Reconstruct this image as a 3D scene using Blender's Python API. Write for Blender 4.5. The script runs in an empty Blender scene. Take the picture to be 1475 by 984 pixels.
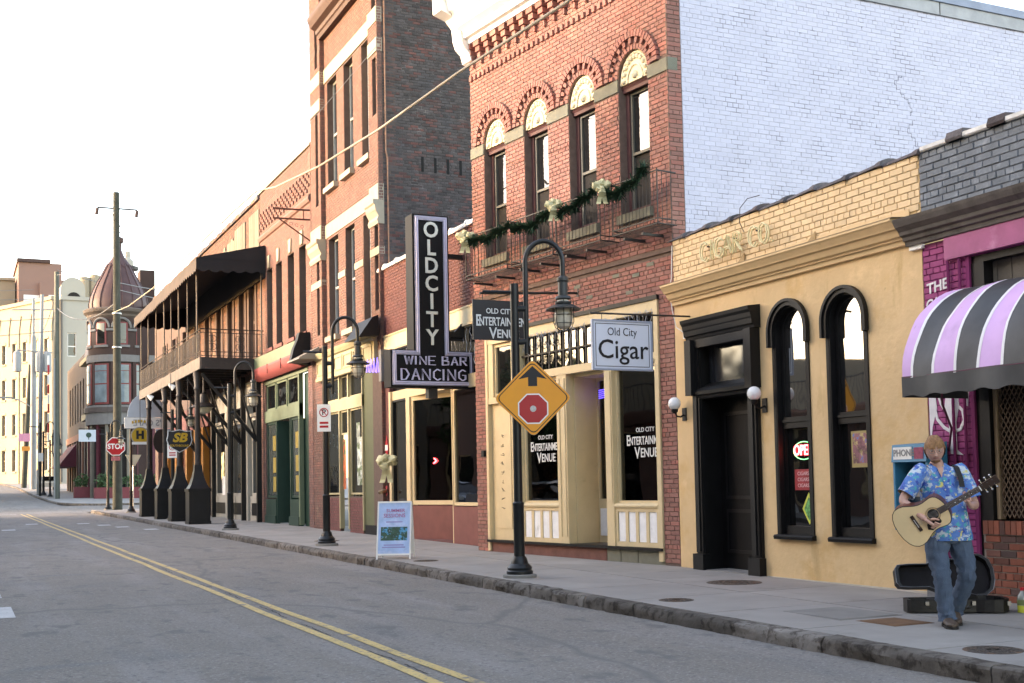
import bpy, math, random
from math import sin, cos, pi, sqrt, atan2, radians, hypot
from mathutils import Vector, Matrix

random.seed(7)
SC = bpy.context.scene
COL = SC.collection

# ---------------------------------------------------------------- camera
CAM = Vector((0, 0, 1.43))
def make_camera():
    yaw, pitch, roll = .4419, .0524, -.0201
    f = Vector((sin(yaw)*cos(pitch), cos(yaw)*cos(pitch), sin(pitch)))
    r = Vector((cos(yaw), -sin(yaw), 0)); u = r.cross(f)
    r2 = r*cos(roll)+u*sin(roll); u2 = -r*sin(roll)+u*cos(roll)
    cd = bpy.data.cameras.new("camera"); co = bpy.data.objects.new("camera", cd); COL.objects.link(co)
    m = Matrix((( r2.x, u2.x, -f.x, CAM.x), (r2.y, u2.y, -f.y, CAM.y), (r2.z, u2.z, -f.z, CAM.z), (0, 0, 0, 1)))
    co.matrix_world = m
    cd.sensor_width = 36; cd.lens = 1720.1/1475*36
    cd.shift_x = -8.1/1475; cd.shift_y = 115.9/1475
    cd.clip_start = .1; cd.clip_end = 3000
    SC.camera = co
make_camera()

# ---------------------------------------------------------------- light
SUN_AZ, SUN_EL = radians(20), radians(10)       # azimuth: from -X turned towards +Y
TO_SUN = Vector((-cos(SUN_AZ)*cos(SUN_EL), sin(SUN_AZ)*cos(SUN_EL), sin(SUN_EL)))
w = bpy.data.worlds.new("World"); SC.world = w; w.use_nodes = True
nt = w.node_tree; nt.nodes.clear()
out = nt.nodes.new('ShaderNodeOutputWorld'); bg = nt.nodes.new('ShaderNodeBackground')
sky = nt.nodes.new('ShaderNodeTexSky'); sky.sky_type = 'NISHITA'; sky.sun_disc = False
sky.sun_elevation = SUN_EL; sky.sun_rotation = atan2(TO_SUN.x, TO_SUN.y)
sky.air_density = .9; sky.dust_density = 1.3; sky.ozone_density = .6
bg.inputs['Strength'].default_value = .15
nt.links.new(sky.outputs[0], bg.inputs[0]); nt.links.new(bg.outputs[0], out.inputs[0])
sd = bpy.data.lights.new("sun", 'SUN'); so = bpy.data.objects.new("sun", sd); COL.objects.link(so)
sd.energy = .5; sd.angle = radians(1.2); sd.color = (1, .97, .94)
so.rotation_euler = TO_SUN.to_track_quat('Z', 'Y').to_euler(); so.location = (-20, 10, 40)
SC.view_settings.view_transform = 'Standard'; SC.view_settings.look = 'None'
SC.view_settings.gamma = 1; SC.view_settings.use_curve_mapping = False
SC.view_settings.exposure = 3.2
SC.view_settings.use_white_balance = True; SC.view_settings.white_balance_temperature = 7800; SC.view_settings.white_balance_tint = 20

# ---------------------------------------------------------------- helpers
GS = .0069
def gz(y):
    if y < 78: return GS*y
    if y < 195: return GS*78+.024*(y-78)
    return GS*78+.024*117

class Fr:
    """a wall frame: s runs along the wall, o out of it, z up"""
    def __init__(s, x, y, S, O):
        s.o = Vector((x, y, 0)); s.S = Vector((S[0], S[1], 0)); s.O = Vector((O[0], O[1], 0))
        s.flip = (s.S.cross(s.O)).z < 0
    def P(s, a, o, z): return s.o+s.S*a+s.O*o+Vector((0, 0, z))
def street(x, y=0, a=0): return Fr(x, y, (sin(a), cos(a)), (-cos(a), sin(a)))
def side(x, y): return Fr(x, y, (1, 0), (0, -1))          # wall that faces the camera end of the street

def wloc(o):
    v = Vector((0, 0, 0))
    while o is not None: v += Vector(o.location); o = o.parent
    return v
def thing(name, loc, label, cat, group=None, kind=None):
    o = bpy.data.objects.new(name, None); COL.objects.link(o); o.location = loc
    o.empty_display_size = .3
    if label: o['label'] = label
    if cat: o['category'] = cat
    if group: o['group'] = group
    if kind: o['kind'] = kind
    return o
def copy_tree(o, parent=None):
    c = o.copy(); COL.objects.link(c); c.parent = parent
    for ch in list(o.children): copy_tree(ch, c)
    return c

class MB:
    def __init__(s): s.v = []; s.f = []; s.r = []; s.m = []; s.sm = False
    def add(s, vs, fs, flip=False, rnd=0., m=0):
        b = len(s.v); s.v.extend(vs)
        for f in fs:
            s.f.append([b+i for i in (reversed(f) if flip else f)]); s.r.append(rnd); s.m.append(m)
        return s
    def hexa(s, p, flip=False, rnd=0., m=0):     # p: 8 points, bottom ring then top ring
        return s.add(p, [(3, 2, 1, 0), (4, 5, 6, 7), (0, 1, 5, 4), (1, 2, 6, 5), (2, 3, 7, 6), (3, 0, 4, 7)], flip, rnd, m)
    def box(s, x0, x1, y0, y1, z0, z1, m=0):
        return s.hexa([Vector(q) for q in ((x0,y0,z0),(x1,y0,z0),(x1,y1,z0),(x0,y1,z0),(x0,y0,z1),(x1,y0,z1),(x1,y1,z1),(x0,y1,z1))], m=m)
    def fbox(s, F, s0, s1, o0, o1, z0, z1, m=0, rnd=0.):
        return s.hexa([F.P(a, o, z) for a, o, z in ((s0,o0,z0),(s1,o0,z0),(s1,o1,z0),(s0,o1,z0),(s0,o0,z1),(s1,o0,z1),(s1,o1,z1),(s0,o1,z1))], F.flip, rnd, m)
    def obox(s, M4, sx, sy, sz, m=0):            # centred box under a matrix
        return s.hexa([M4 @ Vector((a*sx/2, b*sy/2, c*sz/2)) for a, b, c in ((-1,-1,-1),(1,-1,-1),(1,1,-1),(-1,1,-1),(-1,-1,1),(1,-1,1),(1,1,1),(-1,1,1))], m=m)
    def prism(s, ring0, ring1, m=0, flip=False):  # two equal rings joined
        n = len(ring0)
        fs = [tuple(range(n-1, -1, -1)), tuple(range(n, 2*n))]+[(i, (i+1) % n, n+(i+1) % n, n+i) for i in range(n)]
        return s.add(list(ring0)+list(ring1), fs, flip, 0, m)
    def fprism(s, F, poly, o0, o1, m=0):          # polygon in (s,z) given a thickness along o
        return s.prism([F.P(a, o0, z) for a, z in poly], [F.P(a, o1, z) for a, z in poly], m)
    def fprof(s, F, prof, s0, s1, m=0):           # moulding: profile in (o,z) run along s
        return s.prism([F.P(s0, o, z) for o, z in prof], [F.P(s1, o, z) for o, z in prof], m)
    def tube(s, pts, r, n=8, m=0, closed=False, r1=None):
        pts = [Vector(p) for p in pts]; k = len(pts); rings = []
        up = None
        for i, p in enumerate(pts):
            a = pts[(i-1) % k] if (closed or i) else p
            b = pts[(i+1) % k] if (closed or i < k-1) else p
            t = (b-a).normalized()
            if up is None: up = Vector((0, 0, 1)) if abs(t.z) < .9 else Vector((1, 0, 0))
            x = up-t*up.dot(t)
            if x.length < .05: x = t.orthogonal()
            x.normalize(); y = t.cross(x); up = x
            rr = r if r1 is None else r+(r1-r)*i/(k-1)
            rings.append([p+(x*cos(2*pi*j/n)+y*sin(2*pi*j/n))*rr for j in range(n)])
        vs = [q for rg in rings for q in rg]; fs = []
        for i in range(k if closed else k-1):
            for j in range(n):
                a = i*n; b = ((i+1) % k)*n
                fs.append((a+j, a+(j+1) % n, b+(j+1) % n, b+j))
        if not closed: fs += [tuple(range(n-1, -1, -1)), tuple(range((k-1)*n, k*n))]
        return s.add(vs, fs, False, 0, m)
    def lathe(s, c, prof, n=16, m=0, a0=0, a1=2*pi, sq=1.):
        c = Vector(c); full = abs(a1-a0-2*pi) < 1e-6; k = n if full else n+1
        vs = [c+Vector((r*cos(a0+(a1-a0)*j/n), r*sq*sin(a0+(a1-a0)*j/n), z)) for r, z in prof for j in range(k)]
        fs = []
        for i in range(len(prof)-1):
            for j in range(n):
                fs.append((i*k+j, i*k+(j+1) % k, (i+1)*k+(j+1) % k, (i+1)*k+j))
        if full:
            if prof[0][0] > 1e-4: fs.append(tuple(range(k-1, -1, -1)))
            if prof[-1][0] > 1e-4: fs.append(tuple(range((len(prof)-1)*k, len(prof)*k)))
        return s.add(vs, fs, False, 0, m)
    def ball(s, c, r, n=12, sz=1., m=0):
        h = n//2
        return s.lathe(c, [(max(r*sin(pi*i/h), 1e-5), -r*sz*cos(pi*i/h)) for i in range(h+1)], n, m)
    def build(s, name, mat, parent=None, label=None, cat=None, group=None, kind=None, loc=None, smooth=None):
        me = bpy.data.meshes.new(name)
        L = wloc(parent) if parent is not None else Vector(loc if loc is not None else (0, 0, 0))
        me.from_pydata([(v[0]-L.x, v[1]-L.y, v[2]-L.z) for v in s.v], [], s.f)
        for q in (mat if isinstance(mat, (list, tuple)) else [mat]): me.materials.append(q)
        if any(s.m): me.polygons.foreach_set('material_index', s.m)
        if any(s.r):
            a = me.attributes.new('rnd', 'FLOAT', 'FACE'); a.data.foreach_set('value', s.r)
        if smooth if smooth is not None else s.sm:
            me.polygons.foreach_set('use_smooth', [True]*len(s.f))
            try: me.set_sharp_from_angle(angle=radians(35))
            except Exception: pass
        me.update()
        o = bpy.data.objects.new(name, me); COL.objects.link(o)
        if parent is not None: o.parent = parent
        else: o.location = L
        if label: o['label'] = label
        if cat: o['category'] = cat
        if group: o['group'] = group
        if kind: o['kind'] = kind
        return o

# ---------------------------------------------------------------- materials
def M(name, col, rough=.75, var=.12, scale=2.5, bump=0., bscale=60, metal=0., spec=.4, rnd=0., col2=None, mix2=.5, emit=0., stain=None, streak=0., detail=6):
    m = bpy.data.materials.new(name); m.use_nodes = True; t = m.node_tree; N = t.nodes; Lk = t.links
    b = N['Principled BSDF']; b.inputs['Roughness'].default_value = rough; b.inputs['Metallic'].default_value = metal
    b.inputs['Specular IOR Level'].default_value = spec
    geo = N.new('ShaderNodeNewGeometry'); pos = geo.outputs['Position']
    no = N.new('ShaderNodeTexNoise'); no.inputs['Scale'].default_value = scale; no.inputs['Detail'].default_value = detail; no.inputs['Roughness'].default_value = .6
    Lk.new(pos, no.inputs['Vector'])
    mr = N.new('ShaderNodeMapRange'); mr.inputs[1].default_value = .3; mr.inputs[2].default_value = .7; mr.inputs[3].default_value = 1-var; mr.inputs[4].default_value = 1+var
    Lk.new(no.outputs['Fac'], mr.inputs[0]); val = mr.outputs[0]
    base = N.new('ShaderNodeRGB'); base.outputs[0].default_value = (*col, 1); c = base.outputs[0]
    if rnd or col2:
        at = N.new('ShaderNodeAttribute'); at.attribute_name = 'rnd'; oi = N.new('ShaderNodeObjectInfo')
        ad = N.new('ShaderNodeMath'); ad.operation = 'ADD'; Lk.new(at.outputs['Fac'], ad.inputs[0]); Lk.new(oi.outputs['Random'], ad.inputs[1])
        fr = N.new('ShaderNodeMath'); fr.operation = 'FRACT'; Lk.new(ad.outputs[0], fr.inputs[0])
        if col2:
            th = N.new('ShaderNodeMath'); th.operation = 'MULTIPLY'; th.inputs[1].default_value = 7.31; Lk.new(fr.outputs[0], th.inputs[0])
            f2 = N.new('ShaderNodeMath'); f2.operation = 'FRACT'; Lk.new(th.outputs[0], f2.inputs[0])
            cr = N.new('ShaderNodeMapRange'); cr.inputs[1].default_value = 1-mix2-.2; cr.inputs[2].default_value = 1-mix2+.2; Lk.new(f2.outputs[0], cr.inputs[0])
            mx = N.new('ShaderNodeMix'); mx.data_type = 'RGBA'; Lk.new(cr.outputs[0], mx.inputs[0]); Lk.new(c, mx.inputs[6]); mx.inputs[7].default_value = (*col2, 1); c = mx.outputs[2]
        if rnd:
            r2 = N.new('ShaderNodeMapRange'); r2.inputs[3].default_value = 1-rnd; r2.inputs[4].default_value = 1+rnd; Lk.new(fr.outputs[0], r2.inputs[0])
            mu = N.new('ShaderNodeMath'); mu.operation = 'MULTIPLY'; Lk.new(val, mu.inputs[0]); Lk.new(r2.outputs[0], mu.inputs[1]); val = mu.outputs[0]
    if stain:                                   # worn or dirty patches: (colour, noise scale, threshold, softness[, z stretch])
        for st in (stain if isinstance(stain, list) else [stain]):
            sc_, s_, th_, so_ = st[:4]
            mp = N.new('ShaderNodeMapping'); mp.inputs['Scale'].default_value = (1, 1, st[4] if len(st) > 4 else 1); Lk.new(pos, mp.inputs[0])
            n2 = N.new('ShaderNodeTexNoise'); n2.inputs['Scale'].default_value = s_; n2.inputs['Detail'].default_value = 8; n2.inputs['Roughness'].default_value = .65; Lk.new(mp.outputs[0], n2.inputs['Vector'])
            r3 = N.new('ShaderNodeMapRange'); r3.inputs[1].default_value = th_; r3.inputs[2].default_value = th_+so_; Lk.new(n2.outputs['Fac'], r3.inputs[0])
            mx = N.new('ShaderNodeMix'); mx.data_type = 'RGBA'; Lk.new(r3.outputs[0], mx.inputs[0]); Lk.new(c, mx.inputs[6]); mx.inputs[7].default_value = (*sc_, 1); c = mx.outputs[2]
    hs = N.new('ShaderNodeHueSaturation'); Lk.new(c, hs.inputs['Color']); Lk.new(val, hs.inputs['Value']); Lk.new(hs.outputs[0], b.inputs['Base Color'])
    if bump:
        n3 = N.new('ShaderNodeTexNoise'); n3.inputs['Scale'].default_value = bscale; n3.inputs['Detail'].default_value = 5; Lk.new(pos, n3.inputs['Vector'])
        bp = N.new('ShaderNodeBump'); bp.inputs['Strength'].default_value = bump; bp.inputs['Distance'].default_value = .01; Lk.new(n3.outputs['Fac'], bp.inputs['Height']); Lk.new(bp.outputs[0], b.inputs['Normal'])
    if emit:
        Lk.new(base.outputs[0], b.inputs['Emission Color']); b.inputs['Emission Strength'].default_value = emit
    return m
def glass(name, col=(.012, .013, .014), rough=.02, ior=1.75, wav=.15):
    m = bpy.data.materials.new(name); m.use_nodes = True; t = m.node_tree; b = t.nodes['Principled BSDF']
    b.inputs['Base Color'].default_value = (*col, 1); b.inputs['Roughness'].default_value = rough; b.inputs['IOR'].default_value = ior
    g = t.nodes.new('ShaderNodeNewGeometry'); n = t.nodes.new('ShaderNodeTexNoise'); n.inputs['Scale'].default_value = 2.2; n.inputs['Detail'].default_value = 1
    t.links.new(g.outputs['Position'], n.inputs['Vector'])
    bp = t.nodes.new('ShaderNodeBump'); bp.inputs['Strength'].default_value = wav; bp.inputs['Distance'].default_value = .02
    t.links.new(n.outputs['Fac'], bp.inputs['Height']); t.links.new(bp.outputs[0], b.inputs['Normal'])
    return m

m_black = M('black_paint', (.006, .006, .0065), .5, .25, 4, .2, 30, spec=.25)
m_iron = M('iron', (.02, .018, .017), .5, .3, 6, .2, 60)
m_pole = M('lamp_post_paint', (.009, .011, .012), .38, .2, 5, spec=.35, stain=((.06, .035, .025), 9, .68, .12))
m_glass = glass('dark_glass', (.006, .0065, .007), ior=1.7)
m_glass_up = glass('upper_window_glass', ior=2.1, wav=.35)
def clear_glass(name, ior=1.55, tint=(.55, .58, .57)):
    m = bpy.data.materials.new(name); m.use_nodes = True; t = m.node_tree; t.nodes.clear()
    o = t.nodes.new('ShaderNodeOutputMaterial'); mx = t.nodes.new('ShaderNodeMixShader'); tr = t.nodes.new('ShaderNodeBsdfTransparent'); gl = t.nodes.new('ShaderNodeBsdfGlossy'); fr = t.nodes.new('ShaderNodeFresnel')
    fr.inputs['IOR'].default_value = ior; tr.inputs[0].default_value = (*tint, 1); gl.inputs['Roughness'].default_value = .015
    g = t.nodes.new('ShaderNodeNewGeometry'); n = t.nodes.new('ShaderNodeTexNoise'); n.inputs['Scale'].default_value = 1.6; n.inputs['Detail'].default_value = 1; t.links.new(g.outputs['Position'], n.inputs['Vector'])
    bp = t.nodes.new('ShaderNodeBump'); bp.inputs['Strength'].default_value = .12; bp.inputs['Distance'].default_value = .02; t.links.new(n.outputs['Fac'], bp.inputs['Height']); t.links.new(bp.outputs[0], gl.inputs['Normal']); t.links.new(bp.outputs[0], fr.inputs['Normal'])
    t.links.new(fr.outputs[0], mx.inputs[0]); t.links.new(tr.outputs[0], mx.inputs[1]); t.links.new(gl.outputs[0], mx.inputs[2]); t.links.new(mx.outputs[0], o.inputs[0]); return m
m_shop = clear_glass('clear_shop_glass', 1.75)
m_white = M('white_paint', (.78, .77, .73), .6, .06, 3, .1, 40)
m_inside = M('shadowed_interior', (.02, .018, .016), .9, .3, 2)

# ---------------------------------------------------------------- bricks
def unit_brick(name, mat, sgn):
    me = bpy.data.meshes.new(name); c = .06
    v = []
    for (y, kx, kz) in ((-.2, .5, .5), (.75, .5, .5), (1, .5-.022, .5-c)):
        v += [(-kx, y*sgn, -kz), (kx, y*sgn, -kz), (kx, y*sgn, kz), (-kx, y*sgn, kz)]
    f = []
    for k in (0, 4):
        for i in range(4): f.append((k+i, k+(i+1) % 4, k+4+(i+1) % 4, k+4+i))
    f.append((8, 9, 10, 11))
    if sgn > 0: f = [tuple(reversed(q)) for q in f]
    me.from_pydata(v, [], f); me.materials.append(mat); return me
def intervals(s0, s1, z0, z1, holes):
    iv = [(s0, s1)]
    for h in holes:
        if callable(h): r = h(z0, z1)
        else: r = (h[0], h[1]) if (h[2] < z1-.01 and h[3] > z0+.01) else None
        if not r: continue
        n = []
        for a, b in iv:
            if r[1] <= a or r[0] >= b: n.append((a, b)); continue
            if r[0] > a: n.append((a, r[0]))
            if r[1] < b: n.append((r[1], b))
        iv = n
    return iv
def arch(sc, r, zs, zb):
    def f(z0, z1):
        zc = (z0+z1)/2
        if zc < zb or zc > zs+r: return None
        hw = r if zc < zs else sqrt(max(0, r*r-(zc-zs)**2))
        return (sc-hw, sc+hw)
    return f
def bricks(F, s0, s1, z0, z1, mat, parent, holes=(), h=.075, L=.215, j=.011, o=0., t=.011, nind=300, name='brick', seed=1, jit=.35, zfun=None):
    rg = random.Random(seed); items = []
    n = int(round((z1-z0)/h)); hh = (z1-z0)/n
    for i in range(n):
        a = z0+i*hh; b = a+hh
        header = (i % 6 == 3)
        l = L/2 if header else L
        off = (i % 2)*l/2+ (rg.random()*.02)
        for (p, q) in intervals(s0, s1, a, b, holes):
            k = math.floor((p-off)/l); x = off+k*l
            while x < q-1e-6:
                u = max(x, p); v = min(x+l, q)
                if v-u > .035: items.append((u+j/2, v-j/2, a+j/2, b-j/2, t*(1+jit*(rg.random()-.5)), rg.random()))
                x += l
    if not items: return
    items.sort(key=lambda e: (F.P((e[0]+e[1])/2, o, (e[2]+e[3])/2)-CAM).length)
    ub = unit_brick(name, mat, -1 if F.flip else 1)
    ang = atan2(F.S.y, F.S.x); L0 = wloc(parent)
    for e in items[:nind]:
        ob = bpy.data.objects.new(name, ub); COL.objects.link(ob); ob.parent = parent
        ob.location = F.P((e[0]+e[1])/2, o, (e[2]+e[3])/2)-L0
        ob.rotation_euler = (rg.uniform(-.012, .012)*0, 0, ang); ob.scale = (e[1]-e[0], e[4], e[3]-e[2])
    rest = items[nind:]
    if rest:
        mb = MB()
        for a, b, c, d, tt, r in rest:
            ki, kz = (b-a)*.022, (d-c)*.06
            vs = [F.P(a, o, c), F.P(b, o, c), F.P(b, o, d), F.P(a, o, d), F.P(a+ki, o+tt, c+kz), F.P(b-ki, o+tt, c+kz), F.P(b-ki, o+tt, d-kz), F.P(a+ki, o+tt, d-kz)]
            mb.add(vs, [(0, 1, 5, 4), (1, 2, 6, 5), (2, 3, 7, 6), (3, 0, 4, 7), (4, 5, 6, 7)], not F.flip, r)
        mb.build('brickwork', mat, parent, kind='stuff')
def core(F, s0, s1, z0, z1, o0, o1, holes=(), mb=None):
    """wall body with rectangular openings, as abutting boxes"""
    mb = mb or MB()
    xs = sorted({s0, s1, *[min(max(h[k], s0), s1) for h in holes for k in (0, 1)]})
    for a, b in zip(xs, xs[1:]):
        if b-a < 1e-5: continue
        cuts = sorted((max(h[2], z0), min(h[3], z1)) for h in holes if h[0] < b-1e-6 and h[1] > a+1e-6)
        z = z0
        for c, d in cuts:
            if c > z+1e-4: mb.fbox(F, a, b, o0, o1, z, c)
            z = max(z, d)
        if z1 > z+1e-4: mb.fbox(F, a, b, o0, o1, z, z1)
    return mb
def archcap(mb, F, sc, r, zs, ztop, hw, o0, o1, n=14):
    """fills between a round arch of radius r and a rectangle of half width hw up to ztop"""
    for sg in (-1, 1):
        pts = [(sc+sg*hw, zs), (sc+sg*hw, ztop), (sc, ztop)]
        pts += [(sc+sg*r*sin(pi/2*i/n), zs+r*cos(pi/2*i/n)) for i in range(n+1)]
        mb.fprism(F, pts, o0, o1)
    return mb
def bar(F, parent, name, mat, s0, s1, o0, o1, z0, z1, **k):
    return MB().fbox(F, s0, s1, o0, o1, z0, z1).build(name, mat, parent, **k)
def frame4(mb, F, s0, s1, z0, z1, w, o0, o1, wt=None, wb=None):
    wt = w if wt is None else wt; wb = w if wb is None else wb
    mb.fbox(F, s0, s0+w, o0, o1, z0, z1); mb.fbox(F, s1-w, s1, o0, o1, z0, z1)
    mb.fbox(F, s0+w, s1-w, o0, o1, z0, z0+wb); mb.fbox(F, s0+w, s1-w, o0, o1, z1-wt, z1); return mb
def window(F, parent, s0, s1, z0, z1, o, mf, mg=None, w=.05, rail=None, mull=0, d=.05, name='window', blind=None):
    """frame with pane(s) as sub-parts; rail = height of the meeting rail"""
    mb = frame4(MB(), F, s0, s1, z0, z1, w, o-d, o)
    if rail: mb.fbox(F, s0+w, s1-w, o-d+.004, o+.006, rail-w/2, rail+w/2)
    for k in range(mull):
        c = s0+(s1-s0)*(k+1)/(mull+1); mb.fbox(F, c-w/3, c+w/3, o-d+.006, o-.004, z0+w, z1-w)
    wo = mb.build(name, mf, parent)
    zz = [(z0+w, z1-w)] if not rail else [(z0+w, rail-w/2), (rail+w/2, z1-w)]
    for i, (a, b) in enumerate(zz):
        oo = o-d*.6-(.02 if i == 0 and rail else 0)
        MB().fbox(F, s0+w, s1-w, oo-.01, oo, a, b).build('pane', mg or m_glass, wo)
    if blind: MB().fbox(F, s0+w+.005, s1-w-.005, o-d*.6+.0, o-d*.6+.004, blind, z1-w-.01).build('blind', m_white, wo)
    return wo
def room(F, parent, s0, s1, z0, z1, d0, d1, wall, floor, ceil):
    MB().fbox(F, s0, s1, -d1-.1, -d1, z0, z1).build('room_back', wall, parent)
    MB().fbox(F, s0-.1, s0, -d1, -d0, z0, z1).build('room_side', wall, parent); MB().fbox(F, s1, s1+.1, -d1, -d0, z0, z1).build('room_side', wall, parent)
    MB().fbox(F, s0, s1, -d1, -d0, z0-.1, z0).build('room_floor', floor, parent); MB().fbox(F, s0, s1, -d1, -d0, z1, z1+.1).build('room_ceiling', ceil, parent)
def cafe_table(F, s, o, z, label, top):
    t = thing('cafe_table', F.P(s, -o, z), label, 'table', group='cafe tables behind the shop glass')
    MB().lathe(F.P(s, -o, 0), [(1e-4, z+.74), (.38, z+.74), (.38, z+.78), (1e-4, z+.78)], 20).build('table_top', top, t); MB().lathe(F.P(s, -o, 0), [(.22, z), (.05, z+.05), (.04, z+.74)], 12).build('pedestal', m_iron, t)
def cafe_chair(F, s, o, z, a, label, mt):
    t = thing('cafe_chair', F.P(s, -o, z), label, 'chair', group='cafe chairs behind the shop glass'); c = F.P(s, -o, z); X = Vector((cos(a), sin(a), 0)); Y = Vector((-sin(a), cos(a), 0)); U = Vector((0, 0, 1))
    def bx(x0, x1, y0, y1, z0_, z1_): return MB().hexa([c+X*x+Y*y+U*q for q in (z0_, z1_) for x, y in ((x0, y0), (x1, y0), (x1, y1), (x0, y1))])
    bx(-.21, .21, -.21, .21, .43, .47).build('seat', mt, t); bx(-.21, .21, .18, .21, .62, .95).build('backrest', mt, t)
    for x in (-.2, .17):
        for y in (-.2, .17): bx(x, x+.03, y, y+.03, 0, .43 if y < 0 else .95).build('leg', m_iron, t)
def txt(s, size, loc, right, up, mat, parent, ex=.004, align='CENTER', sx=1., name='lettering', off=0., sp=1., shear=0., label=None):
    cu = bpy.data.curves.new(name, 'FONT'); cu.body = s; cu.size = size; cu.extrude = ex; cu.align_x = align; cu.align_y = 'CENTER'
    cu.offset = off; cu.space_character = sp; cu.shear = shear; cu.resolution_u = 3
    tmp = bpy.data.objects.new('tmp', cu); COL.objects.link(tmp)
    me = bpy.data.meshes.new_from_object(tmp.evaluated_get(bpy.context.evaluated_depsgraph_get()))
    bpy.data.objects.remove(tmp); bpy.data.curves.remove(cu)
    r = Vector(right).normalized(); u = Vector(up).normalized(); n = r.cross(u)
    L = wloc(parent) if parent is not None else Vector((0, 0, 0))
    p = Vector(loc)-L
    for v in me.vertices:
        q = v.co; v.co = p+r*q.x*sx+u*q.y+n*q.z
    me.materials.clear(); me.materials.append(mat); me.name = name
    o = bpy.data.objects.new(name, me); COL.objects.link(o); o.parent = parent
    if label: o['label'] = label
    return o
# ---------------------------------------------------------------- ground, road, pavement
m_ground = M('ground_dirt', (.16, .15, .13), .9, .2, .5)
def sheet(name, xs, ys, dz, mat, kind='structure', parent=None):
    mb = MB(); nx = len(xs)
    mb.v = [Vector((x, y, gz(y)+dz)) for y in ys for x in xs]
    for j in range(len(ys)-1):
        for i in range(nx-1):
            a = j*nx+i; mb.f.append([a, a+1, a+nx+1, a+nx]); mb.r.append(0); mb.m.append(0)
    return mb.build(name, mat, parent, kind=kind)
Ysteps = [-30, 0, 20, 40, 60, 78, 90, 110, 130, 150, 170, 195, 230, 300]
sheet('ground', [-900, -60, 0, 60, 900], [-600, -100]+Ysteps+[600, 1500], -.19, m_ground)

def road_mat():
    m = M('asphalt', (.183, .164, .143), .88, .1, .8, .9, 90)
    t = m.node_tree; N = t.nodes; Lk = t.links; b = N['Principled BSDF']; src = b.inputs['Base Color'].links[0].from_socket
    geo = N.new('ShaderNodeNewGeometry')
    def layer(c, sc, lo, hi, col, scale=1., tex='noise', det=6):
        mp = N.new('ShaderNodeMapping'); mp.inputs['Scale'].default_value = sc; Lk.new(geo.outputs['Position'], mp.inputs[0])
        if tex == 'noise':
            n = N.new('ShaderNodeTexNoise'); n.inputs['Scale'].default_value = scale; n.inputs['Detail'].default_value = det; n.inputs['Roughness'].default_value = .62; o = n.outputs['Fac']
        else:
            n = N.new('ShaderNodeTexVoronoi'); n.feature = 'DISTANCE_TO_EDGE'; n.inputs['Scale'].default_value = scale; o = n.outputs['Distance']
            d = N.new('ShaderNodeTexNoise'); d.inputs['Scale'].default_value = 1.5; d.inputs['Detail'].default_value = 6; Lk.new(mp.outputs[0], d.inputs['Vector'])
            a = N.new('ShaderNodeVectorMath'); a.operation = 'MULTIPLY_ADD'; a.inputs[1].default_value = (.5, .5, .5); Lk.new(d.outputs['Color'], a.inputs[0]); Lk.new(mp.outputs[0], a.inputs[2]); Lk.new(a.outputs[0], n.inputs['Vector'])
        if tex == 'noise': Lk.new(mp.outputs[0], n.inputs['Vector'])
        r = N.new('ShaderNodeMapRange'); r.inputs[1].default_value = lo; r.inputs[2].default_value = hi; Lk.new(o, r.inputs[0])
        x = N.new('ShaderNodeMix'); x.data_type = 'RGBA'; Lk.new(r.outputs[0], x.inputs[0]); Lk.new(c, x.inputs[6]); x.inputs[7].default_value = (*col, 1); return x.outputs[2]
    c = layer(src, (1, .12, 1), .5, .72, (.225, .21, .198), 1.3)          # worn wheel lanes along the road
    c = layer(c, (1, .3, 1), .56, .7, (.145, .14, .136), .9)               # oil-dark stretches
    c = layer(c, (.5, 1.4, 1), .60, .68, (.15, .145, .14), .5)              # patches
    c = layer(c, (1, 1, 1), .54, .66, (.27, .255, .24), 34, det=3)           # aggregate
    c = layer(c, (1, 1, 1), .56, .68, (.105, .1, .096), 21, det=4)
    c = layer(c, (1, .55, 1), .57, .64, (.13, .124, .118), 2.6, det=8)      # oil and tyre marks
    c = layer(c, (.55, .3, 1), .012, .0, (.135, .128, .12), .35, 'vor')     # tar-sealed cracks
    Lk.new(c, b.inputs['Base Color']); return m
m_road = road_mat()
ys = [-30+2*i for i in range(116)]
sheet('road', [-2.2, 0, 2, 4, 6.84], [y for y in ys if y <= 72], -.14, m_road)
sheet('side_street', [-60, -20, 0, 7, 12, 30, 80], [72, 74, 78, 82, 86.2], -.14, m_road)
sheet('far_road', [-60, -20, -2, 0, 3, 6.6], [86.2, 90, 95, 100, 110, 120, 130, 140, 150, 160, 172, 185, 195, 230], -.14, m_road)

m_ypaint = M('worn_yellow_paint', (.52, .37, .14), .7, .14, 3, .5, 90, stain=[((.16, .15, .14), 3.2, .58, .08), ((.16, .15, .14), 26, .56, .05)])
m_tar = M('dark_crack', (.03, .028, .027), .95, .3, 9)  # thin dark strips drawn as cracks between the yellow lines
m_wpaint = M('worn_white_paint', (.42, .42, .42), .7, .12, 3, .4, 120, stain=((.11, .11, .11), 14, .58, .08))
def marking(name, x0, x1, y0, y1, mat, wob=.012, step=2.):
    mb = MB(); n = max(1, int((y1-y0)/step)); rg = random.Random(int(x0*977+y0*31))
    prev = None
    for i in range(n+1):
        y = y0+(y1-y0)*i/n; a = rg.uniform(-wob, wob)
        row = (Vector((x0+a, y, gz(y)-.135)), Vector((x1+a, y, gz(y)-.135)))
        if prev: mb.add([prev[0], prev[1], row[1], row[0]], [(0, 1, 2, 3)])
        prev = row
    return mb.build(name, mat, kind='structure')
marking('yellow_centre_line', 3.575, 3.68, -12, 71, m_ypaint, .02)
marking('yellow_centre_line', 3.31, 3.415, -12, 71, m_ypaint, .02)
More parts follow.
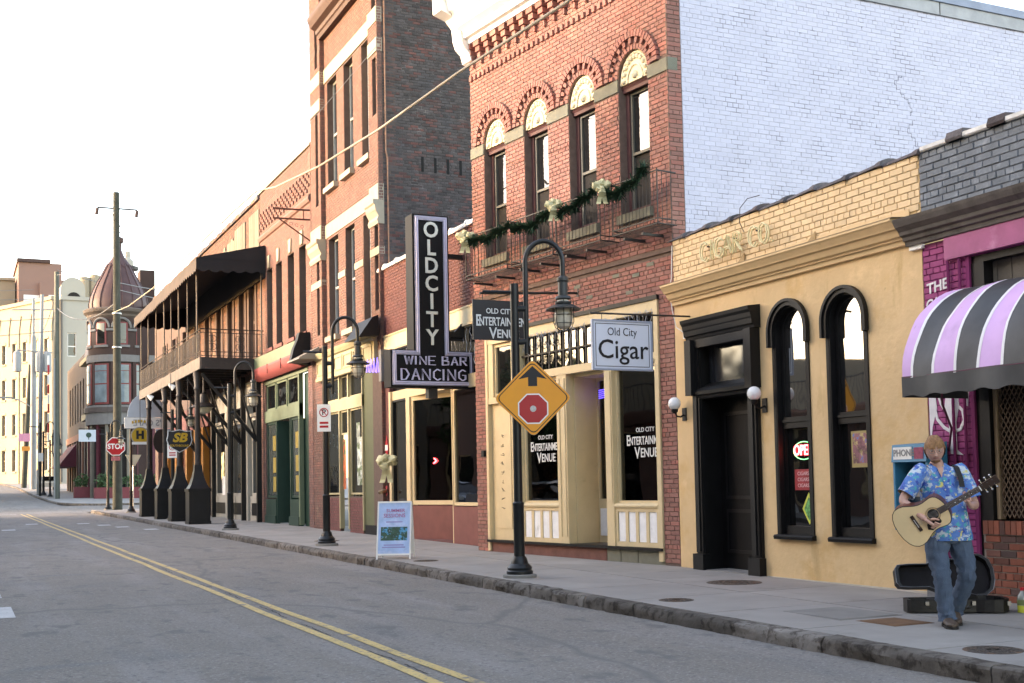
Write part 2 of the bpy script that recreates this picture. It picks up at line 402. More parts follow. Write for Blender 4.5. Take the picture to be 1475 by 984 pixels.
for x, y in ((5.0, 47.8), (5.35, 45.2), (5.9, 42.0), (4.5, 50.5), (2.65, 51.8), (1.55, 45.6)): marking('road_marking', x, x+.45, y, y+.9, m_wpaint, 0)
marking('road_marking', .2, .68, 15.5, 16.9, m_wpaint, 0); marking('road_marking', .1, .62, 18.3, 19.4, m_wpaint, 0)
rgc = random.Random(31); xx = 3.49; yq = 4.
while yq < 26:
    L_ = rgc.uniform(.5, 1.6); mbk = MB(); P0_ = []
    for i in range(int(L_/.05)):
        xx += rgc.uniform(-.012, .012); xx = min(max(xx, 3.45), 3.53); P0_.append(Vector((xx, yq+.05*i, gz(yq+.05*i)-.1365)))
    for a, b in zip(P0_, P0_[1:]):
        w_ = Vector((rgc.uniform(.003, .011), 0, 0)); mbk.add([a-w_, a+w_, b+w_, b-w_], [(0, 1, 2, 3)])
    mbk.build('road_crack', m_tar, kind='structure'); yq += L_+rgc.uniform(.1, 1.2)
marking('stop_line', .4, 3.1, 70.2, 70.7, m_wpaint, 0); marking('crosswalk_line', -2, 6.7, 72.6, 72.9, m_wpaint, 0)
marking('crosswalk_line', -2, 6.7, 75.2, 75.5, m_wpaint, 0)

# pavement: bed plus one object per slab
m_bed = M('pavement_joint', (.12, .115, .105), .95, .2, 4)
m_slab = M('concrete_slab', (.27, .252, .232), .88, .12, 1.1, .35, 90, rnd=.035, stain=[((.21, .195, .18), 1.6, .58, .14), ((.31, .295, .275), .7, .55, .2), ((.1, .095, .09), 22, .72, .04)])
side_walk = sheet('pavement', [7.0, 8.6, 11.2, 13], [y for y in ys if -14 <= y <= 70]+[70.4], -.02, m_bed)
n = 0
y = -2.
rg = random.Random(3)
while y < 69:
    L_ = 1.55 if y < 45 else 3.1
    for x0, x1 in ((7.0, 8.62), (8.63, 11.1)):
        g = .008; mb = MB(); a, b = y+g, y+L_-g; t = .0015*rg.uniform(-1, 1)
        top = [Vector((x0+g, a, gz(a)+t)), Vector((x1-g, a, gz(a)-t)), Vector((x1-g, b, gz(b)+t)), Vector((x0+g, b, gz(b)-t))]
        bot = [q-Vector((0, 0, .03)) for q in top]
        mb.hexa(bot+top); ctr = Vector(((x0+x1)/2, y+L_/2, gz(y)))
        mb.v = [q-ctr for q in mb.v]
        o = mb.build('slab', m_slab); o.parent = side_walk; o.location = ctr
    y += L_
# kerb stones
m_kerb = M('old_kerb_stone', (.115, .1, .085), .95, .35, 3, 1., 28, rnd=.25, col2=(.15, .135, .12), mix2=.4, stain=((.05, .04, .033), 7, .5, .1))
kerb_bed = MB()
for a in range(-14, 70, 4): kerb_bed.hexa([Vector((x, yy, gz(yy)+z)) for z in (-.19, -.03) for x, yy in ((6.87, a), (6.995, a), (6.995, min(a+4, 70.3)), (6.87, min(a+4, 70.3)))])
kerb = kerb_bed.build('kerb', m_bed, kind='structure')
from mathutils import noise as mnoise
def kerb_stone(p0, p1, inward, parent, rough=.022, nx=9, nz=5, w=.18, hgt=.145):
    """p0,p1 along the face foot; inward = unit vector to the pavement"""
    mb = MB(); rgx = random.Random(int(p0.y*100)); d = (p1-p0); pts = []
    jx = rgx.uniform(-.012, .012); jz = rgx.uniform(-.008, .006)
    prof = [(0, -.02), (0, .035), (-.004, .07), (.0, .105), (.014, .13), (.035, .1425), (w*.6, .1435), (w-.006, .144)]
    n0 = len(prof)
    for i in range(nx+1):
        for k, (o, z) in enumerate(prof):
            p = p0+d*(i/nx*.99+.005)+inward*(o+jx)+Vector((0, 0, z*hgt/.145+jz*(z > .1)))
            q = p*6
            nn = mnoise.fractal(q, 1, 2, 4)
            amp = rough if k < 5 else rough*.25
            if i in (0, nx): amp *= .8; p += inward*(.008 if k < 6 else 0)
            p += -inward*(nn*amp)+Vector((0, 0, mnoise.noise(q*1.7+Vector((9, 0, 0)))*rough*.22))
            pts.append(p)
    fs = [(i*n0+k, i*n0+k+1, (i+1)*n0+k+1, (i+1)*n0+k) for i in range(nx) for k in range(n0-1)]
    fs += [tuple(range(n0-1, -1, -1)), tuple(range(nx*n0, nx*n0+n0))]
    ctr = (p0+p1)/2
    mb.add([q-ctr for q in pts], fs); mb.sm = True
    o = mb.build('kerb_stone', m_kerb); o.parent = parent; o.location = ctr-wloc(parent); return o
y = 2.
while y < 67.5:
    L_ = rg.uniform(.75, 1.9) if y < 40 else 2.2
    y1 = min(y+L_, 67.5)
    kerb_stone(Vector((6.82, y, gz(y)-.14)), Vector((6.82, y1, gz(y1)-.14)), Vector((1, 0, 0)), kerb, nx=12 if y < 25 else 5, rough=.045 if y < 40 else .02)
    y = y1
pts = [(6.82+3*(1-cos(a)), 67.5+3*sin(a)) for a in [pi/2*i/5 for i in range(6)]]+[(13., 70.5), (17, 70.5)]
mbc = MB()
for (a, b), (c, d) in zip(pts, pts[1:]):
    t = Vector((c-a, d-b, 0)).normalized(); inn = Vector((t.y, -t.x, 0))
    kerb_stone(Vector((a, b, gz(b)-.14)), Vector((c, d, gz(d)-.14)), inn, kerb, nx=4, rough=.012)
ring = [(7.0, 67.4)]+[(6.82+3*(1-cos(a))+.17*cos(a)*0+.15, 67.5+2.84*sin(a)) for a in [pi/2*i/5 for i in range(6)]]+[(13, 70.34), (13, 67.4)]
mbc = MB(); mbc.prism([Vector((a, b, gz(b)-.1)) for a, b in ring], [Vector((a, b, gz(b)-.004)) for a, b in ring]); mbc.build('pavement_corner', m_slab, side_walk)
# next block beyond the side street
ring = [(60, 85.2), (9.6, 85.2), (8.2, 85.9), (7.2, 87.5), (6.6, 90), (6.35, 96), (6.25, 110), (6.4, 128), (6.6, 150), (6.2, 170), (5.6, 186), (60, 186)]
def far_block():
    mb = MB()
    inner = [(60, 85.35), (9.65, 85.35), (8.3, 86.05), (7.35, 87.6), (6.76, 90), (6.51, 96), (6.41, 110), (6.56, 128), (6.76, 150), (6.36, 170), (5.76, 186), (60, 186)]
    # strips so the surface follows the slope
    for (a, b), (c, d) in zip(inner[1:], inner[2:-1]):
        mb.add([Vector((a, b, gz(b))), Vector((60, b, gz(b))), Vector((60, d, gz(d))), Vector((c, d, gz(d)))], [(0, 1, 2, 3)])
    o = mb.build('far_pavement', m_slab, kind='structure')
    k = MB().build('far_kerb', m_kerb, kind='structure')
    for (a, b), (c, d) in zip(ring[:-2], ring[1:-1]):
        t = Vector((c-a, d-b, 0)).normalized(); inn = Vector((t.y, -t.x, 0))
        n_ = max(1, min(8, int(hypot(c-a, d-b)/4)))
        for i in range(n_):
            p = Vector((a+(c-a)*i/n_, b+(d-b)*i/n_, 0)); q = Vector((a+(c-a)*(i+1)/n_, b+(d-b)*(i+1)/n_, 0))
            p.z = gz(p.y)-.14; q.z = gz(q.y)-.14
            kerb_stone(p, q, inn, k, nx=2, rough=.01)
far_block()
# covers in the pavement
m_cast = M('cast_iron_cover', (.075, .06, .05), .7, .3, 12, .5, 90, stain=((.13, .075, .045), 6, .5, .15))
def cover(x, y, r, label, group=None):
    mb = MB(); z = gz(y)
    mb.lathe((x, y, z), [(r, -.01), (r, .004), (r-.02, .007), (r-.022, .003), (1e-4, .003)], 32)
    t = mb.build('manhole_cover', m_cast, label=label, cat='manhole cover', loc=(x, y, z), group=group)
    st = MB()
    for i in range(5):
        for k in range(12):
            a = 2*pi*(k+i*.5)/12; rr = r*(.16+.16*i)
            st.fbox(Fr(x+rr*cos(a), y+rr*sin(a), (cos(a), sin(a)), (-sin(a), cos(a))), -.012, .012, -.02, .02, z+.002, z+.0065)
    st.build('tread', m_cast, t)
cover(9.27, 13.05, .36, 'large round cast iron cover in the pavement in front of the black doorway')
cover(7.44, 7.02, .23, 'round iron cover near the kerb at the bottom right corner')
cover(7.45, 11.62, .2, 'small round iron cover near the kerb between the door and the stop ahead sign')
cover(7.45, 19.6, .22, 'dark round cover in the pavement right of the poster board')
cover(7.7, 21.6, .2, 'round iron cover in the pavement behind the poster board'); 
cover(8.0, 27.6, .3, 'dark round cover beside the foot of the second lamp post')
def flatlid(x0, x1, y0, y1, mat, name, label, cat):
    z = gz(y0); mb = MB(); mb.box(x0, x1, y0, y1, z-.01, z+.005); mb.box(x0+.03, x1-.03, y0+.03, y1-.03, z+.005, z+.009)
    mb.build(name, mat, label=label, cat=cat, loc=(x0, y0, z))
m_rust = M('rusty_plate', (.16, .085, .045), .8, .3, 8, .4, 60)
flatlid(7.82, 8.3, 8.52, 9.05, m_rust, 'pavement_lid', 'rusty rectangular utility lid in the pavement left of the guitarist', 'utility lid')
flatlid(7.72, 8.5, 9.15, 10.1, M('concrete_lid', (.21, .2, .185), .9, .12, 3, .3, 60), 'pavement_lid', 'wide pale concrete vault lid flush with the pavement', 'vault lid')
# ================================================================ YELLOW BUILDING (cigar shop)
YB = thing('shop_building', (10.2, 13.1, .09), 'one storey ochre yellow shop with black door surround and two tall black arched windows', 'building')
F = street(10.2)
m_yel = M('ochre_stucco', (.66, .46, .245), .85, .08, 1.4, .8, 14, stain=[((.60, .385, .17), 1.1, .54, .14), ((.74, .52, .28), 2.3, .58, .12), ((.36, .22, .09), 5, .70, .05, .4), ((.50, .33, .15), 2.2, .60, .12, .22), ((.40, .27, .13), 9, .70, .04, .5)])
m_yelb = M('ochre_painted_brick', (.70, .52, .31), .8, .07, 5, .35, 70, rnd=.07, stain=((.3, .17, .08), 14, .71, .04))
m_yelj = M('ochre_mortar', (.50, .35, .18), .9, .15, 8, stain=((.16, .09, .05), 4, .55, .08))
m_ytrim = M('ochre_trim_paint', (.64, .45, .24), .6, .06, 5, .15, 40, stain=((.3, .18, .08), 9, .68, .05))
W = [(12.52, 13.29), (11.40, 12.17)]     # outer edges of the two arched frames
DH = (13.58, 15.24)
ZB = 4.46
mb = core(F, 10.45, 15.74, .0, ZB, -.35, 0, [(DH[0]+.18, DH[1]-.18, 0, 3.5), (W[0][0]+.06, W[0][1]-.06, .68, 3.8), (W[1][0]+.06, W[1][1]-.06, .68, 3.8)])
for a, b in W:
    archcap(mb, F, (a+b)/2, (b-a)/2-.06, 3.8-(b-a)/2+.06-.01, 3.8, (b-a)/2-.06, -.35, -.001)
mb.build('wall', m_yel, YB)
# cracked low plaster band and base trim
mb = MB(); mb.fbox(F, 10.45, 13.55, 0, .012, .05, .10); mb.build('plinth_strip', M('pale_base_line', (.5, .45, .38), .9, .2, 4), YB)
core(F, 10.45, 15.74, ZB, 5.2, -.33, -.012).build('parapet', m_yelj, YB)
bricks(F, 10.45, 15.74, ZB, 5.2, m_yelb, YB, o=-.012, nind=300, seed=4, t=.013, h=.0785, L=.225, holes=[(10.5, 15.5, ZB, ZB+.07)])
# cement flashing above the cornice with lifted edges
rg = random.Random(8)
mb = MB(); pts = []
x = 10.62; top = []
while x < 15.7: top.append((x, 4.60+rg.uniform(-.015, .01)-(.0 if x < 13 else .03))); x += rg.uniform(.15, .4)
mb.fprism(F, [(10.62, 4.44)]+top+[(15.7, 4.57), (15.7, 4.44)], -.02, .012); mb.build('flashing', m_ytrim, YB)
mb = MB()
for s in (12.4, 13.95): mb.fprism(F, [(s-.10, 4.50), (s+.12, 4.50), (s-.10, 4.66)], .013, .03)
mb.build('loose_flashing', M('lifted_flashing', (.38, .26, .13), .8, .2, 9), YB)
prof = [(0, 4.16), (.05, 4.165), (.06, 4.22), (.09, 4.225), (.095, 4.245), (.13, 4.26), (.155, 4.31), (.165, 4.335), (.20, 4.345), (.21, 4.365), (.25, 4.42), (.27, 4.44), (.27, 4.465), (0, 4.49)]
MB().fprof(F, prof, 10.66, 15.72).build('cornice', m_ytrim, YB)
MB().fprof(F, [(.0, 4.491), (.275, 4.467), (.275, 4.475), (0, 4.50)], 10.63, 15.74).build('cornice_cap', M('weathered_lead', (.28, .19, .11), .7, .3, 6), YB)
# clay coping tiles
m_cop = M('tarred_coping_tile', (.085, .075, .078), .75, .4, 9, .8, 30, rnd=.4, col2=(.055, .04, .04), mix2=.35, stain=((.24, .22, .2), 14, .64, .06))
y = 10.42; k = 0
while y < 15.75:
    L_ = .62; mb = MB(); h = .018 if k % 2 else 0
    R0, R1 = .20, .175
    n = 8; r0 = []; r1 = []
    for q in range(n+1):
        a = pi*q/n
        r0.append(F.P(y, -.17+R0*cos(a)*1.05, 5.19+h+.085*sin(a)+.01)); r1.append(F.P(y+L_+.015, -.17+R1*cos(a)*1.05, 5.19+.07*sin(a)))
    mb.prism(r0, r1); 
    rc = [F.P(y-.01, -.17+(R0+.025)*cos(pi*q/n)*1.05, 5.185+h+.115*sin(pi*q/n)) for q in range(n+1)]
    rd = [F.P(y+.075, -.17+(R0+.025)*cos(pi*q/n)*1.05, 5.185+h+.115*sin(pi*q/n)) for q in range(n+1)]
    mb.prism(rc, rd); mb.sm = True
    mb.build('coping_tile', m_cop, YB); y += L_; k += 1
# door surround
def jamb(name, s0, s1, flute):
    mb = MB(); mb.fbox(F, s0, s1, -.02, .05, .32, 3.56)
    w_ = s1-s0
    mb.fbox(F, s0+.02, s1-.02, .05, .075, .36, 3.5); mb.fbox(F, s0+w_*.32, s1-w_*.32, .075, .095, .38, 3.46)
    p = mb.build(name, m_black, YB)
    MB().fbox(F, s0-.025, s1+.025, -.02, .115, .09, .34).build('plinth_block', m_black, p)
jamb('door_jamb', DH[0]+.03, DH[0]+.25, 0); jamb('door_jamb', DH[1]-.25, DH[1]-.03, 0)
mb = MB()
mb.fprof(F, [(-.02, 3.56), (.11, 3.56), (.12, 3.6), (.15, 3.62), (.16, 3.69), (.17, 3.71), (.18, 3.77), (.21, 3.81), (.22, 3.86), (-.02, 3.89)], DH[0]-.03, DH[1]+.03)
mb.build('entablature', m_black, YB)
mb = MB()   # box hood around the transom
for a, b in ((DH[0]+.0, DH[0]+.16), (DH[1]-.16, DH[1])): mb.fbox(F, a, b, 0.0, .17, 2.72, 3.555)
mb.fbox(F, DH[0]+.16, DH[1]-.16, .02, .10, 3.43, 3.555)
mb.fprof(F, [(-.12, 2.66), (.06, 2.66), (.075, 2.7), (.115, 2.72), (.12, 2.77), (.06, 2.82), (-.12, 2.9)], DH[0]+.16, DH[1]-.16)
mb.build('transom_frame', m_black, YB)
MB().fbox(F, DH[0]+.25, DH[1]-.25, -.14, -.12, 2.86, 3.45).build('transom_pane', glass('transom_glass', (.02, .022, .026), .12, 1.9, .4), YB)
mb = MB()
mb.fbox(F, DH[0]+.2, DH[1]-.2, -.36, -.30, .115, 2.66)
dr = mb.build('door', M('door_black', (.003, .003, .0035), .6, .3, 4, .2, 30, spec=.2), YB)
mb = MB()
for a in (DH[0]+.181, DH[1]-.211): mb.fbox(F, a, a+.03, -.36, .04, .10, 3.54)
mb.fbox(F, DH[0]+.211, DH[1]-.211, -.36, -.30, 2.66, 3.5); mb.build('door_lining', m_black, YB)
for zz0, zz1 in ((.35, 1.0), (1.15, 2.45)):
    frame4(MB(), F, 14.05, 14.9, zz0, zz1, .05, -.30, -.285).build('door_panel', m_black, dr)
MB().ball(F.P(14.0, -.26, 1.12), .03).build('door_knob', m_iron, dr)
MB().fbox(F, DH[0]+.25, DH[1]-.25, -.3, .06, .07, .112).build('door_step', M('stone_step', (.2, .19, .18), .8, .15, 5), YB)
# arched windows
def yarch(s0, s1, first):
    sc = (s0+s1)/2; R = (s1-s0)/2; zs = 3.44; zb = .68
    W_ = thing('arched_window', (10.2, sc, zb), None, None); W_.parent = YB; W_.location = Vector((10.2, sc, zb))-wloc(YB)
    def arc_pts(r, z0, n=18): return [(sc-r, z0)]+[(sc-r*cos(pi*i/n), zs+r*sin(pi*i/n)) for i in range(n+1)]+[(sc+r, z0)]
    def ringstrip(mb, ra, rb, z0, o0, o1):
        A = arc_pts(ra, z0); B = arc_pts(rb, z0)
        for i in range(len(A)-1): mb.fprism(F, [A[i], A[i+1], B[i+1], B[i]], o0, o1)
        return mb
    f = ringstrip(MB(), R-.075, R-.055, zb, -.3, .015); ringstrip(f, R-.055, R-.0, zb, -.02, .02)
    f.build('window_frame', m_black, W_)
    hd = ringstrip(MB(), R-.055, R+.02, zs-.2, .02, .06); ringstrip(hd, R-.0, R+.04, zs-.2, .02, .085)
    hd.build('hood_mould', m_black, W_)
    ins = ringstrip(MB(), R-.115, R-.075, zb, -.3, -.07)
    ins.fbox(F, sc-R+.1, sc+R-.1, -.3, -.05, 2.12, 2.27); ins.fbox(F, sc-R+.1, sc+R-.1, -.3, -.03, 2.20, 2.235)
    ins.fbox(F, sc-R+.1, sc+R-.1, -.3, -.05, zb, zb+.12)
    ins.build('sash', m_black, W_)
    MB().fprof(F, [(-.3, zb-.06), (.07, zb-.06), (.08, zb-.02), (.06, zb), (-.3, zb+.03)], sc-R-.02, sc+R+.02).build('sill', m_black, W_)
    p = [(sc-R+.1, 2.25)]+[(sc-(R-.1)*cos(pi*i/18), zs+(R-.1)*sin(pi*i/18)) for i in range(19)]+[(sc+R-.1, 2.25)]
    MB().fprism(F, p, -.12, -.10).build('upper_pane', m_glass_y, W_)
    MB().fbox(F, sc-R+.1, sc+R-.1, -.13, -.11, zb+.1, 2.13).build('lower_pane', m_glass, W_)
    return W_
m_glass_y = glass('arched_pane_glass', (.012, .012, .012), .02, 3.4, .06)
w1 = yarch(*W[0], True); w2 = yarch(*W[1], False)
m_neonr = M('red_neon', (1, .05, .06), .5, 0, emit=3.2); m_neong = M('green_neon', (.1, .6, .25), .5, 0, emit=.5)
# signs behind the panes
on = thing('neon_sign', F.P(12.99, -.235, 1.81), 'small red neon OPEN sign low in the left arched window', 'neon sign')
txt('OPEN', .2, F.P(12.83, -.10, 1.81), (0, -1, 0), (0, 0, 1), m_neonr, on, .006, sx=.8, off=.002)
mbn = MB(); mbn.tube([F.P(12.83+.21*cos(2*pi*i/20), -.10, 1.81+.12*sin(2*pi*i/20)) for i in range(20)], .006, 5, closed=True); mbn.build('neon_tube', m_neong, on)
rs = thing('window_notice', F.P(12.82, -.24, 1.5), 'red lettered notice under the OPEN sign', 'notice')
MB().fbox(F, 12.68, 13.04, -.108, -.106, 1.28, 1.56).build('sheet', M('notice_red', (.35, .02, .03), .5, .3, 20), rs)
for i in range(3): txt('CIGARS', .07, F.P(12.86, -.103, 1.50-.08*i), (0, -1, 0), (0, 0, 1), M('notice_text', (.8, .5, .5), .5), rs, .001, name='print')
ds = thing('window_notice', F.P(12.7, -.24, 1.0), 'yellow and green diamond sticker low in the left arched window', 'notice')
MB().fprism(F, [(12.76, .82), (12.62, 1.03), (12.76, 1.25), (12.9, 1.03)], -.108, -.105).build('sheet', M('sticker_yellow', (.6, .6, .08), .5), ds)
MB().fprism(F, [(12.76, .87), (12.66, 1.03), (12.76, 1.19), (12.86, 1.03)], -.105, -.103).build('print', M('sticker_green', (.1, .35, .1), .5, .8, 20), ds)
po = thing('window_poster', F.P(11.62, -.24, 1.9), 'colourful framed poster in the right arched window', 'poster')
MB().fbox(F, 11.55, 11.89, -.108, -.104, 1.56, 2.02).build('sheet', M('poster_border', (.35, .26, .1), .5), po)
MB().fbox(F, 11.58, 11.86, -.104, -.102, 1.61, 1.99).build('print', M('poster_print', (.3, .08, .05), .5, .7, 9, col2=(.1, .15, .3), stain=[((.45, .33, .15), 11, .52, .05), ((.05, .12, .3), 9, .6, .05)]), po)
# globe lamps
m_globe = M('opal_globe', (.80, .80, .80), .25, .02, 3)
for s, lab in ((15.52, 'white globe wall lamp left of the black door'), (13.50, 'white globe wall lamp between the door and the left arched window')):
    g = thing('wall_lamp', F.P(s, 0, 2.45), lab, 'wall lamp', group='globe lamps beside the black door')
    MB().fbox(F, s-.05, s+.05, 0, .02, 2.36, 2.56).build('back_plate', m_black, g)
    mb = MB(); mb.tube([F.P(s, .02, 2.45), F.P(s, .08, 2.42), F.P(s, .15, 2.43), F.P(s, .185, 2.50)], .014, 8); mb.lathe(F.P(s, .185, 2.5), [(.02, -.03), (.05, 0), (.055, .035), (.04, .04)], 14); mb.sm = True
    mb.build('bracket', m_black, g)
    mb = MB().ball(F.P(s, .185, 2.625), .098, 24); mb.sm = True; mb.build('globe', m_globe, g)
# CIGAR CO. open neon letters
m_tube = M('unlit_neon_tube', (.60, .55, .30), .3, .05, 3)
cg = thing('neon_sign', F.P(14.0, .08, 4.85), 'unlit pale yellow neon letters CIGAR CO. on the brick parapet', 'neon sign')
txt_pts = {'C': [[(.62,.85),(.45,1),(.18,.92),(.02,.6),(.05,.3),(.2,.04),(.45,.0),(.62,.15)]], 'I': [[(.2,0),(.2,1)]],
 'G': [[(.64,.85),(.45,1),(.18,.92),(.02,.6),(.05,.3),(.2,.04),(.45,.0),(.64,.15),(.64,.42),(.4,.42)]],
 'A': [[(0,0),(.32,1),(.64,0)],[(.12,.36),(.52,.36)]], 'R': [[(.05,0),(.05,1),(.4,1),(.55,.85),(.5,.6),(.05,.52)],[(.25,.52),(.6,0)]],
 'O': [[(.35,1),(.12,.88),(.02,.5),(.12,.12),(.35,0),(.58,.12),(.68,.5),(.58,.88),(.35,1)]], '.': [[(.1,0),(.16,.05)]]}
cx = 14.83
for ch in 'CIGAR CO.':
    if ch == ' ': cx -= .13; continue
    for st in txt_pts[ch]:
        for dd in (0, .05):
            mb = MB(); mb.tube([F.P(cx-.29*px-dd*.3, .075+dd, 4.685+.275*pz+dd*.2) for px, pz in st], .0108, 6); mb.sm = True
            mb.build('letter', m_tube, cg)
    cx -= {'I': .13, '.': .1}.get(ch, .235)
for s in (14.7, 14.05, 13.5):
    MB().fbox(F, s-.01, s+.01, -.01, .07, 4.9, 4.92).build('standoff', m_iron, cg)
cb = MB(); cb.tube([F.P(13.8, .05, 4.95), F.P(13.85, .09, 5.1), F.P(13.84, .08, 5.3), F.P(13.74, .02, 5.42), F.P(13.55, -.05, 5.43)], .006, 5); cb.build('cable', m_iron, cg)
# loose white cable down the joint with the brick building
cb = MB(); cb.tube([F.P(15.71, .03, 5.12), F.P(15.72, .05, 4.6), F.P(15.78, .06, 4.45), F.P(15.72, .05, 4.1), F.P(15.62, .05, 3.82), F.P(15.35, .12, 3.72), F.P(15.2, .14, 3.62)], .008, 5)
cb.build('cable', M('white_cable', (.6, .6, .6), .6), None, label='loose white cable hanging down the left edge of the ochre wall', cat='cable', loc=(10.15, 15.7, 4.5))
MB().fbox(F, 15.40, 15.47, 0, .03, 3.62, 3.74).build('junction_box', m_white, YB)

# ================================================================ PINK AND GREY BUILDING
PB = thing('shop_building', (10.2, 7, .05), 'magenta painted brick shop with dark grey parapet at the right edge', 'building')
m_pink = M('magenta_painted_brick', (.30, .045, .155), .7, .12, 3, .4, 50, rnd=.12, stain=[((.40, .10, .24), 3, .58, .12), ((.2, .02, .09), 6, .66, .06)])
m_pinkj = M('magenta_mortar', (.17, .02, .09), .9, .1, 6)
m_gry = M('blue_grey_painted_brick', (.15, .175, .20), .75, .15, 5, .5, 40, rnd=.12, stain=[((.21, .235, .26), 5, .55, .12), ((.3, .07, .05), 7, .735, .02), ((.045, .052, .06), 9, .66, .08)])
m_gryj = M('blue_grey_mortar', (.09, .10, .115), .9, .2, 8)
m_grtrim = M('weathered_grey_moulding', (.095, .082, .072), .7, .3, 5, .3, 40, stain=((.05, .04, .035), 4, .55, .15))
OP = (4.5, 9.78)
mb = core(F, 4, 10.445, 0, 4.12, -.35, -.011, [(OP[0], OP[1], 0, 3.86)]); mb.build('wall', m_pinkj, PB)
bricks(F, 9.79, 10.445, .07, 4.12, m_pink, PB, o=-.011, seed=11, nind=300, h=.0725)
core(F, 4, 10.445, 4.4, 5.2, -.33, -.01).build('parapet', m_gryj, PB)
bricks(F, 4, 10.445, 4.4, 5.2, m_gry, PB, o=-.01, seed=12, nind=240, L=.24, h=.08, jit=.8)
MB().fprof(F, [(-.35, 5.2), (.03, 5.2), (.045, 5.215), (.04, 5.26), (-.35, 5.28)], 4, 10.38).build('coping', M('white_coping', (.55, .55, .53), .6, .2, 9), PB)
for s in (9.95, 9.35, 8.7):
    mb = MB(); mb.fprof(F, [(-.36, 5.2), (.05, 5.2), (.06, 5.23), (.03, 5.31), (-.36, 5.34)], s-.22, s+.02); mb.build('coping_patch', m_cop, PB)
MB().fprof(F, [(0, 4.13), (.08, 4.13), (.09, 4.18), (.12, 4.19), (.13, 4.23), (.17, 4.25), (.18, 4.29), (.24, 4.34), (.27, 4.4), (.28, 4.43), (0, 4.46)], 4, 10.62).build('cornice', m_grtrim, PB)
MB().fbox(F, 4, 10.05, .0, .06, 3.87, 4.125).build('fascia', M('magenta_fascia', (.36, .09, .2), .6, .15, 3, .4, 15, stain=((.5, .2, .33), 2, .56, .2)), PB)
MB().fbox(F, 10.4, 10.6, .0, .05, 4.08, 4.16).build('patch', m_white, PB)
for s in (9.86, 10.03): MB().tube([F.P(s, .03, 3.86), F.P(s, .03, 1.2)], .018, 6).build('conduit', m_pinkj, PB)
MB().fbox(F, 9.74, 9.79, -.3, .01, .0, 3.87).build('reveal', m_pinkj, PB)
m_wb = M('old_grey_boards', (.11, .10, .082), .85, .2, 3, .4, 60, rnd=.25)
s = 4.5
while s < 9.55: 
    MB().fbox(F, s+.006, s+.194, -.2, -.16, 2.4, 3.8).build('board', m_wb, PB); s += .2
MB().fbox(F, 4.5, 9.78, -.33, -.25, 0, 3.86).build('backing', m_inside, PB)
MB().fbox(F, 4.5, 9.74, -.2, -.03, 3.78, 3.86).build('lintel_frame', m_black, PB)
mb = MB(); mb.fbox(F, 9.56, 9.74, -.24, -.02, .0, 3.78); mb.build('door_post', m_black, PB)
MB().fbox(F, 9.50, 9.545, -.14, -.06, .95, 3.0).build('window_post', M('tan_metal', (.26, .19, .12), .5, .1, 4), PB)
mb = MB()      # expanded-metal screen
n = 0
for s in [4.5+.062*i for i in range(81)]:
    for k in range(21):
        z = .97+.1*k; 
        for sg in (-1, 1):
            a = F.P(s, -.08, z); b = F.P(s+sg*.031, -.08, z+.05); c = F.P(s, -.08, z+.1)
            if s+sg*.031 > 9.5: continue
            for p, q in ((a, b), (b, c)):
                mb.add([p+Vector((0, 0, -.006)), q+Vector((0, 0, -.006)), q+Vector((0, 0, .006)), p+Vector((0, 0, .006)),
                        p+Vector((.012, 0, -.006)), q+Vector((.012, 0, -.006)), q+Vector((.012, 0, .006)), p+Vector((.012, 0, .006))],
                       [(0, 1, 2, 3), (7, 6, 5, 4), (3, 2, 6, 7), (4, 5, 1, 0)])
mb.build('metal_screen', M('brown_steel_mesh', (.17, .12, .085), .6, .2, 6, metal=.3), PB, kind='stuff')
MB().fbox(F, 4.5, 9.5, -.24, -.2, .95, 2.4).build('window_pane', glass('dirty_glass', (.03, .015, .012), .15, 1.5), PB)
m_base = M('mixed_red_brick', (.21, .062, .036), .8, .15, 8, .4, 60, rnd=.3, col2=(.075, .045, .04), mix2=.25)
m_mort = M('grey_mortar', (.22, .19, .165), .95, .15, 8)
core(F, 4.5, 9.70, .0, .78, -.35, -.012).build('base_wall', m_mort, PB)
bricks(F, 4.5, 9.70, .06, .78, m_base, PB, o=-.012, seed=15, nind=200, t=.012, h=.08, L=.21)
core(F, 4.5, 9.70, .78, .93, -.35, -.004).build('sill_bed', m_mort, PB)
s = 4.52
while s < 9.66: 
    MB().fbox(F, s, s+.066, -.05, .02, .79, .935).build('brick', m_base, PB); s += .076
# white painted lettering and figure on the pier
m_wp = M('brushed_white', (.70, .68, .68), .7, .08, 9)
wp = thing('painted_sign', F.P(10.1, .01, 3.2), 'white hand painted words THE CAT\'S on the magenta pier', 'painted sign')
txt('THE', .17, F.P(10.22, .008, 3.60), (0, -1, .10), (0, 0, 1), m_wp, wp, .002, off=.004, sx=1.05)
txt("CAT'S", .165, F.P(10.2, .008, 3.42), (0, -1, .12), (0, 0, 1), m_wp, wp, .002, off=.004, sx=.95)
pf = thing('painted_figure', F.P(10.1, .01, 2.1), 'white painted swirl and limb shapes on the magenta pier behind the guitarist', 'painting')
mb = MB()
mb.fprism(F, [(10.16, 2.36), (9.98, 2.36), (9.97, 2.22), (10.02, 2.02), (10.02, 1.72), (9.93, 1.66), (10.12, 1.68), (10.13, 2.0), (10.19, 2.2)], .0, .004)
mb.fprism(F, [(10.42, 2.34), (10.32, 2.36), (10.3, 2.2), (10.38, 2.0), (10.42, 1.75)], .0, .004)
mb.fprism(F, [(9.9, 2.36), (9.82, 2.36), (9.84, 2.2), (9.9, 2.22)], .0, .004)
mb.build('paint', m_wp, pf)
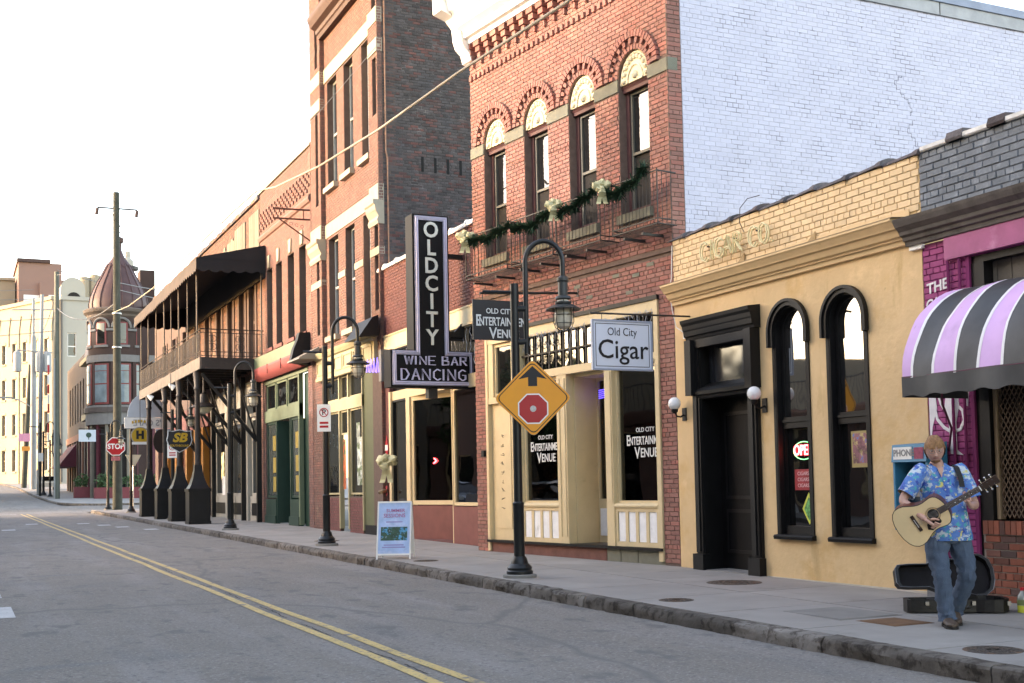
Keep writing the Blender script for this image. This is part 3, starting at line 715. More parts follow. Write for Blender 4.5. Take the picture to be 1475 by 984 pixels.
def swirl(pts, r): 
    m = MB(); P = [F.P(a, .004, z) for a, z in pts]
    m.tube(P, r, 6); m.v = [Vector((10.195+(v.x-10.195)*.25, v.y, v.z)) for v in m.v]; m.build('paint', m_wp, pf)
swirl([(10.33, 2.2), (10.3, 2.08), (10.2, 1.98), (10.08, 1.92), (9.96, 1.95), (9.9, 2.05), (9.92, 2.16), (9.97, 2.2)], .022)
swirl([(10.27, 2.34), (10.24, 2.25), (10.2, 2.2), (10.17, 2.16)], .016)
# awning
AW = thing('striped_awning', (9.7, 7.5, 2.3), 'rounded awning with pink, black and white stripes over the right shop', 'awning')
m_ap = M('awning_pink', (.62, .38, .66), .6, .06, 2, .3, 8, stain=[((.5, .31, .54), 1.5, .55, .15), ((.42, .27, .42), 9, .66, .06)]); m_ak = M('awning_black', (.05, .052, .055), .5, .2, 3, .2, 8); m_aw = M('awning_white', (.75, .74, .74), .55, .05, 3)
def aprof(e=0.):    # (out, z) along the curve from the valance up to the wall
    return [(1.0*sin(a)+e*sin(a), 2.48+1.02*cos(a)+e*cos(a)) for a in [pi/2*(1-i/14) for i in range(15)]]
seq = [('p', .13), ('w', .035), ('k', .26), ('w', .035), ('p', .27), ('w', .035), ('k', .26), ('w', .035), ('p', .27)]
s = 9.78; i = 0
while s > 5.0:
    c, wd = seq[i] if i < 9 else seq[1+(i-1) % 8]; i += 1
    mb = MB(); P_ = aprof(.002 if c == 'w' else 0)
    # sag between ribs
    def sagp(sv, k):
        o_, z_ = P_[k]; t_ = k/14; g_ = sin(pi*((9.78-sv) % .74)/.74)**2*.045*sin(pi*min(1, t_*1.02))+.012*mnoise.noise(Vector((sv*3, t_*5, 1)))
        a_ = pi/2*(1-t_); return F.P(sv, o_-g_*sin(a_), z_-g_*cos(a_)-.3*g_)
    n_ = max(1, int(wd/.04)); xs_ = [s-wd*q/n_ for q in range(n_+1)]
    mb.v = [sagp(xv, k) for k in range(15) for xv in xs_]+[sagp(xv, k)+Vector((.010, 0, -.006)) for k in range(15) for xv in xs_]
    m0 = (n_+1)*15
    for k in range(14):
        for q in range(n_):
            a_ = k*(n_+1)+q; mb.f.append([a_, a_+1, a_+n_+2, a_+n_+1]); mb.f.append([m0+a_+n_+1, m0+a_+n_+2, m0+a_+1, m0+a_]); mb.r += [0, 0]; mb.m += [0, 0]
    mb.build('stripe', {'p': m_ap, 'k': m_ak, 'w': m_aw}[c], AW, smooth=True); s -= wd
mb = MB(); P_ = aprof();
for (o0, z0), (o1, z1) in zip(P_, P_[1:]):
    mb.add([F.P(9.775, o0-.01, z0-.01), F.P(9.775, o1-.01, z1-.01), F.P(9.775, 0, z1-.01), F.P(9.775, 0, z0-.01)], [(0, 1, 2, 3)])
mb.build('end_panel', m_ap, AW)
mb = MB(); n = 120     # valance with uneven lower edge
rg = random.Random(5)
for i in range(n):
    a = 9.785-4.785*i/n; b = 9.785-4.785*(i+1)/n
    f = lambda s: (1.0+.015*sin(s*9), 2.275+.012*sin(s*19)+.012*abs(sin(s*6.3)))
    (oa, za), (ob, zb) = f(a), f(b)
    mb.add([F.P(a, 1.003, 2.50), F.P(b, 1.003, 2.50), F.P(b, ob, zb), F.P(a, oa, za), F.P(a, .99, 2.50), F.P(b, .99, 2.50), F.P(b, ob-.012, zb), F.P(a, oa-.012, za)], [(0, 1, 2, 3), (7, 6, 5, 4), (3, 2, 6, 7)])
mb.add([F.P(9.785, 1.003, 2.5), F.P(9.785, 1.0, 2.28), F.P(9.785, .05, 2.28), F.P(9.785, .05, 2.5)], [(0, 1, 2, 3)])
mb.build('valance', m_ak, AW, smooth=True)
mb = MB(); mb.tube([F.P(9.76, .99, 2.49), F.P(5, .99, 2.49)], .014); mb.tube([F.P(9.76, .99, 2.49), F.P(9.76, 0, 2.49)], .014)
mb.tube([F.P(9.6, .62, 2.47), F.P(9.62, .6, 2.2), F.P(9.75, .35, 1.95), F.P(10.15, .0, 1.72)], .013); mb.sm = True
mb.build('frame', M('magenta_pipe', (.12, .02, .05), .5), AW)
# ================================================================ RED BRICK BUILDING (entertainment venue)
RB = thing('brick_building', (10.2, 18.5, .13), 'two storey red brick building with four arched upper windows and a pale painted side wall', 'building')
F = street(10.2, 15.75, -.1378)
m_red = M('red_brick', (.265, .123, .099), .8, .12, 2.2, .35, 60, rnd=.16, col2=(.30, .115, .09), mix2=.3, stain=[((.44, .23, .17), .7, .56, .2), ((.2, .07, .05), 1.4, .64, .12)])
m_redj = M('dark_mortar', (.145, .10, .082), .95, .2, 9)
m_stone = M('grey_green_stone', (.17, .17, .13), .85, .12, 6, .4, 50)
m_cream = M('cream_paint', (.66, .58, .38), .6, .08, 4, .15, 30)
m_tan = M('tan_storefront_paint', (.60, .475, .28), .55, .07, 3, .12, 30, stain=((.50, .39, .22), 5, .62, .15))
m_wd = M('maroon_window_wood', (.09, .035, .035), .6, .15, 5)
WC = [.88, 2.31, 3.74, 5.17]; HW = .385; ZS = 8.16; ZT = 9.6
ZSTO = 4.36
top_holes = [(c-HW, c+HW, 5.85, ZS) for c in WC]+[arch(c, .70, ZS, ZS) for c in WC]+[(0.02, 6.05, 7.95, ZS)]
SF0, SF1 = .38, 5.62
mb = core(F, .0, 6.05, 0, 11.2, -.35, -.012, [(SF0, SF1, 0, ZSTO)]+[(c-HW, c+HW, 5.85, ZS+HW) for c in WC])
for c in WC: archcap(mb, F, c, HW, ZS, ZS+HW, HW, -.35, -.013)
mb.build('wall', m_redj, RB)
bricks(F, 0, 6.05, .15, 9.9, m_red, RB, holes=[(SF0-.0, SF1, 0, ZSTO+.02), (.02, 6.03, 5.05, 5.1)]+[(a-.02, b+.02, 5.70, 5.86) for a, b in [(c-HW-.03, c+HW+.03) for c in WC]]+top_holes, o=-.012, nind=300, seed=21, h=.0735)
bricks(F, 0, 6.05, 9.9, 11.2, m_red, RB, o=-.012, nind=0, seed=22)
# the return of the front wall, red for one brick, then the painted side wall
FS = side(10.2, 15.75)
m_redsh = m_red
core(FS, .0, .26, 5.25, 11.2, -.3, .0).build('corner_return', m_redj, RB)
bricks(FS, 0, .25, 5.25, 11.2, m_red, RB, o=.0, nind=80, seed=23, h=.0735, L=.25, t=.009)
m_lav = M('pale_lavender_painted_brick', (.50, .51, .61), .75, .04, 2, .3, 60, rnd=.035, stain=[((.455, .465, .565), .8, .58, .2), ((.33, .33, .4), 7, .74, .03)])
m_lavj = M('pale_lavender_joint', (.46, .455, .53), .9, .12, 7, stain=[((.20, .19, .22), 2.2, .55, .05), ((.09, .08, .09), 6, .63, .03)])
WZ = lambda x: 10.45-.115*(x)
TOP = [(.26, 11.2), (7.6, 11.2)]
mb = MB(); mb.fprism(FS, [(.262, 4.9), (24, 4.9), (24, 9.7), (3.2, 9.7), (3.2, 11.2), (.262, 11.2)], -.3, -.004); mb.build('side_wall', m_lavj, RB)
def sidecut(z0, z1):
    # the parapet steps down with depth
    if z1 > 9.72: return (3.2, 99)
    return None
bricks(FS, .262, 22, 4.98, 10.9, m_lav, RB, holes=[sidecut], o=-.004, t=.005, nind=300, seed=24, h=.0755, L=.215, j=.0075, jit=.9)
# long crack
mb = MB(); z = 8.6; x = 4.95; rg = random.Random(2); P0 = []
while z > 5.6:
    P0 += [(x, z), (x, z-.0755)]; z -= .0755; x += rg.choice((-.107, .107, .05, 0, -.05, .107)) *.8
mb = MB()
for (a, b), (c, d) in zip(P0, P0[1:]):
    mb.fbox(FS, min(a, c)-.0025, max(a, c)+.0025, -.004, .003, min(b, d)-.003, max(b, d)+.004)
mb.build('crack', M('crack_dark', (.08, .08, .1), .9), RB)
m_flash = M('grey_metal_flashing', (.2, .24, .32), .5, .15, 3)
for k in range(7): MB().fbox(FS, 3.21+k*2.6, 3.2+2.58+k*2.6, -.34, .03, 9.705, 9.93).build('flashing', M('pale_metal_flashing', (.3, .31, .32), .5, .2, 3, stain=((.25, .13, .08), 3, .66, .05)) if k == 0 else bpy.data.materials['pale_metal_flashing'], RB)
MB().fbox(FS, 3.2, 24, -.36, .06, 9.935, 10.08).build('coping', m_flash, RB)
# stone band, sills, arches
mb = MB()
xs = [0]+[v for c in WC for v in (c-HW, c+HW)]+[6.05]
for a, b in zip(xs[0::2], xs[1::2]): MB().fbox(F, a+.004, b-.004, -.05, .012, 7.95, ZS-.004).build('stone_band', m_stone, RB)
MB().fbox(FS, .0, .18, -.02, .012, 7.95, ZS-.004).build('stone_band', m_stone, RB)
def vous(ra, rb, c, n, o1, mat, nm, skip=False, o0=-.03):
    for k in range(n):
        a0 = pi*k/n+.012*(.8/rb); a1 = pi*(k+1)/n-.012*(.8/rb)
        oo = o1 if not (skip and k % 2) else o1-.055
        MB().fprism(F, [(c-r*cos(a), ZS+r*sin(a)) for r, a in ((ra, a0), (ra, a1), (rb, a1), (rb, a0))], o0, oo).build(nm, mat, RB)
for c in WC:
    vous(HW+.005, .475, c, 17, .012, m_red, 'arch_brick')
    vous(.483, .575, c, 21, .045, m_red, 'arch_brick', True)
    vous(.583, .69, c, 25, .06, m_red, 'arch_brick')
    # window
    wf = MB(); f_ = -.16
    frame4(wf, F, c-HW, c+HW, 5.87, 7.98, .085, -.28, f_, wt=.05)
    wo = wf.build('window_frame', m_wd, RB)
    lam = MB(); lam.fprof(F, [(-.2, 7.93), (-.10, 7.93), (-.09, 7.98), (-.06, 8.02), (-.2, 8.06)], c-HW, c+HW); lam.build('lintel_mould', m_wd, RB)
    inner = window(F, RB, c-HW+.085, c+HW-.085, 5.9, 7.93, -.19, M('sash_paint', (.12, .12, .10), .6) if c == WC[0] else bpy.data.materials['sash_paint'], m_glass_up, .045, 6.88, d=.06, name='sash')
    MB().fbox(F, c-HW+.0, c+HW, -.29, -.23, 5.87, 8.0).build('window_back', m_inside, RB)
    MB().fbox(F, c-HW-.06, c+HW+.06, -.2, .06, 5.70, 5.85).build('sill', m_stone, RB)
    # carved fan in the arch head
    tp = MB(); tp.fprism(F, [(c-.38*cos(pi*i/16), 8.05+.50*sin(pi*i/16)) for i in range(17)], -.2, -.06)
    t_ = tp.build('tympanum', m_cream, RB)
    fan = MB()
    for k in range(11):
        a = pi*(k+.5)/11; e = F.P(c-.30*cos(a), -.055, 8.05+.40*sin(a)); fan.ball(e, .046, 8, 1)

    ring_ = [F.P(c-.20*cos(pi*i/12), -.05, 8.05+.27*sin(pi*i/12)) for i in range(13)]; fan.tube(ring_, .018, 6)
    ring_ = [F.P(c-.36*cos(pi*i/12), -.05, 8.05+.465*sin(pi*i/12)) for i in range(13)]; fan.tube(ring_, .016, 6)
    fan.ball(F.P(c, -.06, 8.15), .07, 10, 1); fan.sm = True
    fan.build('carved_fan', M('carved_plaster', (.66, .6, .44), .7, .25, 20) if c == WC[0] else bpy.data.materials['carved_plaster'], t_)
# corbels and cream cornice
for k in range(19):
    s = .18+k*.315
    for q in range(4):
        MB().fbox(F, s-.10+.025*q, s+.10-.025*q, -.02, .16-.035*q, 10.10-.11*q, 10.2-.11*q).build('corbel_brick', m_red, RB)
for k in range(38):
    MB().fbox(F, .08+k*.158, .16+k*.158, -.02, .04, 9.52, 9.62).build('dentil_brick', m_red, RB)
prof = [(0, 10.2), (.18, 10.2), (.2, 10.28), (.28, 10.30), (.30, 10.42), (.42, 10.5), (.46, 10.66), (.62, 10.78), (.66, 10.95), (.7, 11.0), (.7, 11.08), (0, 11.2)]
MB().fprof(F, prof, 0, 5.85).build('cornice', m_white, RB)
br_ = MB(); br_.fprof(F, [(0, 9.85), (.12, 9.9), (.16, 10.05), (.28, 10.15), (.34, 10.32), (.36, 10.55), (.5, 10.7), (.78, 10.78), (.8, 11.2), (0, 11.25)], 5.80, 6.12); br_.build('cornice_bracket', m_white, RB)
br_ = MB(); br_.fprof(F, [(0, 9.85), (.12, 9.9), (.16, 10.05), (.28, 10.15), (.34, 10.32), (.36, 10.55), (.5, 10.7), (.78, 10.78), (.8, 11.2), (0, 11.25)], -.1, .18); br_.build('cornice_bracket', m_white, RB)
# odd pale patch bricks on the wall
for s, z in ((1.45, 4.85), (.92, 4.78), (2.2, 4.6), (2.55, 4.83), (1.1, 4.52), (.55, 4.9)):
    MB().fbox(F, s-.09, s+.09, -.01, .004, z, z+.06).build('patch', m_stone, RB)
MB().fbox(F, 0, 6.03, -.02, .02, 5.05, 5.095).build('string_course', m_redj, RB)

# ---- shop front
MB().fbox(F, SF0-.02, SF1+.05, -.02, .05, ZSTO-.02, ZSTO+.05).build('steel_lintel', m_black, RB)
T1 = [.38, .47]
mb = MB()
mb.fbox(F, SF0, SF0+.10, -.12, .03, .17, ZSTO-.02); mb.fbox(F, SF1-.08, SF1, -.12, .03, .17, ZSTO-.02)
mb.fbox(F, SF0+.10, SF1-.08, -.1, .02, 4.16, ZSTO-.02); mb.fbox(F, SF0+.1, 4.4, -.1, .03, 3.38, 3.50); mb.fbox(F, SF0+.1, 4.4, -.1, .05, 3.36, 3.40)
mb.fbox(F, 4.4, 4.55, -.12, .03, .40, 4.16)
mb.fbox(F, 4.55, SF1-.08, -.1, .02, 3.0, 3.12)
mb.build('shopfront_frame', m_tan, RB)
# barred transom

m_glass_tr = glass('transom_mirror_glass', (.02, .02, .02), .03, 3.2, .3)
MB().fbox(F, SF0+.1, 3.1, -.125, -.105, 3.5, 4.16).build('transom_pane', m_glass_tr, RB)
MB().fbox(F, 3.1, 4.4, -.125, -.105, 3.5, 4.16).build('transom_pane', m_glass, RB)
for k in range(17):
    s = .58+k*.225; MB().fbox(F, s-.018, s+.018, -.06, -.03, 3.5, 4.16).build('transom_bar', m_black, RB)
MB().fbox(F, SF0+.1, 4.4, -.065, -.025, 3.80, 3.83).build('transom_bar', m_black, RB)
# scroll work and light strings
rg = random.Random(9)
mb = MB()
for k in range(9):
    s = 3.2+k*.13; r = .05+.015*(k % 3)
    for z in (3.68, 4.0): mb.tube([F.P(s+r*cos(q)*q/5, -.02, z+r*sin(q)*q/5) for q in [i*.6 for i in range(11)]], .007, 4)
mb.build('scrollwork', m_iron, RB)
m_string = M('clear_light_string', (.45, .46, .5), .4, .2, 20)
mb = MB()
for k in range(26):
    s = .5+k*.15+rg.uniform(-.05, .05); 
    if 1.2 < s < 2.6 and k % 2: continue
    p = [F.P(s, .04, 4.2)]; z = 4.2
    for q in range(rg.randint(2, 5)): z -= rg.uniform(.05, .14); p.append(F.P(s+rg.uniform(-.05, .05), .04+rg.uniform(-.01, .03), z))
    mb.tube(p, .004, 4)
    mb.tube([F.P(s, .04, 4.2), F.P(s+.07, .05, 4.12+rg.uniform(-.05, .03)), F.P(s+.15, .04, 4.2)], .005, 4)
mb.build('light_string', m_string, None, label='clear icicle light strings along the barred transom of the brick shopfront', cat='string lights', loc=F.P(2, .04, 4.2))
# bay by bay (s grows away from the camera)
def bulkhead(s0, s1, n, o=0.):
    b = MB(); b.fbox(F, s0, s1, -.12+o, -.02+o, .38, 1.02); p = b.build('bulkhead', m_tan, RB)
    fr = frame4(MB(), F, s0, s1, .38, 1.02, .055, -.02+o, .012+o, wt=.07, wb=.075)
    for k in range(1, n): 
        c = s0+.03+(s1-s0-.06)*k/n; fr.fbox(F, c-.035, c+.035, -.02+o, .008+o, .455, .95)
    fr.build('bulkhead_frame', m_tan, p)
    for k in range(n):
        a = s0+.03+(s1-s0-.06)*k/n+.04; c = s0+.03+(s1-s0-.06)*(k+1)/n-.04
        MB().fbox(F, a, c, -.02+o, -.008+o, .46, .945).build('panel', m_wpanel, p)
m_wpanel = M('chalky_white_panel', (.76, .77, .78), .7, .08, 9, stain=((.5, .5, .5), 7, .6, .1, .3))
def shopwin(s0, s1, z0, z1, o=0.):
    w_ = window(F, RB, s0, s1, z0, z1, -.04+o, m_tan, m_shop, .06, d=.08)
    MB().fprof(F, [(-.06+o, z0-.05), (.04+o, z0-.05), (.045+o, z0-.02), (.02+o, z0+.01), (-.06+o, z0+.03)], s0, s1).build('sill', m_tan, w_)
bulkhead(.48, 1.60, 4); shopwin(.48, 1.60, 1.07, 3.36)
mb = MB(); mb.fbox(F, 1.60, 1.80, -.12, .035, .38, 3.36); mb.fbox(F, 1.63, 1.77, .035, .05, 1.1, 3.3); mb.build('pilaster', m_tan, RB)
# recessed entry
mb = MB(); mb.fbox(F, 1.80, 1.84, -.7, -.12, .38, 3.36); mb.fbox(F, 2.86, 2.9, -.7, -.12, .38, 3.36); mb.fbox(F, 1.84, 2.86, -.7, -.12, 3.30, 3.36); mb.build('entry_reveal', m_tan, RB)
MB().fbox(F, 1.8, 2.9, -.7, -.1, .30, .376).build('entry_floor', m_slab, RB)
dv = window(F, RB, 1.84, 2.30, .38, 3.3, -.62, m_tan, m_shop, .05, d=.06, name='door')
MB().fbox(F, 2.32, 2.86, -.7, -.6, .38, 1.1).build('panel_wall', m_tan, RB); MB().fbox(F, 2.4, 2.8, -.6, -.585, .5, .98).build('panel', m_wpanel, RB)
window(F, RB, 2.32, 2.86, 1.1, 3.3, -.6, m_tan, m_shop, .05, d=.06)
mb = MB(); mb.fbox(F, 2.9, 3.2, -.14, .04, .38, 3.36); mb.fbox(F, 2.94, 3.0, .04, .055, .5, 3.3); mb.fbox(F, 3.1, 3.16, .04, .055, .5, 3.3); mb.build('pilaster', m_tan, RB)
bulkhead(3.2, 4.4, 4); shopwin(3.2, 4.4, 1.07, 3.36)
# upper window and panelled side door
window(F, RB, 4.72, 5.36, 3.14, 4.14, -.03, m_tan, m_glass, .05, d=.07)
MB().fbox(F, 4.55, 4.72, -.1, .01, 3.12, 4.16).build('frame_panel', m_tan, RB); MB().fbox(F, 5.36, 5.54, -.1, .01, 3.12, 4.16).build('frame_panel', m_tan, RB)
MB().fbox(F, 4.62, 4.72, -.3, -.2, .38, 3.0).build('slot_back', m_wd, RB)
pd = MB(); pd.fbox(F, 4.72, 5.54, -.2, -.06, .38, 3.0); pd.fbox(F, 4.86, 5.4, -.06, -.045, .6, 2.8); pdo = pd.build('side_door', m_tan, RB)
m_graf = M('black_scrawl', (.06, .05, .04), .7)
mb = MB(); rg = random.Random(14)
for k in range(9):
    z = 2.35-.17*k; p = [(5.15+rg.uniform(-.07, .07), z+rg.uniform(-.04, .05)) for _ in range(5)]
    mb.tube([F.P(a, -.043, b) for a, b in p], .005, 4)
mb.build('graffiti', m_graf, pdo)
# plinth
MB().fbox(F, 1.9, SF1, -.3, -.01, .1, .33).build('plinth', M('maroon_plinth', (.16, .07, .055), .85, .2, 6), RB)
MB().fbox(F, SF0, SF1, -.3, .06, .335, .379).build('threshold', m_black, RB)
for a, b in ((.38, 1.05), (1.07, 1.5), (1.52, 1.88)): MB().fbox(F, a, b, -.3, -.012, .1, .33).build('plinth_stone', m_stone, RB)
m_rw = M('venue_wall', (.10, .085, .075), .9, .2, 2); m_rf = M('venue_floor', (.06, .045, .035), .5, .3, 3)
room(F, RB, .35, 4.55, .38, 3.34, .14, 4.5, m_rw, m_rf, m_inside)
m_tt = M('pale_table_top', (.3, .26, .2), .4, .1, 4); m_ch = M('dark_chair_wood', (.05, .03, .02), .5, .2, 6)
cafe_table(F, 1.0, 1.1, .38, 'cafe table behind the right shop window of the brick building', m_tt); cafe_chair(F, 1.45, 1.5, .38, .6, 'chair behind the right shop window of the brick building', m_ch)
cafe_table(F, 3.8, 1.0, .38, 'cafe table behind the left shop window of the brick building', m_tt); cafe_chair(F, 3.4, 1.5, .38, 2.2, 'chair behind the left shop window of the brick building', m_ch)
for k in range(3): MB().fbox(F, .6+k*1.4, 1.3+k*1.4, -4.49, -4.46, 1.6, 2.5).build('picture_frame', M('framed_print_%d' % k, ((.3, .25, .15), (.12, .2, .25), (.3, .12, .08))[k], .6, .5, 6), RB)
# window lettering
m_let = M('white_vinyl_lettering', (.62, .64, .64), .5, .03)
for s in (3.72, .86):
    ws = thing('window_lettering', F.P(s, .0, 1.9), 'white %s lettering on the %s shop window of the brick building' % (('OLD CITY ENTERTAINMENT VENUE', 'left') if s > 3 else ('OLD CITY ENTERTAINMENT VENUE', 'right')), 'window sign')
    R_ = -F.S
    txt('OLD CITY', .105, F.P(s+.02, -.075, 2.28), R_, (0, 0, 1), m_let, ws, .001, off=.001)
    txt('E', .25, F.P(s+.46, -.075, 2.11), R_, (0, 0, 1), m_let, ws, .001, off=.003, sx=.8)
    txt('NTERTAINMENT', .19, F.P(s-.05, -.075, 2.10), R_, (0, 0, 1), m_let, ws, .001, off=.003, sx=.68)
    txt('V', .27, F.P(s+.23, -.075, 1.90), R_, (0, 0, 1), m_let, ws, .001, off=.003, sx=.85)
    txt('ENUE', .21, F.P(s-.07, -.075, 1.90), R_, (0, 0, 1), m_let, ws, .001, off=.003, sx=.85)
bn = thing('neon_sign', F.P(2.5, -.5, 3.0), 'small blue lit sign above the recessed entry of the brick building', 'neon sign')
mb = MB()
for k in range(5): mb.tube([F.P(2.72, -.55, 2.93+.035*k), F.P(2.38, -.55, 2.93+.035*k+.02)], .008, 4)
mb.build('neon_tube', M('blue_neon', (.08, .06, 1), .5, 0, emit=.5), bn)
MB().box(*[c for q in zip(F.P(5.72, .0, 2.05), F.P(5.72, .0, 2.05)) for c in (q[0]-.06, q[1]+.06)]).build('wall_light', m_black, None, label='little black floodlight on the left brick pier of the brick building', cat='light fitting', loc=F.P(5.72, 0, 2.05))

# balconettes
def grille(s0, s1, n, nm):
    z0, z1 = 5.43, 6.26; o = .38
    g = MB(); P = F.P
    for z in (z0, z0+.08, z1): 
        for a, b in ((P(s0, .0, z), P(s0, o, z)), (P(s0, o, z), P(s1, o, z)), (P(s1, o, z), P(s1, 0, z))): g.tube([a, b], .011 if z != z1 else .013, 6)
    root = g.build('balconette', m_iron, RB)
    for k in range(n+1):
        s = s0+(s1-s0)*k/n
        r = .012 if k in (0, n) else .0048
        MB().tube([P(s, o, z0), P(s, o, z1+(.03 if k in (0, n) else 0))], r, 6).build('baluster', m_iron, root)
    for s in (s0, s1):
        for k in range(1, 4): MB().tube([P(s, o*k/4, z0), P(s, o*k/4, z1)], .006, 5).build('baluster', m_iron, root)
    fl = MB()
    for k in range(7): fl.tube([P(s0, o*k/7+.02, z0), P(s1, o*k/7+.02, z0)], .007, 5)
    fl.build('floor_rods', m_iron, root)
    MB().fbox(F, s0+.32, s0+.36, 0, .42, z0-.13, z0-.09).build('bracket', m_iron, root); MB().fbox(F, s1-.36, s1-.32, 0, .42, z0-.13, z0-.09).build('bracket', m_iron, root)
GR = [(-.12, 1.02), (1.35, 2.62), (2.72, 4.05), (4.2, 5.68)]
for a, b in GR: grille(a, b, 13, '')
# garlands of fir with bows
m_fir = M('artificial_fir', (.014, .052, .028), .8, .4, 25, rnd=.4)
def garland(P0, P1, sag, seed, label, bow=None):
    rgg = random.Random(seed); mb = MB(); n = int((P1-P0).length/.006)
    for i in range(n):
        t = i/n; c = P0.lerp(P1, t)+Vector((0, 0, -sag*4*t*(1-t)+.03*sin(t*17+seed)))
        for k in range(7):
            d = Vector((rgg.gauss(0, 1), rgg.gauss(0, 1), rgg.gauss(0, .9))).normalized(); L_ = rgg.uniform(.06, .17)*(.85+.3*sin(t*23+seed))
            d = (d+(P1-P0).normalized()*.5).normalized(); a = c+d*.01; b = c+d*L_; w_ = d.cross(Vector((0, .3, 1))).normalized()*.012
            mb.add([a-w_, a+w_, b+w_*.4, b-w_*.4], [(0, 1, 2, 3)], False, rgg.random())
    g = mb.build('garland', m_fir, None, label=label, cat='garland', group='fir garlands on the window grilles', loc=P0)
    return g
m_gold = M('pale_gold_ribbon', (.52, .49, .29), .45, .1, 5, .2, 20)
def bow(c, sz, label, right=None, seed=1, group='gold ribbon bows'):
    rgg = random.Random(seed); r = Vector(right or (cos(.44), -sin(.44), 0)).normalized(); f = Vector((-r.y, r.x, 0)); u = Vector((0, 0, 1))
    b = thing('ribbon_bow', c, label, 'ribbon bow', group=group)
    def crumple(c0, ax, ay, az, sd_, nm):
        mb = MB(); n = 14; h_ = 9; P_ = []
        for j in range(h_+1):
            for i in range(n):
                th = pi*j/h_; ph = 2*pi*i/n; d = Vector((sin(th)*cos(ph), sin(th)*sin(ph), cos(th)))
                k_ = 1+.42*mnoise.noise(d*2.6+Vector((sd_, 0, 0)))+.16*sin(ph*3+sd_+th)
                P_.append(c0+ax*d.x*k_+ay*d.y*k_+az*d.z*k_)
        mb.add(P_, [(j*n+i, (j+1)*n+i, (j+1)*n+(i+1) % n, j*n+(i+1) % n) for j in range(h_) for i in range(n)]); return mb.build(nm, m_gold, b, smooth=True)
    crumple(c-r*sz*.30+u*sz*.20, (r*.9-u*.3)*sz*.36, f*sz*.30, (u*.9+r*.3)*sz*.30, seed, 'loop')
    crumple(c+r*sz*.30+u*sz*.24, (r*.9+u*.4)*sz*.36, f*sz*.30, (u*.9-r*.4)*sz*.27, seed+3, 'loop')
    crumple(c+u*sz*.38-r*sz*.08, (r*.5+u*.8)*sz*.30, f*sz*.26, (u*.5-r*.8)*sz*.22, seed+5, 'loop')
    crumple(c-r*sz*.12-u*sz*.10-f*.03, (r*.8-u*.5)*sz*.30, f*sz*.26, (u*.8+r*.5)*sz*.24, seed+8, 'loop')
    for sg in (-.5, .4):
        mb = MB(); w_ = sz*.15; p = [c+r*(sg*sz*.5*t)+u*(-sz*.95*t)-f*(.05*sin(t*6)+.05) for t in (0, .3, .6, .9, 1.1)]
        for x, y in zip(p, p[1:]): mb.add([x-r*w_, x+r*w_, y+r*w_, y-r*w_], [(0, 1, 2, 3)])
        mb.build('tail', m_gold, b, smooth=True)
    mb = MB().ball(c-f*.07, sz*.15, 10); mb.sm = True; mb.build('knot', m_gold, b)
P = F.P
garland(P(.1, .42, 6.32), P(1.28, .42, 6.12), .10, 1, 'fir garland over the rightmost window grille')
garland(P(1.4, .42, 6.3), P(2.55, .42, 6.08), .05, 2, 'fir garland hanging over the second window grille from the right')
garland(P(2.6, .42, 6.28), P(4.1, .42, 6.22), .20, 3, 'fir garland swagged over the third window grille from the right')
garland(P(4.15, .42, 6.2), P(5.75, .42, 6.25), .12, 4, 'fir garland over the leftmost window grille')
bow(P(1.12, .5, 6.22), .25, 'gold ribbon bow on the rightmost grille garland', seed=1)
bow(P(2.5, .5, 6.2), .24, 'gold ribbon bow on the middle grille garland with a long tail', seed=2)
bow(P(5.5, .5, 6.2), .27, 'gold ribbon bow at the far left end of the grille garlands', seed=3)
# hanging black sign
m_sblk = M('matt_black_board', (.012, .011, .014), .5, .1, 4)
HS = thing('hanging_sign', (8.36, 18.3, 4.6), 'black hanging sign with white words OLD CITY ENTERTAINMENT VENUE behind the lamp post', 'hanging sign')
sx0, sx1, sz0, sz1 = 7.86, 8.84, 3.87, 4.55
MB().box(sx0, sx1, 18.28, 18.31, sz0, sz1).build('board', m_sblk, HS)
mb = MB(); mb.tube([(8.0, 18.3, 4.66), (9.95, 18.3, 4.76)], .022); 
mb.tube([(8.05, 18.3, 4.66), (8.05, 18.3, 4.54)], .008, 5); mb.tube([(8.7, 18.3, 4.68), (8.7, 18.3, 4.54)], .008, 5); mb.box(9.85, 9.98, 18.24, 18.36, 4.68, 4.84); mb.build('bracket', m_iron, HS)
yy = 18.27; Rr = (1, 0, 0)
txt('OLD CITY', .125, (8.35, yy, 4.36), Rr, (0, 0, 1), m_let, HS, .002, off=.002, sx=.9)
txt('E', .27, (7.955, yy, 4.19), Rr, (0, 0, 1), m_let, HS, .002, off=.004, sx=.8)
txt('NTERTAINMENT', .20, (8.44, yy, 4.18), Rr, (0, 0, 1), m_let, HS, .002, off=.004, sx=.64)
txt('V', .27, (8.22, yy, 3.98), Rr, (0, 0, 1), m_let, HS, .002, off=.004, sx=.85)
txt('ENUE', .20, (8.50, yy, 3.975), Rr, (0, 0, 1), m_let, HS, .002, off=.004, sx=.85)
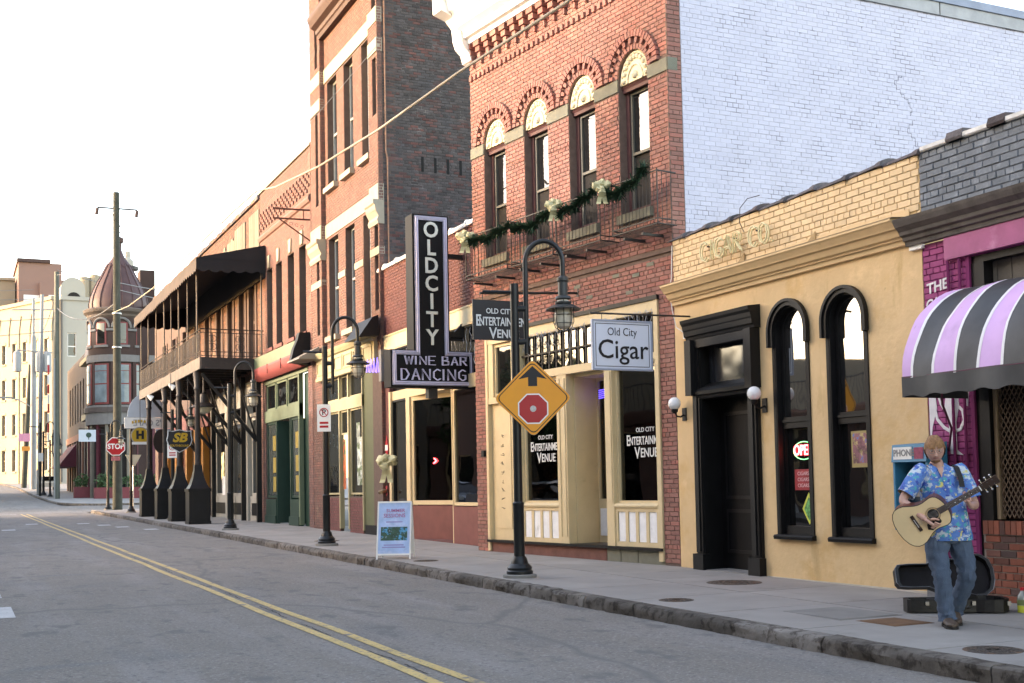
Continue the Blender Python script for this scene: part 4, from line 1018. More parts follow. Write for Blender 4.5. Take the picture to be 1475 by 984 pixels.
# white cigar sign
CS = thing('hanging_sign', (8.98, 15.3, 3.9), 'white framed hanging sign reading Old City Cigar', 'hanging sign')
m_sw = M('sign_white', (.62, .66, .74), .45, .03, 3); m_sb = M('sign_border', (.30, .34, .42), .5, .03); m_sd = M('sign_black', (.01, .01, .012), .5)
MB().box(8.47, 9.50, 15.29, 15.33, 3.09, 3.84).build('board', m_sw, CS)
FC = Fr(8.47, 15.29, (1, 0), (0, -1))
frame4(MB(), FC, .0, 1.03, 3.09, 3.84, .025, 0, .012).build('edge_frame', m_sb, CS)
frame4(MB(), FC, .055, .975, 3.145, 3.785, .008, 0, .004).build('border_line', m_sd, CS)
mb = MB(); mb.tube([(8.45, 15.31, 3.93), (10.2, 15.31, 3.95)], .014); 
for x in (8.65, 9.3): mb.tube([(x, 15.31, 3.93), (x, 15.31, 3.84)], .006, 5)
mb.build('bracket', m_iron, CS)
txt('Old City', .17, (8.98, 15.286, 3.66), Rr, (0, 0, 1), m_sd, CS, .002, sx=.85, off=-.001)
txt('Cigar', .40, (8.99, 15.286, 3.39), Rr, (0, 0, 1), m_sd, CS, .002, sx=1.0, off=.002)
# ================================================================ MAROON SINGLE STOREY BUILDING (wine bar)
MBD = thing('wine_bar_building', (9.95, 25.5, .18), 'low maroon painted brick building with cream framed shopfront behind the neon blade sign', 'building')
F = street(9.95)
m_mar = M('maroon_painted_brick', (.14, .05, .046), .75, .1, 3, .3, 50, rnd=.10, stain=((.19, .07, .06), 1.5, .6, .2))
m_marj = M('maroon_joint', (.13, .05, .045), .9, .15, 7)
m_marf = M('maroon_paint', (.17, .055, .045), .6, .12, 4, .15, 20, stain=((.3, .12, .1), 6, .7, .05))
holes = [(22.35, 28.95, .2, 5.3)]
core(F, 22.0, 29.42, .0, 7.0, -.35, -.01, holes).build('wall', m_marj, MBD)
bricks(F, 22.0, 29.42, .15, 7.0, m_mar, MBD, holes=holes, o=-.01, nind=300, seed=31)
MB().fprof(F, [(-.36, 6.98), (.05, 6.98), (.06, 7.02), (.03, 7.08), (-.36, 7.12)], 21.8, 29.42).build('coping', m_white, MBD)
for k in range(8): MB().fprof(F, [(-.36, 6.98), (.07, 6.97), (.08, 7.05), (.04, 7.12), (-.36, 7.16)], 22.4+k*.9, 22.48+k*.9).build('coping_clip', m_white, MBD)
MB().fbox(F, 22.35, 28.95, -.08, .02, 4.86, 5.28).build('fascia', m_cream, MBD)
mb = frame4(MB(), F, 22.35, 28.95, 4.86, 5.28, .04, .02, .04); mb.build('fascia_frame', m_tan, MBD)
MB().fbox(F, 22.35, 28.95, -.14, -.1, 3.82, 4.86).build('transom_pane', m_glass, MBD)
MB().fbox(F, 22.35, 28.95, -.14, -.02, 3.60, 3.82).build('header', m_tan, MBD)
for s in (24.9, 26.9): MB().fbox(F, s-.03, s+.03, -.1, 0, 3.82, 4.86).build('transom_post', m_tan, MBD)
rg = random.Random(4); mb = MB()
for k in range(30):
    s = 22.45+k*.21; z = 4.8; p = [F.P(s, 0, z)]
    for q in range(rg.randint(3, 7)): z -= rg.uniform(.08, .15); p.append(F.P(s+rg.uniform(-.05, .05), rg.uniform(-.01, .02), z))
    mb.tube(p, .006, 4)
mb.build('light_string', m_string, None, label='icicle light strings over the wine bar transom beside the neon sign', cat='string lights', loc=F.P(25, 0, 4.8), kind='stuff')
# shopfront: right window, recessed door, slanted left window, narrow side window
window(F, MBD, 22.95, 24.42, 1.0, 3.6, -.02, m_tan, m_shop, .07, d=.07)
MB().fbox(F, 22.95, 24.42, -.16, .0, .17, .98).build('bulkhead', m_marf, MBD)
MB().fbox(F, 22.4, 22.95, -.2, .01, .17, 3.6).build('pier', m_mar, MBD)
FA = Fr(10.58, 25.05, (-.30/2.1*1.0, 1), (-1, -.14))
FA = Fr(10.55, 25.0, ((9.95-10.55)/2.1, 1.0), (-1, (9.95-10.55)/2.1))
window(FA, MBD, .06, 2.1, 1.0, 3.6, -.02, m_tan, m_shop, .10, d=.07, rail=None)
MB().fbox(FA, .06, 2.1, -.14, .0, .17, .98).build('bulkhead', m_marf, MBD)
FD = Fr(10.55, 24.42, (0, 1), (-1, 0))
window(FD, MBD, .02, .58, .2, 3.6, -.05, m_black, m_glass, .05, d=.06, name='door', rail=1.2)
MB().fbox(F, 24.42, 24.46, -.62, -.0, .17, 3.6).build('reveal', m_tan, MBD)
MB().fbox(F, 27.08, 27.34, -.16, .02, .17, 3.6).build('post', m_tan, MBD)
window(F, MBD, 27.34, 28.42, .82, 3.6, -.02, m_black, m_glass, .05, d=.07)
MB().fbox(F, 27.34, 28.42, -.16, .0, .17, .82).build('bulkhead', m_marf, MBD)
MB().fbox(F, 28.42, 28.56, -.16, .03, .17, 3.82).build('post', m_tan, MBD)
MB().fbox(F, 28.56, 28.95, -.16, .0, .17, 4.86).build('pier', m_mar, MBD)
room(F, MBD, 22.4, 28.9, .18, 3.59, .72, 5, M('bar_wall', (.09, .05, .045), .9, .2, 2), m_rf, m_inside)
MB().fbox(F, 26.2, 26.6, -2.2, -1.9, .2, 3.5).build('white_column', M('bar_column', (.42, .42, .46), .6), MBD)
MB().fbox(F, 24.2, 26.0, -3.2, -2.6, .2, 1.25).build('bar_counter', m_ch, MBD)
cafe_table(F, 26.0, 1.4, .2, 'cafe table behind the slanted window of the wine bar', M('blue_white_cloth', (.4, .45, .6), .7)); cafe_chair(F, 25.6, 1.7, .2, 1.2, 'chair behind the slanted window of the wine bar', m_ch)
cafe_table(F, 23.7, 1.3, .2, 'cafe table behind the right window of the wine bar', m_tt)
MB().fbox(F, 22.36, 28.94, -1.3, -.1, 3.6, 3.66).build('entry_ceiling', m_tan, MBD)
# little red diamond sign, standpipe, red lit window text
rd = thing('diamond_sign', F.P(28.78, .02, 2.43), 'small red diamond shaped sign on the maroon pier', 'sign')
MB().fprism(F, [(28.78-.13, 2.43), (28.78, 2.12), (28.78+.13, 2.43), (28.78, 2.74)], .01, .025).build('board', M('sign_red', (.45, .03, .04), .45, .05), rd)
MB().fbox(F, 28.68, 28.88, .025, .03, 2.36, 2.50).build('print', m_white, rd)
sp = thing('standpipe', F.P(28.82, 0, 1.34), 'double standpipe connection on the maroon pier beside the poster board', 'standpipe')
mb = MB(); mb.lathe((0, 0, 0), [(1e-4, 0), (.13, 0), (.13, .02), (1e-4, .02)], 20); mb.v = [F.P(28.82, .005+v.z, 1.34)+F.S*v.x+Vector((0, 0, v.y)) for v in mb.v]; mb.build('plate', M('standpipe_red', (.4, .05, .06), .5), sp)
for sg in (-1, 1):
    mb = MB(); mb.tube([F.P(28.82, .02, 1.34), F.P(28.82+sg*.06, .10, 1.33), F.P(28.82+sg*.11, .2, 1.30)], .045, 12); mb.sm = True; mb.build('outlet', M('brass', (.28, .2, .12), .45, .2, 9, metal=.7) if sg < 0 else bpy.data.materials['brass'], sp)
ng = thing('neon_sign', FA.P(1.2, -.1, 2.1), 'tiny red lit sign inside the slanted window of the wine bar', 'neon sign')
mb = MB(); mb.tube([FA.P(1.3, -.055, 1.97), FA.P(1.2, -.055, 2.03), FA.P(1.28, -.055, 2.09)], .012, 5); mb.build('neon_tube', m_neonr, ng)
bx = thing('light_box', (9.45, 28.6, 4.3), 'small side on light box with violet neon scribble left of the blade sign', 'sign')
MB().box(9.72, 9.95, 28.5, 28.7, 4.1, 4.9).build('case', M('grey_metal_case', (.14, .14, .13), .5), bx)
mb = MB()
for k in range(4): mb.tube([(9.32+.085*k, 28.46, 4.3), (9.35+.085*k, 28.46, 4.62+.02*k), (9.38+.085*k, 28.46, 4.32)], .014, 5)
mb.build('neon_tube', M('violet_neon', (.16, .12, 1), .5, 0, emit=.5), bx)

# ---- neon blade sign
NS = thing('neon_blade_sign', (9.2, 23.6, 3.6), 'tall black neon blade sign reading OLD CITY over WINE BAR DANCING', 'neon sign')
m_sgn = M('black_enamel', (.006, .006, .007), .6, .15, 4, spec=.2)
m_ntub = M('lavender_neon', (.55, .55, .72), .4, .05, 9, emit=.02)
m_nedge = M('pale_lilac_enamel', (.36, .36, .44), .4, .08, 9)
m_letw = M('ivory_letters', (.66, .68, .60), .5, .04, 3)
x0, x1 = 8.74, 9.56; y0 = 23.5
mb = MB(); mb.box(x0, x1, y0, y0+.42, 4.30, 7.2); mb.box(8.22, 10.13, y0, y0+.42, 3.52, 4.302); mb.build('case', m_sgn, NS)
FN = Fr(0, y0, (1, 0), (0, -1))
def outline(pts, wd, o0, o1, mat, nm):
    n = len(pts)
    for i in range(n):
        a = Vector((pts[i][0], pts[i][1])); b = Vector((pts[(i+1) % n][0], pts[(i+1) % n][1]))
        MB().fbox(FN, min(a.x, b.x)-wd/2, max(a.x, b.x)+wd/2, o0, o1, min(a.y, b.y)-wd/2, max(a.y, b.y)+wd/2).build(nm, mat, NS)
op = [(8.30, 3.60), (10.05, 3.60), (10.05, 4.24), (9.48, 4.24), (9.48, 7.12), (8.83, 7.12), (8.83, 4.24), (8.30, 4.24)]
mb = MB(); n = len(op)
for i in range(n):
    a = op[i]; b = op[(i+1) % n]
    mb.fbox(FN, min(a[0], b[0])-.045, max(a[0], b[0])+.045, .0, .02+.0005*i, min(a[1], b[1])-.045, max(a[1], b[1])+.045)
mb.build('border', m_nedge, NS)
for e, k in ((.018, 0), (-.018, 1)):
    mb = MB(); c = [(8.30-e, 3.60-e), (10.05+e, 3.60-e), (10.05+e, 4.24+e), (9.48+e, 4.24+e), (9.48+e, 7.12+e), (8.83-e, 7.12+e), (8.83-e, 4.24+e), (8.30-e, 4.24+e)]
    mb.tube([FN.P(a, .05, z) for a, z in c], .009, 6, closed=True); mb.build('neon_tube', m_ntub, NS)
for i, ch in enumerate('OLDCITY'):
    txt(ch, .46, (9.155, y0-.02, 6.86-.383*i), (1, 0, 0), (0, 0, 1), m_letw, NS, .01, sx=.92, off=.010, name='letter')
def neon_word(word, x, z, h, adv, wid):
    G = {'W': [[(0,1),(.25,0),(.5,.9),(.75,0),(1,1)]], 'I': [[(.5,0),(.5,1)]], 'N': [[(0,0),(0,1),(1,0),(1,1)]], 'E': [[(1,1),(0,1),(0,0),(1,0)],[(0,.5),(.8,.5)]],
     'B': [[(0,0),(0,1),(.8,.95),(.8,.6),(0,.52),(.95,.45),(.95,.05),(0,0)]], 'A': [[(0,0),(.5,1),(1,0)],[(.2,.35),(.8,.35)]], 'R': [[(0,0),(0,1),(.85,.95),(.85,.55),(0,.5)],[(.4,.5),(1,0)]],
     'D': [[(0,0),(0,1),(.6,.95),(1,.5),(.6,.05),(0,0)]], 'C': [[(1,.85),(.6,1),(.1,.75),(.1,.25),(.6,0),(1,.15)]], 'G': [[(1,.85),(.6,1),(.1,.75),(.1,.25),(.6,0),(1,.15),(1,.5),(.6,.5)]]}
    for ch in word:
        if ch != ' ':
            w_ = wid*(.35 if ch == 'I' else 1.25 if ch == 'W' else 1)
            for st in G[ch]:
                for dx in (-.011, .011):
                    mb = MB(); mb.tube([(x+dx+(a-(.5 if ch == 'I' else 0))*w_, y0-.05, z+b*h) for a, b in st], .0085, 5); mb.build('neon_tube', m_ntub, NS)
            x += w_*(1 if ch != 'I' else .6)+adv
        else: x += .10
neon_word('WINE BAR', 8.52, 3.99, .18, .065, .14); neon_word('DANCING', 8.44, 3.665, .235, .07, .165)
MB().box(x1, 9.95, y0+.15, y0+.25, 6.32, 6.42).build('bracket', m_iron, NS)
mb = MB(); mb.box(x1, 9.96, y0+.15, y0+.28, 4.62, 4.74); mb.fprism(Fr(0, y0+.28, (1, 0), (0, 1)), [(9.56, 4.55), (9.98, 4.55), (9.98, 4.98)], -.1, .0); mb.build('bracket', m_iron, NS)
MB().box(9.1, 9.3, y0+.1, y0+.3, 3.3, 3.52).build('junction_box', m_iron, NS)

# ================================================================ TALL ROMANESQUE BRICK BUILDING
TB = thing('tall_brick_building', (9.85, 32, .22), 'tall narrow brick building with cream stone bands and a dark soot stained side wall', 'building')
F = street(9.85)
m_tbr = M('salmon_brick', (.15, .082, .065), .8, .1, 2.5, .3, 50, rnd=.12, col2=(.19, .085, .065), mix2=.35, stain=[((.20, .12, .09), .5, .58, .2), ((.24, .15, .1), .9, .64, .12)])
m_tbj = M('brown_mortar', (.10, .068, .056), .9, .15, 7)
m_tcr = M('cream_stone', (.30, .265, .2), .75, .08, 3, .2, 30, stain=((.29, .25, .19), 3, .62, .2))
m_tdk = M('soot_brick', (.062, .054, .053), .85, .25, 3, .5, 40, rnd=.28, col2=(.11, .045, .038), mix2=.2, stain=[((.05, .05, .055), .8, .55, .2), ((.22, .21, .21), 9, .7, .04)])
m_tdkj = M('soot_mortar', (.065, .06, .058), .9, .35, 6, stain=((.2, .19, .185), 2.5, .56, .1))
m_brn = M('brown_wood_trim', (.06, .03, .024), .65, .2, 5)
TW = [(32.95, 33.90), (31.40, 32.25), (29.80, 30.62)]
H3 = [(a, b, 10.28, 13.45) for a, b in TW]; H2 = [(a, b, 5.86, 8.75) for a, b in TW]
NB = [(28.98, 29.30, 11.1, 12.6), (34.45, 34.72, 9.9, 13.0), (28.98, 29.30, 13.95, 16), (34.45, 34.72, 14.1, 15.6), (28.98, 29.28, 6.0, 8.6), (34.45, 34.72, 6.0, 8.6)]
GH = [(29.4, 34.25, .0, 4.62)]
o_ = -.14
core(F, 28.9, 35.3, 0, 18, -.5, o_-.01, H3+H2+GH).build('wall', m_tbj, TB)
bricks(F, 29.62, 34.2, 5.3, 14.9, m_tbr, TB, holes=H3+H2+[(29.6, 34.3, 13.5, 13.92), (29.6, 34.3, 8.82, 9.22)], o=o_-.01, nind=300, seed=41)
# piers
for a, b, hs in ((28.9, 29.62, 0), (34.2, 35.3, 1)):
    nbs = [n_ for n_ in NB if n_[0] > a and n_[1] < b]
    core(F, a, b, 0, 18, o_-.01, -.01, nbs).build('pier', m_tbj, TB)
    bricks(F, a, b, .2 if a > 30 else 4.7, 18, m_tbr, TB, holes=nbs+[(a, b, 13.5, 13.9), (a, b, 12.72, 13.08), (a, b, 8.82, 9.25), (a, b, 7.42, 7.62), (a, b, 14.6, 14.75)], o=-.01, nind=120, seed=42+hs)
    FSr = side(9.85, a); 
    for z0, z1 in ((13.5, 13.9), (12.72, 13.08), (8.82, 9.25), (7.42, 7.62)):
        MB().fbox(F, a-.005, b, -.145, .016, z0, z1).build('stone_band', m_tcr, TB)
    mb = MB(); mb.fprof(F, [(-.14, 8.2), (.03, 8.2), (.06, 8.3), (.02, 8.4), (.10, 8.55), (.12, 8.68), (.16, 8.72), (.16, 8.82), (-.14, 8.82)], a-.02, b+.02); mb.build('capital', m_tcr, TB)
    for z0, z1 in ((8.5, 8.8),): pass
# recessed returns of the right pier shown red
bricks(side(9.85, 28.9), .0, .13, .3, 18, m_tbr, TB, nind=40, seed=48, L=.13, t=.006)
bricks(Fr(9.85+.0, 34.2, (1, 0), (0, -1)), .01, .14, 4.7, 18, m_tbr, TB, nind=0, seed=49, L=.13, t=.006)
for z0, z1 in ((13.5, 13.92), (8.82, 9.22)): MB().fbox(F, 29.62, 34.2, -.16, o_+.025, z0, z1).build('stone_band', m_tcr, TB)
for k in range(5): MB().fbox(F, 30.63+.0, 31.39, -.16, o_+.02, 7.42, 7.6).build('stone_band', m_tcr, TB) if k == 0 else MB().fbox(F, 32.26, 32.94, -.16, o_+.02, 7.42, 7.6).build('stone_band', m_tcr, TB) if k == 1 else None
m_sgr = M('weathered_grey_sash', (.28, .30, .30), .7, .15, 4); m_tint = M('tan_blind', (.30, .22, .13), .7, .1)
for i, (a, b) in enumerate(TW):
    for (z0, z1) in ((10.28, 13.45), (5.86, 8.75)):
        window(F, TB, a, b, z0, z1, -.32, m_sgr, m_glass_up if i < 2 else m_glass, .06, (z0+z1)/2, d=.06)
        MB().fbox(F, a-.07, b+.07, -.3, .0, z0-.16, z0-.01).build('sill', m_tcr, TB)
        if i == 2: MB().fbox(F, a+.06, b-.06, -.33, -.31, z0+.1, z1-.08).build('shutter', m_sgr, TB)
# cornice and the checkered panel over it
MB().fprof(F, [(-.15, 14.85), (.02, 14.85), (.06, 14.95), (.1, 14.98), (.12, 15.08), (.26, 15.15), (.34, 15.3), (.36, 15.36), (.36, 15.44), (-.15, 15.5)], 29.62, 34.2).build('cornice', m_brn, TB)
core(F, 29.62, 34.2, 15.5, 18, -.145, -.10).build('panel_bed', m_brn, TB)
for r in range(14):
    for c in range(16):
        if (r+c) % 2: MB().fbox(F, 29.66+c*.285, 29.66+c*.285+.22, -.10, -.02, 15.52+r*.175, 15.52+r*.175+.12).build('brick', m_tbr, TB)
# side wall with soot
FS = side(9.85, 28.9)
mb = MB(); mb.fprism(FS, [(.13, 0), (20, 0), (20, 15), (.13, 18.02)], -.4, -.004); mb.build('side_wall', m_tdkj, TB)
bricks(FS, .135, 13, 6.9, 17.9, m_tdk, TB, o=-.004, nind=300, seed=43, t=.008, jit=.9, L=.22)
for k in range(6): MB().fbox(FS, 1.18+.36*k, 1.25+.36*k, .0, .012, 9.65-.0*k, 10.05).build('beam_slot', M('slot_black', (.008, .008, .008), .9) if k == 0 else bpy.data.materials['slot_black'], TB)
mb = MB(); mb.tube([FS.P(.2, .05, 18), FS.P(.2, .05, 10.1), FS.P(.24, .05, 9.9), FS.P(.24, .05, 7.1)], .022, 6); mb.build('drainpipe', M('copper_brown_pipe', (.22, .12, .08), .6, .3, 9), TB)
# shopfront with cream frieze
m_olv = M('olive_paint', (.085, .095, .045), .6, .1, 3, .1, 30); m_olc = M('cream_shopfront', (.36, .31, .18), .55, .08, 3)
mb = MB(); mb.fbox(F, 29.15, 34.5, -.1, .10, 4.62, 5.3); mb.fprof(F, [(.10, 5.2), (.16, 5.22), (.22, 5.32), (.24, 5.38), (-.1, 5.42)], 29.1, 34.55); mb.fprof(F, [(.10, 4.56), (.14, 4.58), (.14, 4.66), (.10, 4.68)], 29.15, 34.5); mb.build('frieze', m_olc, TB)
for k in range(6):
    a = 29.3+k*.87; frame4(MB(), F, a, a+.75, 4.74, 5.14, .05, .10, .125).build('frieze_panel', m_olc, TB)
MB().fprof(F, [(.1, 5.28), (.62, 5.22), (.60, 5.27), (.26, 5.75), (.1, 5.82)], 28.75, 30.0).build('hood', m_black, TB)
MB().fprof(F, [(.1, 5.26), (.72, 5.24), (.70, 5.29), (.3, 5.5), (.1, 5.62)], 34.2, 35.6).build('hood', M('grey_hood', (.2, .18, .15), .7), TB)
MB().fbox(F, 29.40, 30.40, -1.0, -.02, .25, 4.6).build('olive_reveal', m_olv, TB)
MB().fbox(F, 29.40, 30.36, -.9, .0, .1, .45).build('stone_base', m_black, TB)
px = [(30.46, 31.66), (31.74, 32.5), (32.58, 34.1)]
MB().fbox(F, 30.40, 30.46, -.1, .03, .3, 4.6).build('post', m_olc, TB)
MB().fbox(F, 30.40, 34.2, -.1, .04, 3.60, 3.92).build('mid_rail', m_olc, TB)
for i, (a, b) in enumerate(px):
    window(F, TB, a, b, 3.93, 4.56, -.03, m_olc, m_glass, .035, d=.06)
    MB().fbox(F, b, b+.08, -.1, .03, .3, 4.6).build('post', m_olc, TB)
    if i != 1:
        window(F, TB, a, b, 1.25, 3.6, -.03, m_olc, m_glass, .05, d=.06)
        MB().fbox(F, a, b, -.1, .0, .2, 1.2).build('bulkhead_bed', m_tbj, TB)
        bricks(F, a, b, .2, 1.16, m_mar, TB, o=0., nind=40, seed=60+i)
    else:
        window(F, TB, a, b, 2.92, 3.6, -.03, m_olc, m_glass, .05, d=.06)
        MB().fbox(F, a, b, -.9, -.3, .2, 2.9).build('door_recess', m_olv, TB); MB().fbox(F, a+.1, b-.1, -.3, -.27, .9, 2.7).build('door_glass', m_glass, TB)
for (s, z, w_, h_, col, nm) in ((30.75, 1.5, .42, 1.3, (.5, .55, .5), 'pale_print'), (32.2, 1.4, .25, 1.4, (.5, .12, .05), 'orange_print'), (30.9, 2.8, .3, .4, (.3, .32, .28), 'grey_notice')):
    MB().fbox(F, s, s+w_, -.062, -.058, z, z+h_).build('window_print', M(nm, col, .5, .6, 6, stain=((.08, .12, .05), 4, .5, .1)), TB)

# ================================================================ BRICK BUILDING WITH GREEN SHOPFRONT
GB = thing('green_shop_building', (9.9, 39, .27), 'two storey pink brick building with four narrow windows and a dark green shopfront', 'building')
F = street(9.9)
m_gbr = M('pink_brick', (.165, .088, .075), .8, .1, 2.5, .3, 50, rnd=.14, col2=(.20, .09, .07), mix2=.3, stain=((.22, .135, .105), .6, .56, .2))
GW = [(40.45, 41.25), (39.12, 39.92), (37.55, 38.35), (36.12, 36.92)]
gh = [(a, b, 6.33, 9.08) for a, b in GW]+[(36.0, 41.6, .0, 5.2)]
core(F, 35.5, 42.2, 0, 12.0, -.4, -.01, gh).build('wall', m_tbj, GB)
bricks(F, 35.5, 42.2, .2, 11.95, m_gbr, GB, holes=gh+[(a-.08, b+.08, 6.18, 6.33) for a, b in GW], o=-.01, nind=300, seed=51)
MB().fbox(F, 35.4, 42.3, -.4, .05, 12.0, 12.08).build('coping', m_tcr, GB)
core(side(9.9, 35.5), .0, 8, 11.0, 12.0, -.3, 0).build('parapet_return', m_tbj, GB)
for r in range(5):
    for c in range(32):
        if (r+c) % 2: MB().fbox(F, 35.6+c*.205, 35.6+c*.205+.11, -.01, .05, 10.62+r*.135, 10.62+r*.135+.09).build('corbel_brick', m_gbr, GB)
MB().fprof(F, [(0, 10.25), (.05, 10.27), (.09, 10.36), (.06, 10.46), (0, 10.5)], 35.5, 42.2).build('string_course', m_gbr, GB)
for i, (a, b) in enumerate(GW):
    window(F, GB, a, b, 6.33, 9.08, -.24, M('dark_green_sash', (.05, .07, .055), .6) if i == 0 else bpy.data.materials['dark_green_sash'], m_glass, .06, 7.7, d=.06)
    MB().fbox(F, a-.07, b+.07, -.24, .05, 6.2, 6.32).build('sill', m_mar, GB)
    MB().fprism(F, [((a+b)/2-.12, 9.12), ((a+b)/2+.12, 9.12), ((a+b)/2+.17, 9.55), ((a+b)/2-.17, 9.55)], -.01, .05).build('keystone', m_tcr, GB)
# iron bracket for a lost sign
mb = MB(); q = [(9.6, 35.62), (7.6, 35.9)]
mb.tube([(9.9, 35.6, 10.0), (8.75, 35.6, 9.98)], .028, 6); mb.tube([(9.9, 35.6, 9.7), (8.75, 35.6, 9.68)], .028, 6); mb.tube([(9.9, 35.6, 9.05), (8.95, 35.6, 9.66)], .022, 6); mb.tube([(9.7, 35.6, 10), (9.7, 35.6, 9.7)], .018, 5)
for k in range(4): mb.tube([(9.65-.17*k+.05*cos(i), 35.6, 9.58-.06*(3-k)*.6+.05*sin(i)) for i in range(7)], .008, 4)
mb.build('sign_bracket', M('rusty_iron', (.10, .035, .025), .8, .2, 9), GB, label='rusty scrolled iron bracket with no sign')
m_dgr = M('dark_green_paint', (.014, .042, .030), .45, .12, 3, .12, 20); m_mgr = M('sage_green_paint', (.13, .165, .10), .55, .1, 3)
m_redc = M('faded_red_canvas', (.30, .07, .065), .7, .08, 3, .2, 30)
MB().fbox(F, 36.0, 41.75, .0, .40, 5.62, 6.0).build('canopy_box', m_mgr, GB)
mb = MB(); mb.fprof(F, [(0, 5.25), (.18, 5.2), (.34, 5.28), (.44, 5.42), (.46, 5.55), (.42, 5.62), (0, 5.62)], 36.0, 41.75); mb.build('rolled_awning', m_redc, GB, smooth=True)
MB().fprof(F, [(0, 5.22), (.62, 5.3), (.52, 5.7), (.40, 5.98), (.34, 6.22), (0, 6.24)], 35.7, 36.0).build('canopy_end', m_black, GB)
for s in (37.6, 39.4): MB().fbox(F, s, s+.03, .44, .47, 5.3, 5.62).build('strap', m_mar, GB)
mb = MB(); mb.fbox(F, 36.0, 41.6, -.1, .02, 5.08, 5.22); mb.fbox(F, 36.95, 41.6, -.1, .03, 3.75, 4.15); mb.build('header', m_mgr, GB)
for (a, b) in ((40.25, 41.5), (38.75, 40.1), (37.15, 38.6)):
    window(F, GB, a, b, 4.16, 5.08, -.03, m_mgr, m_glass, .07, d=.06)
MB().fbox(F, 36.0, 37.0, -.9, -.15, .25, 5.08).build('dark_jamb', m_dgr, GB); MB().fbox(F, 36.95, 37.08, -.1, .04, .3, 5.08).build('post', m_mgr, GB)
for (a, b) in ((40.1, 41.5), (37.1, 38.2)):
    window(F, GB, a, b, 1.15, 3.74, -.03, m_dgr, glass('green_shop_glass', (.07, .085, .08), .1, 1.5) if a > 40 else bpy.data.materials['green_shop_glass'], .08, d=.06)
    MB().fbox(F, a-.02, b+.02, -.1, .03, .26, 1.1).build('bulkhead', m_dgr, GB); MB().fbox(F, a-.05, b+.05, -.1, .07, .26, .55).build('plinth', m_dgr, GB)
    for z in (1.35, 2.0, 2.75): MB().fbox(F, a+.25, a+.65, -.05, -.045, z, z+.52).build('paper_notice', M('yellow_paper', (.30, .22, .05), .8) if (z == 1.35 and a > 40) else bpy.data.materials['yellow_paper'], GB)
MB().fbox(F, 38.2, 40.1, -.9, -.8, .25, 3.74).build('door_back', m_inside, GB)
window(F, GB, 38.75, 39.7, .3, 3.7, -.5, M('grey_brown_door', (.13, .115, .10), .6), m_glass, .12, 1.3, d=.06, name='door')
for s in (38.2, 40.0): MB().fbox(F, s, s+.1, -.55, .0, .3, 3.74).build('door_jamb', m_dgr, GB)
# ================================================================ BALCONY BUILDING
BB = thing('balcony_building', (9.9, 52, .35), 'old brick building with a long iron balcony, black awning and boarded top wall', 'building')
F = street(9.9)
m_obr = M('orange_brick', (.11, .062, .047), .8, .1, 2, .3, 50, rnd=.15, col2=(.2, .085, .055), mix2=.3, stain=((.2, .13, .09), .5, .55, .2))
m_ocr = M('ochre_worn_paint', (.42, .34, .2), .8, .15, 3)
UW = [(43.0, 43.9), (44.7, 45.6), (46.8, 47.7), (49, 49.9), (51.5, 52.4), (54, 54.9), (57, 58), (60, 61), (63, 64)]
bh = [(a, b, 6.25, 9.0) for a, b in UW]+[(42.4, 51.2, 0, 5.4), (51.6, 66, 0, 5.2)]
core(F, 42.2, 67, 0, 11.85, -.4, -.01, bh).build('wall', m_tbj, BB)
bricks(F, 42.2, 56, 5.4, 11.8, m_obr, BB, holes=bh, o=-.01, nind=300, seed=61)
y = 42.2; rg = random.Random(6)
while y < 67:
    h = rg.uniform(0, .08); MB().fprof(F, [(-.4, 11.84), (.08, 11.84), (.09, 11.93+h), (-.4, 12.0+h)], y, y+.5).build('coping_tile', m_obr if rg.random() < .5 else m_cop, BB); y += .53
m_bd = M('weathered_boards', (.15, .15, .115), .85, .15, 2, .3, 40, rnd=.18)
s = 42.25
while s < 60:
    w_ = rg.uniform(.28, .42)
    if not (43.6 < s < 44.2 or 48.2 < s < 49.6): MB().fbox(F, s, s+w_-.03, .0, .035, 9.7, 11.35-.35*rg.random() if s > 46 else 11.5).build('board', m_bd, BB)
    s += w_
for a, b in UW:
    window(F, BB, a, b, 6.25, 9.0, -.12, m_brn, m_glass, .09, 7.6, d=.06)
    for q in (a-.30, b+.02): MB().fbox(F, q, q+.28, .0, .04, 6.25, 9.0).build('shutter', m_brn, BB)
# ground floor: white colonnaded shopfront, then orange framed one
m_wh = M('off_white_shopfront', (.36, .34, .29), .6, .07, 3, .15, 20)
MB().fbox(F, 42.4, 51.2, -.12, .06, 4.55, 5.4).build('frieze', m_wh, BB)
for (a, b) in ((42.5, 44.0), (45.0, 47.4), (48.1, 50.6)):
    window(F, BB, a, b, 1.2, 4.1, -.05, m_wh, m_glass, .12, d=.06)
    MB().fbox(F, a, b, -.12, .02, .3, 1.2).build('bulkhead', m_wh, BB); MB().fbox(F, a+.25, b-.25, .02, .03, .5, .95).build('vent', m_black, BB)
for a in (42.3, 44.05, 44.6, 47.45, 47.8, 50.65): MB().fbox(F, a, a+.28, -.12, .1, .3, 4.55).build('column', m_wh, BB)
MB().fbox(F, 42.4, 51.2, -.1, .04, 4.1, 4.22).build('transom_rail', m_wh, BB)
MB().fbox(F, 42.4, 66, -1.2, -1.1, .2, 5.3).build('interior_back', m_inside, BB)
MB().fbox(F, 48.5, 49.3, -.04, -.035, 1.25, 2.0).build('window_notice', m_white, BB)
m_or = M('orange_paint', (.32, .13, .02), .5, .08, 3)
for a in (52.6, 54.4, 56.6, 59.5, 62): MB().fbox(F, a, a+.42, -.15, .12, .35, 4.2).build('column', m_or, BB)
MB().fbox(F, 51.6, 66, -.4, -.2, .3, 4.2).build('shopfront', M('burgundy_shopfront', (.07, .02, .018), .5, .3, 2), BB)
